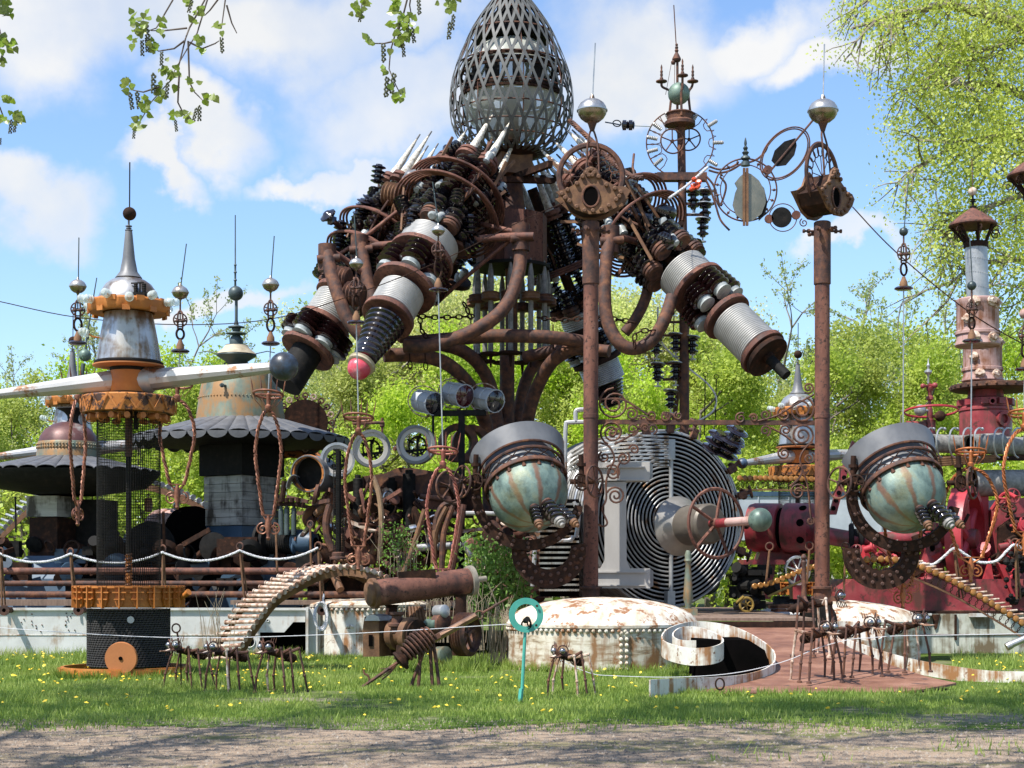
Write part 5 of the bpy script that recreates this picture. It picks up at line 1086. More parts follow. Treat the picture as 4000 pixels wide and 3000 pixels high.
# the arms
def arm(A0, A1, comps, rnd):
    A0 = Vector(A0); A1 = Vector(A1); ax = (A1 - A0); L = ax.length; d, u, v = frame(ax)
    at = lambda t: A0 + ax * t
    mb = MB(); mb.cyl(at(.04), at(.95), .13, n=10); root = mb.build('porcelain_arm', rust_dark, tw)
    for c in comps:
        k = c[0]
        if k == 'coil':
            n = int((c[2] - c[1]) * L / .045); pr = [(.1, 0)]; LL = (c[2] - c[1]) * L
            for i in range(n): pr += [(c[3] - .022, LL * i / n), (c[3], LL * (i + .35) / n), (c[3], LL * (i + .65) / n)]
            pr += [(c[3] - .01, LL), (.1, LL)]
            mb = MB(); mb.lathe(at(c[1]), d, pr, 40); mb.build('ribbed_spool', c[4] if len(c) > 4 else spool, root, True, 70)
        elif k == 'flange':
            mb = MB(); mb.lathe(at(c[1]), d, [(c[2] * .55, -.02), (c[2] * .97, -.06), (c[2], -.05), (c[2], .05), (c[2] * .97, .06), (c[2] * .55, .06)], 40, True); mb.build('flange', c[3] if len(c) > 3 else rust_red, root)
        elif k == 'ring':        # insulators round the axis: t0, t1, distance from axis, radius, count, sheds, material, cap
            _, t0, t1, rr, r, n, ns, m, cap = c
            for i in range(n):
                a = i * 2 * PI / n + rnd.uniform(-.12, .12) + (.3 if t0 > .5 else 0); o_ = (u * math.cos(a) + v * math.sin(a)) * rr
                a0, a1 = at(t0 + rnd.uniform(-.006, .006)) + o_, at(t1 + rnd.uniform(-.012, .012)) + o_ * rnd.uniform(.92, 1.05)
                mb = MB(); sheds(mb, a0, a1, r, ns); ob = mb.build('insulator', m, root)
                dd = (a1 - a0).normalized()
                if cap == 'rust':
                    mb = MB(); mb.lathe(a0 - dd * .16, dd, [(r * .25, .01), (r * .55, .0), (r * .8, -.02), (r * .85, .01), (r * .92, .02), (r * .92, .07), (r * .78, .075), (r * .78, .10), (r * .94, .105), (r * .94, .16), (r * .8, .165), (r * .7, .2)], 20); mb.build('pulley_cap', rust, root)
                elif cap == 'pale':
                    mb = MB(); mb.lathe(a0 - dd * .13, dd, [(r * .5, 0), (r * .72, .02), (r * .62, .07), (r * .7, .13), (r * .6, .16)], 16); mb.build('pale_cap', pale, root)
                elif cap == 'top':
                    mb = MB(); mb.lathe(a1, dd, [(r * .7, -.02), (r * 1.3, -.01), (r * 1.36, .05), (r * 1.0, .06), (r * 1.0, .10), (r * 1.3, .11), (r * 1.25, .2), (r * .7, .21)], 20); mb.build('pulley_cap', rust_red, root)
                    sp = rnd.uniform(.95, 1.5); mb = MB(); pr = [(.105, .15)]
                    for j in range(9): pr.append(((.11 - .085 * j / 9) * rnd.uniform(.9, 1.1), .2 + sp * j / 9))
                    pr += [(.018, .2 + sp), (.015, .3 + sp)]
                    mb.lathe(a1, dd, pr, 12); mb.build('peeling_spike', peel, root)
                    mb = MB(); mb.lathe(a1 + dd * (.2 + sp), dd, [(.024, 0), (.02, .16)], 8); mb.build('spike_tip', sgrey, root)
        elif k == 'cone':
            _, t0, t1, r0, r1, n, m = c; pr = []; LL = (t1 - t0) * L
            for i in range(n):
                f = lambda q: r0 + (r1 - r0) * q
                pr += [(f(i / n) * .9, LL * i / n), (f((i + .4) / n) * 1.0, LL * (i + .3) / n), (f((i + .6) / n), LL * (i + .55) / n), (f((i + .9) / n) * .9, LL * (i + .8) / n)]
            mb = MB(); mb.lathe(at(t0), d, pr, 28); mb.build('ribbed_cone', m, root)
        elif k == 'hoop':
            _, t, r, n = c
            for i in range(n):
                rr = r * (1 - .055 * i); mb = MB(); mb.ring(at(t) + d * .05 * i, d, rr, .028, 48, 6, 0 if n > 9 else -.4, 2 * PI - .4 if n <= 9 else 2 * PI); mb.build('hoop', rust_red, root)
            for i in range(3):
                a = i * 2.1 + .5; o_ = (u * math.cos(a) + v * math.sin(a)); mb = MB(); mb.bar(at(t - .02) + o_ * r * .25, at(t) + o_ * r, .05, .09); mb.build('hoop_spoke', rust, root, False)
        elif k == 'pipe':
            mb = MB(); mb.cyl(at(c[1]), at(c[2]), c[3], n=22); mb.build('pipe_end', c[4], root)
        elif k == 'bits':
            for i in range(c[3]):
                t = rnd.uniform(c[1], c[2]); a = rnd.uniform(0, 6.28); o_ = (u * math.cos(a) + v * math.sin(a)) * rnd.uniform(.25, .80); dd = (d + Vector((rnd.gauss(0, .3), rnd.gauss(0, .3), rnd.gauss(0, .3)))).normalized()
                mb = MB()
                if i % 6 < 1: mb.lathe(at(t) + o_, dd, [(.06, 0), (.095, .03), (.085, .1), (.1, .15), (.09, .24), (.05, .25)], 12); mb.build('pale_cap', pale, root)
                elif i % 6 == 5: mb.tube([at(t) + o_, at(t) + o_ + dd * .4, at(t) + o_ + dd * .8 + u * .15], .028, 6); mb.build('bent_rod', rust if i % 4 else rust_red, root)
                elif i % 6 < 4: sheds(mb, at(t) + o_, at(t) + o_ + dd * .42, .165, 4, .5, 12); mb.build('insulator', glaze_black, root)
                else: mb.bar(at(t) + o_, at(t) + o_ + dd * 1.1, .04, .06); mb.build('strap', rust_yel, root, False)
    return root, at, d
rnd = random.Random(4)
r1_, at, d = arm(P(1405, 1435, 31.6), P(1880, 600, 35.2), [('cone', .035, .20, .24, .44, 9, glaze_black), ('flange', .215, .56), ('coil', .235, .325, .49), ('flange', .345, .69), ('ring', .38, .455, .52, .30, 6, 4, glaze, 'pale'), ('flange', .475, .72), ('coil', .48, .56, .63),
    ('ring', .60, .67, .58, .24, 7, 3, glaze_black, 'rust'), ('bits', .54, .88, 130), ('hoop', .69, 1.2, 5), ('hoop', .77, 1.12, 5), ('ring', .70, .86, .62, .20, 7, 8, glaze, 'top')], rnd)
mb = MB(); mb.ball(at(-.004), .235, 24, 14); mb.build('lamp_ball', redball, r1_)
mb = MB(); mb.lathe(at(.0), d, [(.24, .02), (.285, .05), (.27, .1), (.29, .13), (.24, .17)], 22); mb.build('lamp_collar', bellcream, r1_)
arm(P(1118, 1505, 34.0), P(1690, 600, 36.4), [('pipe', 0, .135, .345, black), ('flange', .14, .62), ('ring', .17, .232, .5, .31, 6, 4, glaze, 'pale'), ('flange', .245, .60), ('coil', .255, .345, .53), ('flange', .36, .6), ('ring', .40, .46, .45, .22, 6, 3, glaze_black, 'rust'), ('bits', .36, .78, 90), ('hoop', .52, .95, 4), ('hoop', .62, 1.0, 3),
    ('ring', .60, .80, .50, .165, 7, 10, glaze, 'top')], rnd)
arm(P(3045, 1440, 31.9), P(2235, 640, 35.6), [('pipe', -.03, .04, .11, black), ('flange', .055, .48, rust_dark), ('flange', .075, .52), ('coil', .09, .215, .46), ('flange', .235, .55), ('ring', .28, .345, .45, .26, 6, 4, glaze, 'pale'), ('flange', .365, .64), ('coil', .37, .445, .56), ('ring', .50, .56, .55, .235, 7, 3, glaze_black, 'rust'), ('bits', .47, .88, 130),
    ('hoop', .63, 1.1, 5), ('hoop', .72, 1.1, 4), ('ring', .70, .90, .55, .18, 8, 10, glaze, 'top')], rnd)
arm(P(2402, 1592, 38.2), P(2060, 690, 36.9), [('cone', .01, .11, .24, .46, 7, glaze_black), ('coil', .115, .20, .50, galv), ('flange', .21, .6, rust_dark), ('ring', .25, .33, .5, .24, 6, 3, glaze_black, 'pale'), ('flange', .35, .6, rust_dark), ('coil', .36, .42, .5), ('ring', .46, .52, .5, .22, 6, 3, glaze_black, 'rust'), ('bits', .45, .65, 18), ('hoop', .6, .9, 3), ('ring', .58, .82, .52, .19, 6, 9, glaze_black, 'top')], rnd)
arm(P(1740, 1130, 38.6), P(1900, 690, 37.2), [('flange', .1, .55, rust_dark), ('bits', .1, .5, 14), ('ring', .3, .82, .5, .19, 6, 9, glaze_black, 'top')], rnd)
for (x, y, Y, q, m) in ((1598, 685, 34.0, (1720, 700, 34.6), sgrey), (1280, 840, 34.4, (1330, 890, 34.8), glaze_black)):
    c = P(x, y, Y); e = P(*q); dd = (c - e).normalized(); mb = MB(); mb.cyl(e, c, .06, n=8); o = mb.build('knob_arm', rust_dark, tw)
    ds = Vector((-.55, -.6, .7)).normalized()
    mb = MB(); mb.lathe(c - ds * .12, ds, [(.08, -.1), (.13, -.04), (.09, .02), (.19, .09), (.19, .13), (.1, .17), (.07, .2), (.02, .21)], 18); mb.build('knob', m, o)
for (x, y, Y, r) in ((1535, 760, 34.9, 46), (1575, 830, 34.8, 44), (1330, 1085, 33.5, 44), (1385, 1150, 33.3, 44)):
    c = P(x, y, Y); dd = Vector((.8, -.25, -.2)).normalized(); mb = MB(); pr = [(RT(r) * .6, -.2)]
    for i in range(5): pr += [(RT(r) * .85, -.2 + i * .08), (RT(r), -.17 + i * .08), (RT(r) * .85, -.13 + i * .08)]
    mb.lathe(c, dd, pr, 18); mb.build('grooved_pulley', rust_yel if y < 900 else rust, tw)
# ---------------------------------------------------------------- the two rusty pillars, their heads and the ball eyes
PYR = 30.5
def wheel(mb, c, nrm, r, rim, n=5, spoke=None, a=0.3):
    nrm, u, v = frame(nrm); c = Vector(c); mb.ring(c, nrm, r, rim, 32, 6)
    for k in range(n):
        q = c + (u * math.cos(a + k * 2 * PI / n) + v * math.sin(a + k * 2 * PI / n)) * r; mb.tube([c, q], spoke or rim * .8, 5)
    mb.lathe(c - nrm * rim * 2, nrm, [(r * .14, 0), (r * .16, rim * 2), (r * .14, rim * 4)], 10); return mb
rivet_mb = MB(); rivet_mb.lathe((0, 0, -.03), UP, [(.046, 0), (.046, .05), (.03, .065)], 8); rivet_me = rivet_mb.mesh('rivet'); rivet_me.materials.append(rust_yel)
rivet_dk = rivet_me.copy(); rivet_dk.materials.clear(); rivet_dk.materials.append(rust)
pl = T('pillar', P(2308, HZ, PYR), 'tall rusty pipe pillar by the coil drum with flat riveted head, silver float and rod on top', 'pillar', 'rusty pillars with riveted heads')
pl.location.z = .85; ORG[pl.name] = Vector(pl.location)
mb = MB(); mb.vl(2308, PYR, [(29, 2400), (29, 1100)], 22, False); mb.vl(2308, PYR, [(29, 1635), (31, 1634), (31, 1618), (29, 1617)], 22, False); mb.build('shaft', rust_red, pl)
mb = MB(); mb.vl(2308, PYR, [(33, 1110), (33, 870), (28, 866)], 22); mb.build('sleeve', rust, pl)
mb = MB(); mb.vl(2308, PYR, [(34, 2410), (34, 2300), (44, 2300), (44, 2292), (29, 2290)], 18); mb.build('foot_flange', rust, pl)
for k in range(6):
    a = k * PI / 3 + .2; d = Vector((math.cos(a), math.sin(a), 0)); c = P(2308, 903, PYR)
    mb = MB(); mb.cyl(c + d * .12, c + d * .36, .022, n=6); mb.lathe(c + d * .24, d, [(.045, 0), (.045, .05)], 6); mb.lathe(c + d * .34, d, [(.04, 0), (.04, .04)], 6); mb.build('clamp_bolt', rust, pl)
HD = [(2303, 664), (2328, 674), (2346, 712), (2403, 742), (2439, 743), (2459, 760), (2441, 790), (2403, 824), (2360, 845), (2300, 850), (2246, 832), (2192, 783), (2168, 764), (2216, 750), (2252, 728), (2278, 682)]
for dy, nm in ((-.30, 'head_plate'), (.26, 'head_plate')):
    mb = MB(); mb.prism([P(x, y, PYR) + VY * dy for x, y in HD], (0, .045, 0)); o = mb.build(nm, rust_yel, pl, False)
    if dy < 0:
        for (x, y) in [(2303 + dx, yy) for dx, yy in ((-30, 706), (32, 706), (-52, 733), (62, 738), (95, 752), (118, 766), (-88, 757), (-110, 772), (100, 795), (72, 818), (42, 833), (10, 838), (-22, 836), (-52, 822), (-80, 800), (-98, 788), (112, 782))] + [(2303 + 14 * math.cos(k), 690 + 12 * math.sin(k)) for k in range(6)]:
            inst(rivet_me, 'rivet', pl, place(P(x, y, PYR) + VY * (dy - .02), -VY))
        c = P(2305, 782, PYR) + VY * (dy - .012)
        mb = MB(); mb.lathe(c, VY, [(.15, 0), (.15, .01)], 26, True, e=1.28); mb.build('eye_hole', dark, o); mb = MB(); mb.ring(c, VY, .16, .022, 28, 6, e=1.28); mb.build('hole_rim', rust, o)
mb = MB(); mb.prism([P(x, y, PYR) - VY * .255 for x, y in [(2290, 690), (2316, 690), (2340, 735), (2400, 765), (2380, 820), (2330, 838), (2280, 838), (2230, 815), (2205, 770), (2262, 742)]], (0, .515, 0)); mb.build('head_core', rust_dark, pl, False)
c = P(2308, 690, PYR)
mb = MB(); mb.ring(c, VY, .615, .035, 40, 6, flat=1.6)
for k in range(18):
    a = k * PI / 9; q = c + VX * math.cos(a) * .49 + UP * math.sin(a) * .49; mb.ring(q, VY, .105, .012, 14, 4)
    if k % 2: mb.tube([c, c + VX * math.cos(a) * .39 + UP * math.sin(a) * .39], .009, 4)
mb.build('loop_wheel', rust, pl)
mb = MB(); mb.tube(smooth_path([P(2290, 690, PYR - .1), P(2294, 580, PYR - .05), P(2302, 525, PYR), P(2313, 506, PYR), P(2324, 525, PYR), P(2336, 580, PYR - .05), P(2340, 690, PYR - .1)], 5), .02, 7); mb.build('shackle_hook', rust, pl)
def floatball(mbt, mbb, c, r):
    mbt.lathe(c, UP, [(r * 1.06, -.012), (r * 1.06, .012), (r, .014), (r * .96, r * .25), (r * .8, r * .5), (r * .52, r * .7), (r * .2, r * .82), (r * .15, r * .98), (r * .1, r * 1.1)], 28)
    mbb.lathe(c, UP, [(r * .05, -r * 1.15), (r * .22, -r * .84), (r * .5, -r * .76), (r * .8, -r * .52), (r * .96, -r * .26), (r, -.012)], 28)
float_low = M('brassy_steel', [(0.3, (0.20, 0.17, 0.12)), (0.6, (0.34, 0.30, 0.24))], 5, 0.3, 0.9, 0.03)
mb, m2 = MB(), MB(); c = P(2313, 432, PYR); floatball(mb, m2, c, S(57, PYR)); o = mb.build('float', steel, pl); m2.build('float_underside', float_low, o)
mb = MB(); mb.lathe(P(2313, 512, PYR), UP, [(.04, 0), (.07, .10), (.10, .17)], 14); mb.build('float_neck', rust, pl)
mb = MB(); mb.tube([P(2315, 375, PYR), P(2325, 168, PYR)], .013, 6); mb.build('lightning_rod', galv, pl)
q = P(3212, HZ, PYR); q.z = .85
dup(pl, q, math.radians(50), 1.0, 'tall rusty pipe pillar behind the iron insects, its riveted head turned sideways')
# ball eye on its yoke
def eyemat():
    m, nt, b = newmat('streaked_verdigris')
    n1 = noise(nt, 2.6, 6, .62, (1, 1, .6)); c = ramp(nt, n1, [(0.28, (0.035, 0.05, 0.045)), (0.43, (0.10, 0.15, 0.132)), (0.58, (0.175, 0.245, 0.21)), (0.75, (0.24, 0.26, 0.17))])
    tcn = nt.nodes.new('ShaderNodeTexCoord'); sp = nt.nodes.new('ShaderNodeSeparateXYZ'); nt.links.new(tcn.outputs['Object'], sp.inputs[0])
    def mm(op, a, b_=None):
        n = nt.nodes.new('ShaderNodeMath'); n.operation = op
        for i, x in enumerate((a, b_)):
            if isinstance(x, (int, float)): n.inputs[i].default_value = x
            elif x is not None: nt.links.new(x, n.inputs[i])
        return n.outputs[0]
    oi = nt.nodes.new('ShaderNodeObjectInfo'); ang = mm('ADD', mm('ARCTAN2', sp.outputs['Y'], sp.outputs['X']), mm('MULTIPLY', oi.outputs['Random'], 2.0))
    n2 = noise(nt, 3, 4, .6); w = mm('ADD', mm('MULTIPLY', ang, 9), mm('MULTIPLY', n2, 2.6))
    f = ramp(nt, mm('SINE', w), [(0.62, (0, 0, 0)), (0.95, (1, 1, 1))])
    c = mixc(nt, mm('MULTIPLY', f, .85), c, (0.16, 0.072, 0.040))
    n3 = ramp(nt, noise(nt, 1.4, 4, .6, (1, 1, 1), (3, 1, 2)), [(0.52, (0, 0, 0)), (0.75, (1, 1, 1))]); c = mixc(nt, mm('MULTIPLY', n3, .6), c, (0.19, 0.17, 0.055))
    nt.links.new(c, b.inputs['Base Color']); b.inputs['Roughness'].default_value = .5; b.inputs['Metallic'].default_value = .15
    bump(nt, b, noise(nt, 5, 8, .7), .45, .03); return m
eye_m = eyemat()
ballmesh = MB(); ballmesh.ball((0, 0, 0), 1.0, 48, 28); ball_me = ballmesh.mesh('copper_ball', True, 80); ball_me.materials.append(eye_m)
def eye(cx, cy, Y, r, mir, lab):
    c = P(cx, cy, Y); ax = Vector((.22, -.56, -.79)).normalized(); _, u, v = frame(ax)      # v: upwards across the axis
    t = T('ball_eye', c, lab, 'ball lamp', 'copper ball eyes on yokes')
    inst(ball_me, 'copper_ball', t, place(c, ax, r))
    mb = MB(); mb.ring(c - ax * r * .26, ax, r * 1.06, .045, 52, 6, flat=.5); mb.hoop(c - ax * r * .28, ax, r * .95, r * 1.08, .05, 52); mb.build('rim_ring', rust, t)
    mb = MB(); mb.ring(c - ax * r * .62, ax, r * 1.06, .03, 52, 6); mb.ring(c - ax * r * .80, ax, r * 1.10, .028, 52, 6); mb.build('rear_ring', rust, t)
    for k in range(16):
        a = k * PI / 8; b = a + .38; dr = lambda q: (u * math.cos(q) + v * math.sin(q)) * r * 1.07
        mb = MB(); mb.tube([c - ax * r * .30 + dr(a), c - ax * r * .62 + dr(b)], .011, 4); mb.tube([c - ax * r * .30 + dr(b), c - ax * r * .62 + dr(a)], .011, 4); mb.build('lattice_bar', rust_dark, t)
        d = (u * math.cos(a) + v * math.sin(a)); q = c - ax * r * .24 + d * r * 1.01
        mb = MB(); mb.lathe(q, ax - d * .3, [(.03, -.02), (.03, .07), (.045, .075), (.045, .11), (.02, .125)], 8); mb.build('rim_bolt', rust, t)
    mb = MB(); mb.lathe(c - ax * r * 1.0, ax, [(r * .75, -.35), (r * .92, -.1), (r * .93, r * .7), (r * .85, r * .7)], 36, True); mb.build('inner_can', sgrey, t)
    mb = MB(); rs = []
    for i in range(33):
        a = -.25 + (PI + .5) * i / 32; d = u * math.cos(a) + v * math.sin(a); o0 = c - ax * r * .80 + d * r * 1.13; o1 = c - ax * r * 1.30 + d * r * 1.25
        rs.append([o0, o1, o1 - d * .012, o0 - d * .012])
    mb.rings(rs); mb.build('visor', sgrey, t, True, 60)
    mb = MB(); mb.box(c + Vector((.46, -.66, -.52)) * r * .93, (r * .55, r * .3, r * .4), (u, ax, v)); mb.build('nose_plate', black, t, False)
    for (du, dw, rr, L, sp) in ((.14, -.44, .115, .36, .16), (.46, -.34, .15, .46, .42), (.76, -.42, .115, .42, .62)):
        p0 = c + Vector((du, -math.sqrt(max(.02, 1 - du * du - dw * dw)), dw)) * r * 1.0; dd = Vector((sp, -.62, -.62)).normalized()
        mb = MB(); sheds(mb, p0, p0 + dd * L, rr, 4, .66, 16); o = mb.build('insulator', glaze_black, t)
        mb = MB(); mb.lathe(p0 + dd * L, dd, [(rr * .7, 0), (rr * .75, .06), (rr * .6, .065), (rr * .6, .1), (rr * .35, .11), (rr * .3, .16)], 14); mb.build('terminal_cap', rust_yel if rr < .12 else tube_grey, o)
        mb = MB(); mb.lathe(p0 - dd * .1, dd, [(rr * .8, 0), (rr * .85, .08), (rr * .7, .1)], 12); mb.build('socket', rust, o)
    # yoke arms and lower curl: flat curved bands with rivets
    def band(cc, R0, R1, a0, a1, dep, nm):
        mb = MB(); rs = []; n = 28
        for i in range(n + 1):
            a = a0 + (a1 - a0) * i / n; d = Vector((math.cos(a), 0, math.sin(a))); w = .75 + .25 * math.sin(PI * i / n)
            m_ = (R0 + R1) / 2; h_ = (R1 - R0) / 2 * w; p0 = cc + d * (m_ - h_); p1 = cc + d * (m_ + h_)
            rs.append([p0 - VY * dep, p1 - VY * dep, p1 + VY * dep, p0 + VY * dep])
        mb.rings(rs); o = mb.build(nm, rust_dark, t, True, 40)
        for i in range(11):
            a = a0 + (a1 - a0) * (i + .5) / 11
            for q in (.3, .7):
                d = Vector((math.cos(a), 0, math.sin(a))); inst(rivet_dk, 'rivet', o, place(cc + d * (R0 + (R1 - R0) * q) - VY * (dep + .01), -VY, .8))
        return o
    px1 = S(1, Y)
    band(c + Vector((0, .1, 0)), r * 1.18, r * 1.46, PI + (-.35 if mir < 0 else -.35), 2 * PI - .25, .10, 'yoke_arm')
    c2 = c + Vector((-mir * px1 * 78 if False else mir * px1 * 80, .3, -px1 * 218))
    band(c2, px1 * 80, px1 * 155, PI * (1.0 if mir > 0 else 0.98), 2 * PI + (.05 if mir < 0 else .15), .13, 'yoke_curl')
    for s_ in (-1, 1):
        w_ = c + Vector((s_ * r * 1.48, -.05, r * .28)); mb = MB(); wheel(mb, w_ + Vector((s_ * .14, 0, 0)), Vector((s_ * .8, -.55, .05)), .29, .022, 5); mb.build('handwheel', rust, t)
        mb = MB(); mb.cyl(c + Vector((s_ * r * 1.05, 0, r * .28)), w_ + Vector((s_ * .12, 0, 0)), .05, n=10); mb.box(w_ - VX * s_ * .1, (.16, .16, .2)); mb.cyl(w_ + UP * .1 - VX * s_ * .1, w_ + UP * .5 - VX * s_ * .12, .05, n=10); mb.lathe(w_ + UP * .28 - VX * s_ * .11, UP, [(.085, 0), (.085, .06)], 8); mb.build('trunnion', rust_dark, t, True, 30)
        mb = MB(); wheel(mb, w_ + Vector((-s_ * .12, -.2, -.02)), Vector((s_ * .5, -.8, .1)), .15, .018, 4); mb.build('small_handwheel', rust_dark, t)
    return t
eye(2064, 1925, 29.2, .735, 1, 'big green copper ball eye on riveted yoke, beside the pillar with the coil drum')
eye(3536, 1930, 29.2, .735, -1, 'big green copper ball eye on riveted yoke in front of the red machines')
# scrolled iron between the pillars
sg = T('scroll_ironwork', P(2760, 1650, 30.6), 'rusty scrolled ironwork hung along a bar between the two pillars', 'ironwork')
mb = MB(); mb.bar(P(2336, 1648, 30.6), P(3186, 1652, 30.6), .09, .09); mb.build('cross_bar', rust, sg, False)
for (x, y, r, turns, a0, hd) in [(2399, 1578, 56, 2.2, 1.6, 1), (2468, 1617, 24, 1.6, 2.4, -1), (2543, 1622, 18, 1.5, 3.5, 1), (2598, 1626, 18, 1.5, 1, -1), (2650, 1624, 15, 1.5, 2, 1), (2390, 1690, 42, 2.2, 4.4, -1), (2471, 1676, 23, 1.6, 4, 1), (2520, 1672, 15, 1.5, 3, -1), (2548, 1676, 18, 1.5, 5, 1),
                                 (2435, 1790, 24, 1.6, 1, -1), (2360, 1785, 20, 1.5, 2, 1), (2477, 1756, 18, 1.5, 3, -1), (2393, 1846, 28, 1.8, 2.4, -1), (2405, 1937, 32, 2.0, 2.8, -1), (3131, 1600, 46, 2.2, 1.2, -1), (3062, 1618, 24, 1.6, 2, 1), (2990, 1620, 20, 1.5, 1, -1), (2893, 1634, 20, 1.5, 1, 1), (2944, 1632, 15, 1.5, 3, -1),
                                 (3134, 1700, 42, 2.2, 4.6, 1), (3068, 1680, 20, 1.5, 4, -1), (2990, 1682, 20, 1.5, 5, 1), (3062, 1771, 22, 1.6, 2, 1), (3160, 1790, 20, 1.5, 1, -1), (3116, 1922, 28, 1.8, .4, 1), (3158, 1515, 20, 1.6, 4, 1), (3166, 2035, 14, 1.5, 1, -1)]:
    mb = MB(); mb.scroll(P(x, y, 30.55), S(r, 30.5), turns, a0, hd, .021, step=16, k=5); mb.build('scroll', rust, sg)
for pts in ([(2340, 1560), (2430, 1560), (2500, 1600), (2560, 1640)], [(3180, 1540), (3090, 1590), (3030, 1625), (2960, 1645)], [(2345, 1730), (2380, 1745), (2400, 1790), (2385, 1830), (2368, 1880), (2368, 1950), (2352, 1990), (2372, 2040), (2358, 2056), (2336, 2048)], [(2400, 1735), (2440, 1715), (2480, 1690), (2500, 1660)], [(2415, 1870), (2412, 1830), (2425, 1800)],
            [(3175, 1730), (3150, 1745), (3125, 1790), (3140, 1850), (3155, 1900), (3165, 2000), (3172, 2050)], [(3110, 1740), (3070, 1705), (3010, 1670)], [(3085, 1900), (3120, 1870), (3135, 1840)]):
    mb = MB(); mb.tube(smooth_path([P(x, y, 30.55) for x, y in pts], 5), .021, 5); mb.build('stem', rust, sg)
# the slim mast with globe and candlesticks behind, its rings and insulators
YM = 35.6
om = T('ornament_mast', P(2668, HZ, YM), 'slim rusty mast with globe, candlesticks and insulator shelves behind the pillars', 'mast')
om.location.z = .85; ORG[om.name] = Vector(om.location)
mb = MB(); mb.pt(YM, [(2676, 2340), (2672, 1200), (2664, 700), (2660, 480)], [20, 19, 16, 16], 14); mb.build('shaft', rust, om)
mb = MB(); mb.vl(2656, YM, [(48, 496), (60, 490), (60, 478), (50, 470), (52, 452), (58, 446), (50, 440)], 26); mb.vl(2656, YM, [(12, 520), (22, 500), (46, 496)], 18); mb.build('base_bowl', rust, om)
mb = MB(); mb.ball(P(2652, 366, YM), S(43, YM), 24, 14); mb.build('globe', patina, om)
mb = MB(); mb.vl(2646, YM, [(5, 440), (5, 230)], 10); mb.vl(2643, YM, [(14, 240), (18, 232), (16, 226), (8, 210), (5, 205), (8, 198), (5, 192), (7, 186), (4, 180), (6, 175), (3, 170)], 14); mb.build('bell_cap', rust, om)
mb = MB(); mb.tube([P(2641, 172, YM), P(2632, 20, YM)], .012, 6); mb.build('lightning_rod', rust, om)
for x, y, s_ in ((2584, 318, -1), (2666, 295, .15), (2706, 318, 1)):
    Yc = YM - (.3 if abs(s_) < .5 else 0); mb = MB()
    mb.tube(smooth_path([P(2656 + s_ * 42, 450, Yc), P(2656 + s_ * 36, 400, Yc), P(2656 + s_ * 34, 360, Yc), P(x - s_ * 4, 340, Yc), P(x, y + 8, Yc)], 4), .028, 6)
    mb.vl(x, Yc, [(4, y + 6), (22, y + 2), (22, y - 2), (7, y - 4), (7, y - 12), (4, y - 18), (6, y - 25), (4, y - 32), (6, y - 38), (3, y - 45), (4, y - 55), (1, y - 66)], 14); mb.build('candlestick', rust, om)
mb = MB(); mb.ball(P(2630, 244, YM), .055, 10, 6); mb.tube([P(2622, 250, YM), P(2600, 370, YM)], .008, 4); mb.tube([P(2636, 250, YM), P(2634, 330, YM)], .008, 4); mb.build('pulley_line', rust, om)
for c, rr, dn in ((P(2626, 552, YM - .25), 47, Vector((.25, -1, 0))), (P(2692, 545, YM + .2), 44, Vector((-.3, -1, .1)))):
    mb = MB(); wheel(mb, c, dn, S(rr, YM), .018, 5, .016); mb.build('handwheel', rust, om)
c = P(2656, 560, YM); mb = MB(); mb.ring(c, VY, S(131, YM), .016, 56, 5); rg_ = mb.build('coil_hoop', rust, om)
for k, a in enumerate([2.0, 2.5, 2.95, 3.4, 3.85, 1.05, .55, .02, 5.75]):
    d = Vector((math.cos(a), 0, math.sin(a))); q = c + d * S(112 if k < 6 else 150, YM); mb = MB(); pr = [(.03, -.13)]
    for i in range(6): pr += [(.05, -.12 + i * .04), (.036, -.10 + i * .04)]
    mb.lathe(q, d, pr + [(.03, .12)], 12); mb.build('white_coil', spool, rg_)
    mb = MB(); t_ = Vector((-d.z, 0, d.x)); mb.tube([c + d * S(130, YM) + t_ * .16, q + t_ * .15 - d * .05, q - d * .2 + t_ * .08, q - d * .22, q - d * .2 - t_ * .08, q - t_ * .15 - d * .05, c + d * S(130, YM) - t_ * .16], .011, 5); mb.build('coil_loop', rust, rg_)
mb = MB(); mb.pbox(2567, 672, 2762, 702, YM - .12, .24); mb.build('cross_arm', rust, om, False)
for x in (2515, 2540, 2565): mb = MB(); mb.lathe(P(x, 690, YM), VX, [(.03, -.07), (.09, -.05), (.09, 0), (.05, .02), (.08, .05), (.03, .07)], 14); mb.build('insulator', glaze_black, om)
def hung(x, y, par=om, Yh=YM):
    mb = MB(); sheds(mb, P(x, y, Yh), P(x, y + 66, Yh), S(24, Yh), 3, .5, 14); o = mb.build('hung_insulator', glaze_black, par)
    mb = MB(); mb.vl(x, Yh, [(14, y + 86), (14, y + 82), (3, y + 80), (4, y + 60)], 10); mb.build('hung_foot', galv, o); mb = MB(); mb.lathe(P(x, y - 2, Yh), Vector((.1, .1, 1)), [(S(30, Yh), 0), (S(30, Yh), .02)], 18); mb.build('insulator_disc', galv, o)
for x, y in ((2755, 750), (2755, 800), (2708, 752), (2745, 860), (2640, 1310), (2640, 1422), (2565, 1320), (2570, 1425), (2620, 1530), (2700, 1195), (2705, 1320)): hung(x, y)
for y, x0, x1 in ((745, 2680, 2800), (795, 2676, 2790), (838, 2676, 2770), (1258, 2590, 2680), (1310, 2560, 2680), (1420, 2545, 2680), (1482, 2590, 2680), (1195, 2676, 2740)):
    mb = MB(); mb.pbox(x0, y - 5, x1, y + 4, YM - .03, .06); mb.build('shelf_arm', rust, om, False)
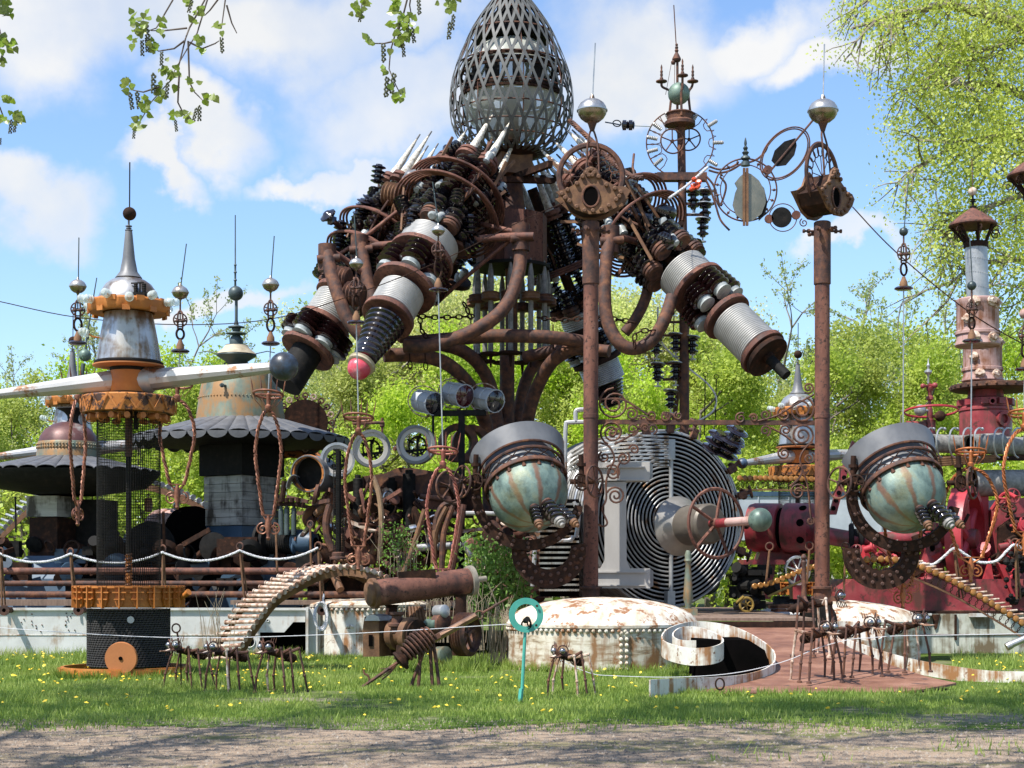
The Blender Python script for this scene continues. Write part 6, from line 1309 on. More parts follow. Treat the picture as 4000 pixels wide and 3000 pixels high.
for x, y0, y1 in ((2633, 1218, 1370), (2560, 1290, 1480), (2760, 745, 860), (2718, 700, 830), (2755, 1470, 1700), (2798, 1480, 1650)): mb = MB(); mb.tube([P(x, y0, YM), P(x - 4, y1, YM)], .014, 5); mb.ring(P(x, y0 - 8, YM), VY, .05, .01, 14, 5); mb.build('hook_rod', black, om)
mb = MB(); mb.tube([P(2690, 1250, YM + .3), P(2625, 1690, YM + .3)], .055, 8); mb.build('slant_pipe', rust_yel, om)
mb = MB(); rope(mb, smooth_path([P(2570, 1200, YM), P(2580, 1330, YM), P(2680, 1430, YM), P(2765, 1500, YM), P(2798, 1560, YM), P(2770, 1620, YM), P(2640, 1680, YM)], 5), .022); tag(mb.build('grey_rope', rope_m), 'grey rope looping down from the slim mast toward the coil drum', 'rope')
mb = MB(); rope(mb, [P(2612, 775, 32.6), P(2680, 728, 32.6), P(2766, 652, 32.6)], .028); tag(mb.build('white_rope', rope_m), 'short white rope tied to the crossarm of the slim mast', 'rope')
mb = MB(); c = P(2712, 725, 32.6)
for i, (dx, dz) in enumerate(((0, 0), (.08, .06), (-.05, -.08), (.06, -.05), (-.02, .1))): mb.ball(c + Vector((dx, -.03 * i, dz)) , .085, 8, 5, (1, .6, .6 + .2 * (i % 2)), Vector((.3 * i, .4, 1)))
tag(mb.build('red_lamp', M('red_plastic', [(0.3, (0.45, 0.05, 0.015)), (0.7, (0.62, 0.10, 0.03))], 9, .25, 0, 0), None, True, 20), 'crumpled bright red lamp on the slim mast just below its crossarm', 'lamp')
# rings with leaf blades between mast and pillar
orn = T('leaf_rings', P(2910, 750, YM - 1), 'group of rusty hoops with dark leaf blades hung before the sky beside the slim mast', 'ornament')
YO = 32.0; c = P(2912, 742, YO)
mb = MB(); mb.ring(c, VY, S(122, YO), .018, 56, 5); mb.ring(c, VY, S(98, YO), .012, 56, 5); ho = mb.build('studded_hoop', rust, orn)
for k in range(17): a = k * PI / 8.5; d = Vector((math.cos(a), 0, math.sin(a))); mb = MB(); mb.lathe(c + d * S(100, YO), d, [(.006, 0), (.012, .03), (.035, .06), (.012, .09), (.006, .13)], 6); mb.build('bud', rust, ho)
leafY = YO - .05; mat_leaf = M('mirror_leaf', [(0.3, (0.16, 0.15, 0.11)), (0.7, (0.28, 0.26, 0.20))], 3, .35, .6, .05)
mb = MB(); mb.pprism([(2912, 672), (2935, 680), (2965, 705), (2988, 745), (2992, 790), (2975, 835), (2940, 862), (2905, 862), (2875, 840), (2862, 800), (2872, 752), (2880, 735), (2870, 715), (2890, 690)], leafY, .03); mb.build('leaf_blade', mat_leaf, orn, False)
mb = MB(); mb.pprism([(2945, 690), (2985, 735), (2998, 790), (2990, 838), (2965, 862), (2960, 820), (2975, 780)], leafY + .02, .04); mb.build('leaf_shade', black, orn, False)
mb = MB(); mb.pbox(2903, 655, 2912, 880, leafY - .06, .06); mb.pbox(2915, 655, 2924, 880, leafY - .06, .06); mb.build('centre_bar', rust_yel, orn, False)
mb = MB(); mb.vl(2912, YO, [(18, 648), (16, 632), (8, 628), (20, 620), (18, 614), (8, 606), (14, 596), (6, 588), (10, 578), (4, 570), (6, 560), (2, 538)], 14); mb.build('finial', slateblue, orn)
mb = MB(); a = math.radians(50); q = P(3066, 600, YO); ux = Vector((math.cos(a), 0, math.sin(a))); uz = Vector((-math.sin(a), 0, math.cos(a)))
for f in (1, .93): mb.tube([q + ux * (math.cos(k * PI / 20) * .62 * f) + uz * (math.sin(k * PI / 20) * .40 * f) for k in range(40)], .016, 5, True)
mb.tube([q - ux * .62, q + ux * 1.0], .022, 6); mb.build('oval_hoop', rust, orn)
mb = MB(); mb.prism([q + ux * (x * .4) + uz * (y * .4) for x, y in ((.95, .1), (.45, .42), (-.2, .5), (-.7, .3), (-.75, -.1), (-.4, -.42), (.25, -.42), (.7, -.2))], (0, .03, 0)); mb.build('leaf_blade', black, orn, False)
for x, y in ((3000, 663), (3004, 855), (3110, 840)): mb = MB(); mb.lathe(P(x, y, YO), VY, [(.0, -.02), (.09, -.02), (.09, .03)], 12); mb.build('boss', rust_red, orn)
mb = MB(); mb.lathe(P(3053, 849, YO), VY, [(.205, -.02), (.205, .02)], 28); mb.build('round_blade', black, orn)
mb = MB(); mb.ring(P(3058, 850, YO), VY, S(54, YO), .011, 36, 5); mb.scroll(P(3140, 870, YO), .08, 1.4, 2, 1, .012); mb.scroll(P(3140, 812, YO), .08, 1.4, 4, -1, .012); mb.build('small_hoop', rust, orn)
for pts in ([(2770, 650), (2810, 662), (2850, 655), (2880, 640)], [(2768, 665), (2810, 675), (2855, 665), (2895, 640)], [(2925, 635), (2960, 620), (2990, 590), (3000, 560)], [(2760, 690), (2785, 720), (2800, 760), (2812, 800), (2830, 760), (2835, 720), (2812, 690)], [(2755, 700), (2775, 740), (2795, 800), (2815, 860), (2850, 900)]):
    mb = MB(); mb.tube(smooth_path([P(x, y, YO + .3) for x, y in pts], 5), .022, 6); mb.build('bent_strap', rust, orn)
# links from the egg and the float to the mast
mb = MB(); mb.tube([P(2365, 477, 30.8), P(2395, 482, 31), P(2425, 488, 31.2)], .014, 5); mb.ring(P(2410, 482, 31.1), Vector((.2, .6, 1)), .08, .012, 16, 5)
for x in (2442, 2466): mb.lathe(P(x, 489, 31.5), VX, [(.03, -.07), (.1, -.05), (.1, .02), (.06, .03), (.09, .05), (.03, .07)], 14)
mb.tube([P(2478, 492, 31.6), P(2545, 495, 32.8)], .008, 4); tag(mb.build('insulator_link', glaze_black), 'thin link with two black insulators from the silver float to the coil hoop', 'link')
mb = MB(); rope(mb, smooth_path([P(2225, 470, 35), P(2300, 540, 34.5), P(2400, 640, 33.8), P(2470, 690, 33.2), P(2510, 695, 33)], 5), .06, .3, 4); tag(mb.build('braided_cable', rust), 'thick rusty braided cable from the egg down to the slim mast crossarm', 'cable')
# ---------------------------------------------------------------- the big coil drum, its white bracket, horn and wheel
nf = Vector((.46, -.888, 0)).normalized(); YC = 32.6; cc = P(2612, 2028, YC); RC = S(342, YC)
cd = T('coil_drum', (cc.x, cc.y, .85), 'big drum of silver coiled tube facing out between the two pillars', 'coil')
for i in range(20):
    r = RC * (1 - i * .0485) - .02; mb = MB(); mb.ring(cc + nf * .02, nf, r, .020, 72, 6); mb.build('coil_turn', alu if i % 3 else galv, cd)
mb = MB(); mb.lathe(cc - nf * .06, nf, [(RC - .03, -2.6), (RC - .03, 0)], 56); mb.build('drum_core', dark, cd)
for i in range(24):
    mb = MB(); mb.ring(cc - nf * (.12 + i * .108), nf, RC + .015, .04, 64, 6); mb.build('side_turn', tube_grey if i % 3 else galv, cd)
fu = frame(nf)[1]
mb = MB(); mb.cyl(cc + nf * .09 - UP * (RC - .05), cc + nf * .09 + UP * (RC - .25), .045, n=10); mb.build('face_bar', galv, cd)
for z in (RC - .38, -RC + .12): mb = MB(); mb.box(cc + nf * .1 + UP * z + fu * .04, (.18, .14, .42), (fu, nf, UP)); mb.build('bar_clamp', galv, cd, False)
for i in range(9):
    y = 1700 + i * 12; mb = MB(); mb.tube(smooth_path([P(2235 - i * 3, y + 70 + i * 6, 33.2), P(2330, y + 18 + i * 3, 32.3), P(2450, y + 2 + i * 3, 31.8), P(2612, y + 6 + i * 2, 31.9)], 5), .026, 6); mb.build('feed_tube', steel, cd)
for k in range(9):
    a = -.35 + k * .32; d = fu * math.cos(a) * (-1 if fu.x < 0 else 1) + UP * math.sin(a); p = cc + d * (RC + .05)
    mb = MB(); mb.cyl(p - d * .1, p + d * .28, .045, n=10); mb.lathe(p + d * .08, d, [(.12, 0), (.12, .04)], 12); mb.box(p + d * .02 + nf * .06, (.2, .1, .14), (d, nf, d.cross(nf))); wheel(mb, p + d * .3, (d + nf * .5), .13, .018, 4); mb.build('rim_valve', rust, cd, True, 30)
for j, (x, y, r) in enumerate(((2800, 1720, .25), (2845, 1735, .30), (2868, 1700, .24))):
    a = P(x - 20, y + 45, 31.6); b = P(x + 20, y - 30, 31.4); mb = MB(); sheds(mb, a, b, r, 3, .5, 20); tag(mb.build('insulator', glaze_black), 'shiny black insulator on the coil drum rim, %s' % ('smallest beside the glint', 'biggest in the middle', 'highest one')[j], 'insulator', 'black insulators on the coil drum')
# radiator fins at its rear flank and white pipework
rd = T('fin_radiator', P(2190, 2300, 33.2), 'silver finned radiator behind the ball eye yoke', 'radiator')
for i in range(17): y = 1965 + i * 21; mb = MB(); mb.pbox(2105, y, 2262, y + 8, 31.9, .10); mb.build('fin', steel, rd, False)
mb = MB(); mb.pbox(2110, 1950, 2262, 2330, 32.02, .3); mb.build('radiator_core', dark, rd, False)
mb = MB()
for pts in ([(2330, 1650), (2225, 1650), (2210, 1668), (2208, 1790), (2210, 1950)], [(2300, 1600), (2255, 1602), (2248, 1620), (2250, 1650)], [(2240, 1960), (2260, 2010), (2250, 2100)], [(1820, 2005), (1900, 2005), (2000, 2010)], [(2130, 2112), (2220, 2112), (2240, 2095)], [(2090, 2140), (2080, 2290)]): mb.tube(smooth_path([P(x, y, 31.2) for x, y in pts], 4), .045, 8)
tag(mb.build('white_pipework', alu), 'whitish elbowed pipes between the ball eye and the coil drum', 'pipes', None)
ip = T('white_bracket', P(2400, 2330, 31.2), 'flat white steel bracket shaped like a capital letter in front of the coil', 'bracket')
Yi = 31.2
for nm, poly, dep in (('top_bar', [(2290, 1806), (2538, 1804), (2538, 1880), (2290, 1882)], .30), ('web_plate', [(2362, 1878), (2446, 1878), (2448, 2190), (2462, 2220), (2345, 2220), (2362, 2190)], .06), ('bottom_bar', [(2290, 2220), (2540, 2220), (2540, 2298), (2290, 2298)], .32)):
    mb = MB(); mb.pprism(poly, Yi, dep); mb.build(nm, plate_white, ip, False)
for y in (1822, 1872, 2232, 2284): mb = MB(); mb.pbox(2290, y, 2520, y + 5, Yi - .05, .05); mb.build('stiffener', plate_white, ip, False)
for x0, y0, x1, y1 in ((2538, 1806, 2550, 1868), (2540, 2222, 2552, 2290)): mb = MB(); mb.prism([P(x0, y0, Yi + .05), P(x1, y0 + 8, Yi + .3), P(x1, y1, Yi + .3), P(x0, y1 + 4, Yi + .05)], (0, .02, 0)); mb.build('end_plate', galv, ip, False)
hn = T('horn_lamp', P(2700, 2390, 30.6), 'grey horn with rusty spoked wheel and green ball tip on turned post before the coil', 'lamp')
ah = Vector((.52, -.85, .02)).normalized(); h0 = P(2655, 2055, 31.5)
dish = M('dish_grey', [(0.3, (0.20, 0.185, 0.165)), (0.7, (0.30, 0.285, 0.26))], 3, .4, .3, .06)
mb = MB(); mb.lathe(h0, ah, [(.2, .28), (.4, .1), (.585, -.05), (.60, -.05), (.60, -.02), (.42, .14), (.24, .32)], 40, False, True); mb.build('dish', dish, hn)
mb = MB(); mb.lathe(h0, ah, [(.30, .12), (.40, .30), (.40, .95), (.36, 1.0), (.1, 1.02)], 36); mb.build('barrel', M('tan_barrel', [(0.3, (0.09, 0.075, 0.06)), (0.7, (0.18, 0.155, 0.125))], 2, .45, .3, .06), hn)
mb = MB(); wc = h0 + ah * 1.15; wheel(mb, wc, ah, .67, .035, 5, .035, .5); mb.build('spoked_wheel', rust_red, hn)
mb = MB(); mb.cyl(h0 + ah * 1.0, h0 + ah * 1.5, .09, n=14); mb.build('red_boss', red, hn); mb = MB(); mb.cyl(h0 + ah * 1.5, h0 + ah * 2.3, .085, n=14); mb.build('shaft', pink, hn)
mb = MB(); mb.ball(h0 + ah * 2.45, .225, 26, 16); mb.build('tip_ball', patina, hn)
mb = MB(); bx_ = 2688; mb.vl(bx_, 30.2, [(14, 2395), (12, 2360), (20, 2340), (17, 2300), (13, 2240), (10, 2200), (16, 2190), (12, 2180), (14, 2170), (8, 2150)], 14); mb.pbox(2660, 2378, 2725, 2410, 29.9, .5); mb.build('turned_post', patina_bell, hn)
# ---------------------------------------------------------------- the red machines at the right
YS = 36.0
def smokestack(cx, Y, lab, full=True):
    t = T('smokestack', P(cx, 2270, Y), lab, 'smokestack', 'grey stacks with conical caps')
    mb = MB(); pr = []
    mb.tube([P(cx + 14, 1335, Y), P(cx, 950, Y)], S(43, Y), 24); mb.build('grey_stack', galv, t)
    for i in range(7):
        y = 1290 - i * 55; q = P(cx + 14 * (y - 950) / 385, y, Y); mb = MB(); n = Vector((.16, 0, 1)).normalized(); _, u, v = frame(n)
        for k in range(30): a = k * PI / 15; mb.ball(q + (u * math.cos(a) + v * math.sin(a)) * S(43.5, Y), .012, 5, 3)
        mb.build('rivet_seam', galv, t, kind='stuff')
    mb = MB(); mb.vl(cx, Y, [(47, 968), (48, 950), (40, 945)], 22); mb.build('stack_collar', rust_dark, t)
    ax = cx - 12
    mb = MB(); mb.vl(ax, Y, [(90, 886), (93, 882), (92, 876), (55, 845), (12, 816), (8, 810)], 32); mb.build('conical_cap', rust_red, t)
    for k in range(7):
        a = k * 2 * PI / 7 + .2; d = Vector((math.cos(a), math.sin(a), 0)); q0 = P(cx, 950, Y) + d * S(40, Y); q1 = P(ax, 884, Y) + d * S(80, Y)
        mb = MB(); mb.bar(q0, q1, .05, .05); mb.scroll(q0.lerp(q1, .55) + d * .16, .11, 1.5, 0, 1, .014, x=d, k=4); mb.build('cap_bracket', rust_dark, t, True, 30)
    mb = MB(); mb.vl(ax, Y, [(8, 814), (13, 810), (13, 806), (5, 803), (5, 790), (12, 788), (12, 786), (4, 784), (12, 780), (4, 777), (4, 765)], 14); mb.build('cap_finial', black, t)
    mb = MB(); mb.ball(P(ax - 1, 748, Y), S(17, Y), 18, 12); mb.build('finial_ball', rust_pale, t)
    mb = MB(); mb.tube([P(ax, 732, Y), P(ax - 4, 618, Y)], .012, 5); mb.build('lightning_rod', rust, t)
    if not full: return t
    mb = MB(); mb.vl(3838, Y, [(76, 1492), (80, 1488), (78, 1480), (74, 1470), (74, 1345), (77, 1340), (77, 1326), (70, 1322)], 32); mb.vl(3838, Y, [(77, 1452), (79, 1450), (79, 1440), (77, 1438)], 32, False); mb.build('pink_drum', pink, t)
    for (x, y) in ((3805, 1340), (3870, 1340), (3805, 1465), (3875, 1468), (3772, 1400), (3905, 1345)):
        q = P(x, y, Y); d = Vector((x - 3838, -76, 0)).normalized(); mb = MB(); mb.lathe(P(3838, y, Y) + d * S(72, Y), d, [(.11, 0), (.11, .05), (.07, .06), (.05, .1)], 12); mb.box(P(3838, y, Y) + d * (S(74, Y) + .06), (.24, .04, .05), (frame(d)[1], d, UP)); mb.build('valve_boss', rust_pale, t, True, 30)
    return t
smokestack(3812, YS, 'tall grey riveted smokestack with rusty conical cap on a pink drum')
smokestack(4050, 36.0, 'second conical capped stack cut off by the picture edge').location.z += 0
bpy.data.objects['smokestack.001'].location += P(4050, 690, 33.0) - P(4050, 884, 36.0)
rd_ = T('red_engine', P(3830, 2380, 34), 'big red painted engine with flywheel and port drum under the grey smokestack', 'engine')
mb = MB(); mb.vl(3850, YS, [(100, 1760), (100, 1610), (104, 1606), (104, 1596), (96, 1592), (96, 1560), (70, 1553), (64, 1522)], 36); mb.build('port_drum', red, rd_)
mb = MB(); mb.vl(3880, YS, [(152, 1526), (163, 1522), (163, 1506), (152, 1503), (40, 1503), (40, 1526)], 48, False, True); mb.build('ring_plate', rust, rd_)
mb = MB()
for k in range(28): a = k * 2 * PI / 28; mb.ball(P(3880, 1514, YS) + Vector((math.cos(a), math.sin(a), 0)) * S(164, YS), .03, 6, 4)
mb.build('plate_bolts', rust, rd_, kind='stuff')
for (x, y, r) in ((3888, 1645, 29), (3845, 1578, 14)):
    d = Vector((x - 3850, -92, 0)).normalized(); q = P(3850, y, YS) + d * S(94, YS); mb = MB(); mb.lathe(q, d, [(S(r * .6, YS), -.1), (S(r, YS), -.1), (S(r, YS), .1), (S(r * .6, YS), .1)], 22, False, True); o = mb.build('port_ring', red, rd_); mb = MB(); mb.lathe(q, d, [(S(r * .6, YS), .01), (S(r * .6, YS), .02)], 18); mb.build('port_hole', dark, o)
for k in range(10): a = k * PI / 5; d = Vector((math.cos(a), math.sin(a), 0)); mb = MB(); mb.box(P(3850, 1575, YS) + d * S(100, YS), (.16, .12, .14), (frame(d)[1], d, UP)); mb.build('lug', red, rd_, False)
# bed and frames
Yb_ = 32.9
mb = MB(); mb.pprism([(3290, 2384), (3288, 2300), (3330, 2262), (3790, 2262), (4150, 2262), (4150, 2384)], Yb_, 2.2); mb.build('bed', red, rd_, False)
mb = MB(); mb.pbox(3270, 2384, 4150, 2396, Yb_ - .08, 2.4); mb.build('bed_flange', rust_red, rd_, False)
fw = P(3772, 2105, 33.6); fd = Vector((.87, -.49, 0)).normalized()
mb = MB(); mb.lathe(fw, fd, [(.98, -.17), (1.12, -.17), (1.12, .17), (.98, .17)], 56, False, True); wo = mb.build('flywheel_rim', red_bright, rd_)
for k in range(6):
    a = k * PI / 3 + .35; _, u, v = frame(fd); mb = MB(); mb.tube([fw, fw + (u * math.cos(a) + v * math.sin(a)) * 1.0], [.13, .09], 8); mb.build('spoke', red_bright, rd_)
mb = MB(); mb.lathe(fw, fd, [(.2, -.25), (.22, -.2), (.22, .2), (.2, .25)], 18); mb.build('hub', red, rd_)
for poly, Yp, dp, m in (([(3728, 2260), (3728, 1905), (3760, 1900), (3760, 2260)], 34.2, .3, red), ([(3822, 2260), (3822, 1940), (3862, 1930), (3862, 2260)], 34.4, .3, red_bright), ([(3892, 2262), (3886, 1990), (3930, 1945), (4100, 1945), (4100, 2262)], 34.0, 1.5, red), ([(3905, 2180), (3905, 2060), (3960, 2020), (4100, 2020), (4100, 2180)], 33.8, .3, rust_dark),
                        ([(3842, 2262), (3868, 2180), (3882, 2262)], 33.0, .1, red_bright), ([(3900, 2205), (3925, 2260), (3955, 2330), (3990, 2330), (3990, 2300), (3950, 2270), (3930, 2205)], 32.8, .2, red_bright)):
    mb = MB(); mb.pprism(poly, Yp, dp); mb.build('frame_plate', m, rd_, False)
mb = MB(); mb.vl(3640, 33.4, [(60, 2262), (58, 2255), (48, 2250), (42, 2150), (38, 2085), (34, 2080)], 24); o = mb.build('cone_pedestal', red, rd_)
mb = MB(); mb.lathe(P(3643, 2140, 33.15), VY, [(.05, 0), (.05, .03)], 14, True, e=1.6); mb.build('slot', dark, o)
mb = MB(); mb.cyl(P(3190, 2085, 34.2), P(3330, 2110, 33.8), .19, n=18); mb.cyl(P(3330, 2110, 33.8), P(3720, 2100, 33.7), .16, n=16); mb.cyl(P(3640, 2085, 33.4), P(3740, 2095, 33.5), .25, n=16); mb.build('drive_shaft', red, rd_)
mb = MB(); mb.lathe(P(3315, 2105, 33.9), Vector((1, -.2, 0)), [(.3, 0), (.34, .03), (.34, .1), (.22, .12), (.22, .2), (.34, .22), (.34, .3), (.3, .33)], 26); mb.build('black_coupling', black, rd_)
mb = MB(); mb.tube([P(3540 + 14 * math.cos(i * .7), 2150 + i * 1.1, 33 + .07 * math.sin(i * .7)) for i in range(90)], .02, 5); mb.build('spring', red, rd_)
mb = MB(); mb.pprism([(3240, 2010), (3290, 1830), (3330, 1720), (3352, 1740), (3310, 1850), (3268, 2010)], 33.8, .12); fr = mb.build('perforated_strip', red, rd_, False)
for i in range(9): mb = MB(); mb.lathe(P(3256 + i * 10.5 - (i > 5) * 2, 1985 - i * 30, 33.78), VY, [(.05, 0), (.05, .02)], 10); mb.build('hole', dark, fr)
# horizontal grey pipes of the engine with their hooks
for (x0, y0, x1, y1, r, lab) in ((3640, 1732, 4150, 1748, 36, 'grey boiler pipe behind the hooks at the red engine'), (3785, 1737, 3905, 1730, 40, 'short open grey pipe under the port drum'), (3792, 1888, 4150, 1884, 52, 'thick grey pipe with torn open end above the red flywheel')):
    t = T('boiler_pipe', P(x0, y0, 34.6), lab, 'pipe', 'grey pipes of the red engine'); Yp = 34.3 if r != 40 else 33.9; a = P(x0, y0, Yp); b = P(x1, y1, Yp + .6)
    mb = MB(); d = (b - a).normalized(); mb.lathe(a, d, [(S(r * .9, Yp), 0), (S(r, Yp), 0), (S(r, Yp), (b - a).length), (S(r * .9, Yp), (b - a).length)], 26, False, True); mb.build('pipe_wall', tube_grey, t); mb = MB(); mb.lathe(a + d * .15, d, [(S(r * .9, Yp), 0), (S(r * .9, Yp), .02)], 20); mb.build('pipe_mouth', dark, t)
for i, x in enumerate((3625, 3668, 3718, 3770, 3815, 3892, 3925, 3965, 4010)):
    mb = MB(); q = smooth_path([P(x + 22, 1676, 34), P(x + 8, 1672, 33.8), P(x - 6, 1690, 33.6), P(x - 10, 1735, 33.6), P(x - 2, 1775, 33.7), P(x + 12, 1788, 33.8)], 5); mb.tube(q, .02, 6); mb.ball(q[0], .04, 8, 5); mb.build('pipe_hook', galv, rd_)
for i in range(4): mb = MB(); mb.tube([P(3640, 1792 + i * 9, 34.0), P(3890, 1780 + i * 7, 34.3)], .03, 6); mb.build('tie_rod', rust_yel, rd_)
mb = MB(); mb.pbox(3640, 1778, 4150, 1796, 34.6, .3); mb.build('pipe_shelf', rust_dark, rd_, False)
# governor
gv = T('governor', P(3632, 1770, 35), 'small red governor with two balls and turned top behind the hooks', 'governor'); Yg = 35
mb = MB(); mb.vl(3632, Yg, [(16, 1770), (16, 1640), (12, 1636), (12, 1600), (6, 1585), (6, 1565), (14, 1560), (14, 1550), (8, 1546), (8, 1530), (14, 1522), (14, 1512), (5, 1508), (5, 1495)], 14); mb.build('red_column', red, gv)
mb = MB(); mb.pbox(3610, 1640, 3655, 1770, Yg, .2); mb.cyl(P(3540, 1660, Yg), P(3615, 1662, Yg), .09, n=12); mb.build('red_block', red, gv, True, 30)
mb = MB(); mb.ring(P(3637, 1606, Yg), Vector((0, .12, 1)), S(102, Yg), .03, 44, 5, flat=.5); mb.build('red_hoop', red_bright, gv)
for x, y, r, m in ((3594, 1603, 23, galv), (3672, 1625, 21, rust_dark), (3605, 1508, 10, red), (3652, 1505, 11, red)): mb = MB(); mb.ball(P(x, y, Yg - .15), S(r, Yg), 18, 12); mb.tube([P(x, y, Yg - .1), P(3632, y, Yg)], .03, 6); mb.build('governor_ball', m, gv)
mb = MB(); mb.vl(3626, Yg, [(4, 1498), (4, 1470), (8, 1462), (15, 1455), (14, 1448), (5, 1443), (4, 1435), (7, 1430), (7, 1426), (3, 1420), (2, 1400)], 14); mb.build('grey_finial', galv, gv)
# red motor between coil and pillar
mt = T('red_motor', P(3040, 2330, 35), 'dark red electric motor with round vent holes behind the turned post', 'motor')
a = P(2925, 2060, 35.5); d = Vector((.90, -.43, -.03)).normalized()
mb = MB(); mb.lathe(a, d, [(.3, 0), (.52, .05), (.55, .15), (.55, .72), (.5, .74)], 36); mb.lathe(a + d * .84, d, [(.52, 0), (.56, .02), (.56, .62), (.4, .78), (.2, .85)], 36); mb.build('motor_body', red, mt)
mb = MB(); mb.lathe(a + d * .7, d, [(.45, 0), (.45, .2)], 28); mb.build('dark_gap', dark, mt)
_, u, v = frame(d)
for j in range(1, 2):
    for k in range(9): b = k * PI / 4.5 + .2 * j; q = a + d * (1.02 + .3 * j) + (u * math.cos(b) + v * math.sin(b)) * .562; mb = MB(); n_ = (u * math.cos(b) + v * math.sin(b)); mb.lathe(q - n_ * .004, n_, [(.085, 0), (.085, .008)], 12); mb.build('vent_hole', dark, mt)
mb = MB(); mb.pbox(2905, 2186, 3185, 2205, 34.9, 1.0); mb.pprism([(2975, 2205), (2990, 2340), (3010, 2340), (3030, 2205)], 35.1, .5); mb.pprism([(3090, 2205), (3100, 2340), (3130, 2340), (3140, 2205)], 35.1, .5); mb.pprism([(2960, 2186), (2985, 2120), (3110, 2120), (3160, 2186)], 35.2, .6); mb.build('motor_stand', red, mt, False)
mb = MB(); wheel(mb, P(3115, 2228, 34), Vector((.3, -1, 0)), S(52, 34), .035, 8, .02); tag(mb.build('spoked_wheel', scrap_silver), 'silvery spoked wheel beside the red motor stand', 'wheel')
en = T('black_engine', P(2930, 2390, 33), 'black greasy engine block with yellow handwheel at the foot of the coil', 'engine')
rq = random.Random(9); mb = MB()
for i in range(26): mb.box(P(rq.uniform(2870, 3000), rq.uniform(2215, 2370), 33 + rq.uniform(0, .7)), (rq.uniform(.12, .4), rq.uniform(.2, .5), rq.uniform(.1, .3)))
for i in range(14): q = P(rq.uniform(2870, 3000), rq.uniform(2215, 2370), 32.9); mb.cyl(q, q + Vector((rq.uniform(-.2, .2), -.2, rq.uniform(-.1, .1))), rq.uniform(.04, .12), n=10)
mb.build('engine_block', black, en, True, 30, kind='stuff')
mb = MB(); wheel(mb, P(2916, 2362, 32.5), Vector((.2, -1, 0)), S(27, 32.5), .025, 6, .014); mb.tube([P(2875, 2355, 32.5), P(2905, 2330, 32.4)], .03, 6); mb.build('yellow_handwheel', yellow, en)
mb = MB(); mb.tube([P(3000, 2330, 32.6), P(3140, 2265, 32.6)], .025, 5); mb.build('yellow_bar', yellow, en)
mb = MB(); mb.lathe(P(2930, 2398, 34.4), UP, [(.9, 0), (.75, .09), (.4, .16), (.02, .2)], 32); mb.location = None; o = tag(mb.build('white_hatch', white_hull), 'white domed lid lying on the deck behind the turned posts', 'lid'); o.location.x += 1.0
for x, Yp, lab in ((3140, 29.6, 'turned iron baluster post standing just in front of the pillar base'),):
    mb = MB(); mb.vl(x, Yp, [(36, 2392), (34, 2382), (24, 2378), (14, 2370), (12, 2330), (9, 2300), (10, 2260), (8, 2210), (11, 2195), (7, 2188), (12, 2178), (8, 2168), (4, 2164)], 16); tag(mb.build('baluster', rust), lab, 'post')
for x0, x1, y0, y1 in ((3010, 3110, 2365, 2378), (3020, 3180, 2380, 2390)): mb = MB(); mb.pbox(x0, y0, x1, y1, 31.5, .3); tag(mb.build('steel_channel', rust_dark, smooth=False), '%s dark steel channel lying on the deck by the baluster post' % ('shorter upper' if x0 == 3010 else 'longer lower'), 'steel bar', 'steel bars on the deck')
# amber disc chains
def disc_track(pts, Y, lab, n, r, back, hoops=True):
    t = T('disc_track', P(*pts[0], Y), lab, 'roller track', 'amber disc tracks'); q = resample(smooth_path([P(p[0], p[1], Y + (p[2] if len(p) > 2 else 0)) for p in pts], 6), n)
    for p in q:
        mb = MB(); d = Vector((.3, -1, .2)).normalized(); mb.lathe(p, d, [(r * .5, -.03), (r, -.02), (r, .02), (r * .8, .03)], 14); o = mb.build('amber_disc', amber, t)
        mb = MB(); mb.cyl(p, p + Vector(back), r * .35, n=6); mb.build('roller', rust_pale, o)
    if hoops:
        rs = [[p + Vector((0, -.02, -r - .20)), p + Vector((0, .02, -r - .20)), p + Vector((0, .02, -r - .24)), p + Vector((0, -.02, -r - .24))] for p in q]; mb = MB(); mb.rings(rs); mb.build('side_rail', rust_yel, t, True, 30)
        for p in q: mb = MB(); mb.ring(p - UP * (r + .1), VY, .09, .010, 14, 4); mb.build('rail_hoop', rust_dark, t)
amber = M('amber_disc', [(0.3, (0.19, 0.08, 0.018)), (0.6, (0.36, 0.165, 0.04))], 8, .35, .2, .1)
disc_track([(3330, 2188), (3440, 2184), (3530, 2190), (3600, 2215), (3680, 2250), (3780, 2302), (3880, 2362), (3960, 2412), (4060, 2480)], 31.4, 'curving track of amber discs descending past the red engine to the grass', 30, .068, (.28, .05, .02))
disc_track([(2948, 2290), (3010, 2278), (3080, 2250), (3150, 2222), (3205, 2210)], 32.0, 'short chain of amber discs beside the silvery spoked wheel', 13, .06, (.06, .04, .02), False)
disc_track([(2890, 1868), (3000, 1868), (3100, 1870), (3190, 1872)], 40, 'level chain of amber discs far behind the scrolled ironwork', 16, .075, (.1, .1, 0))
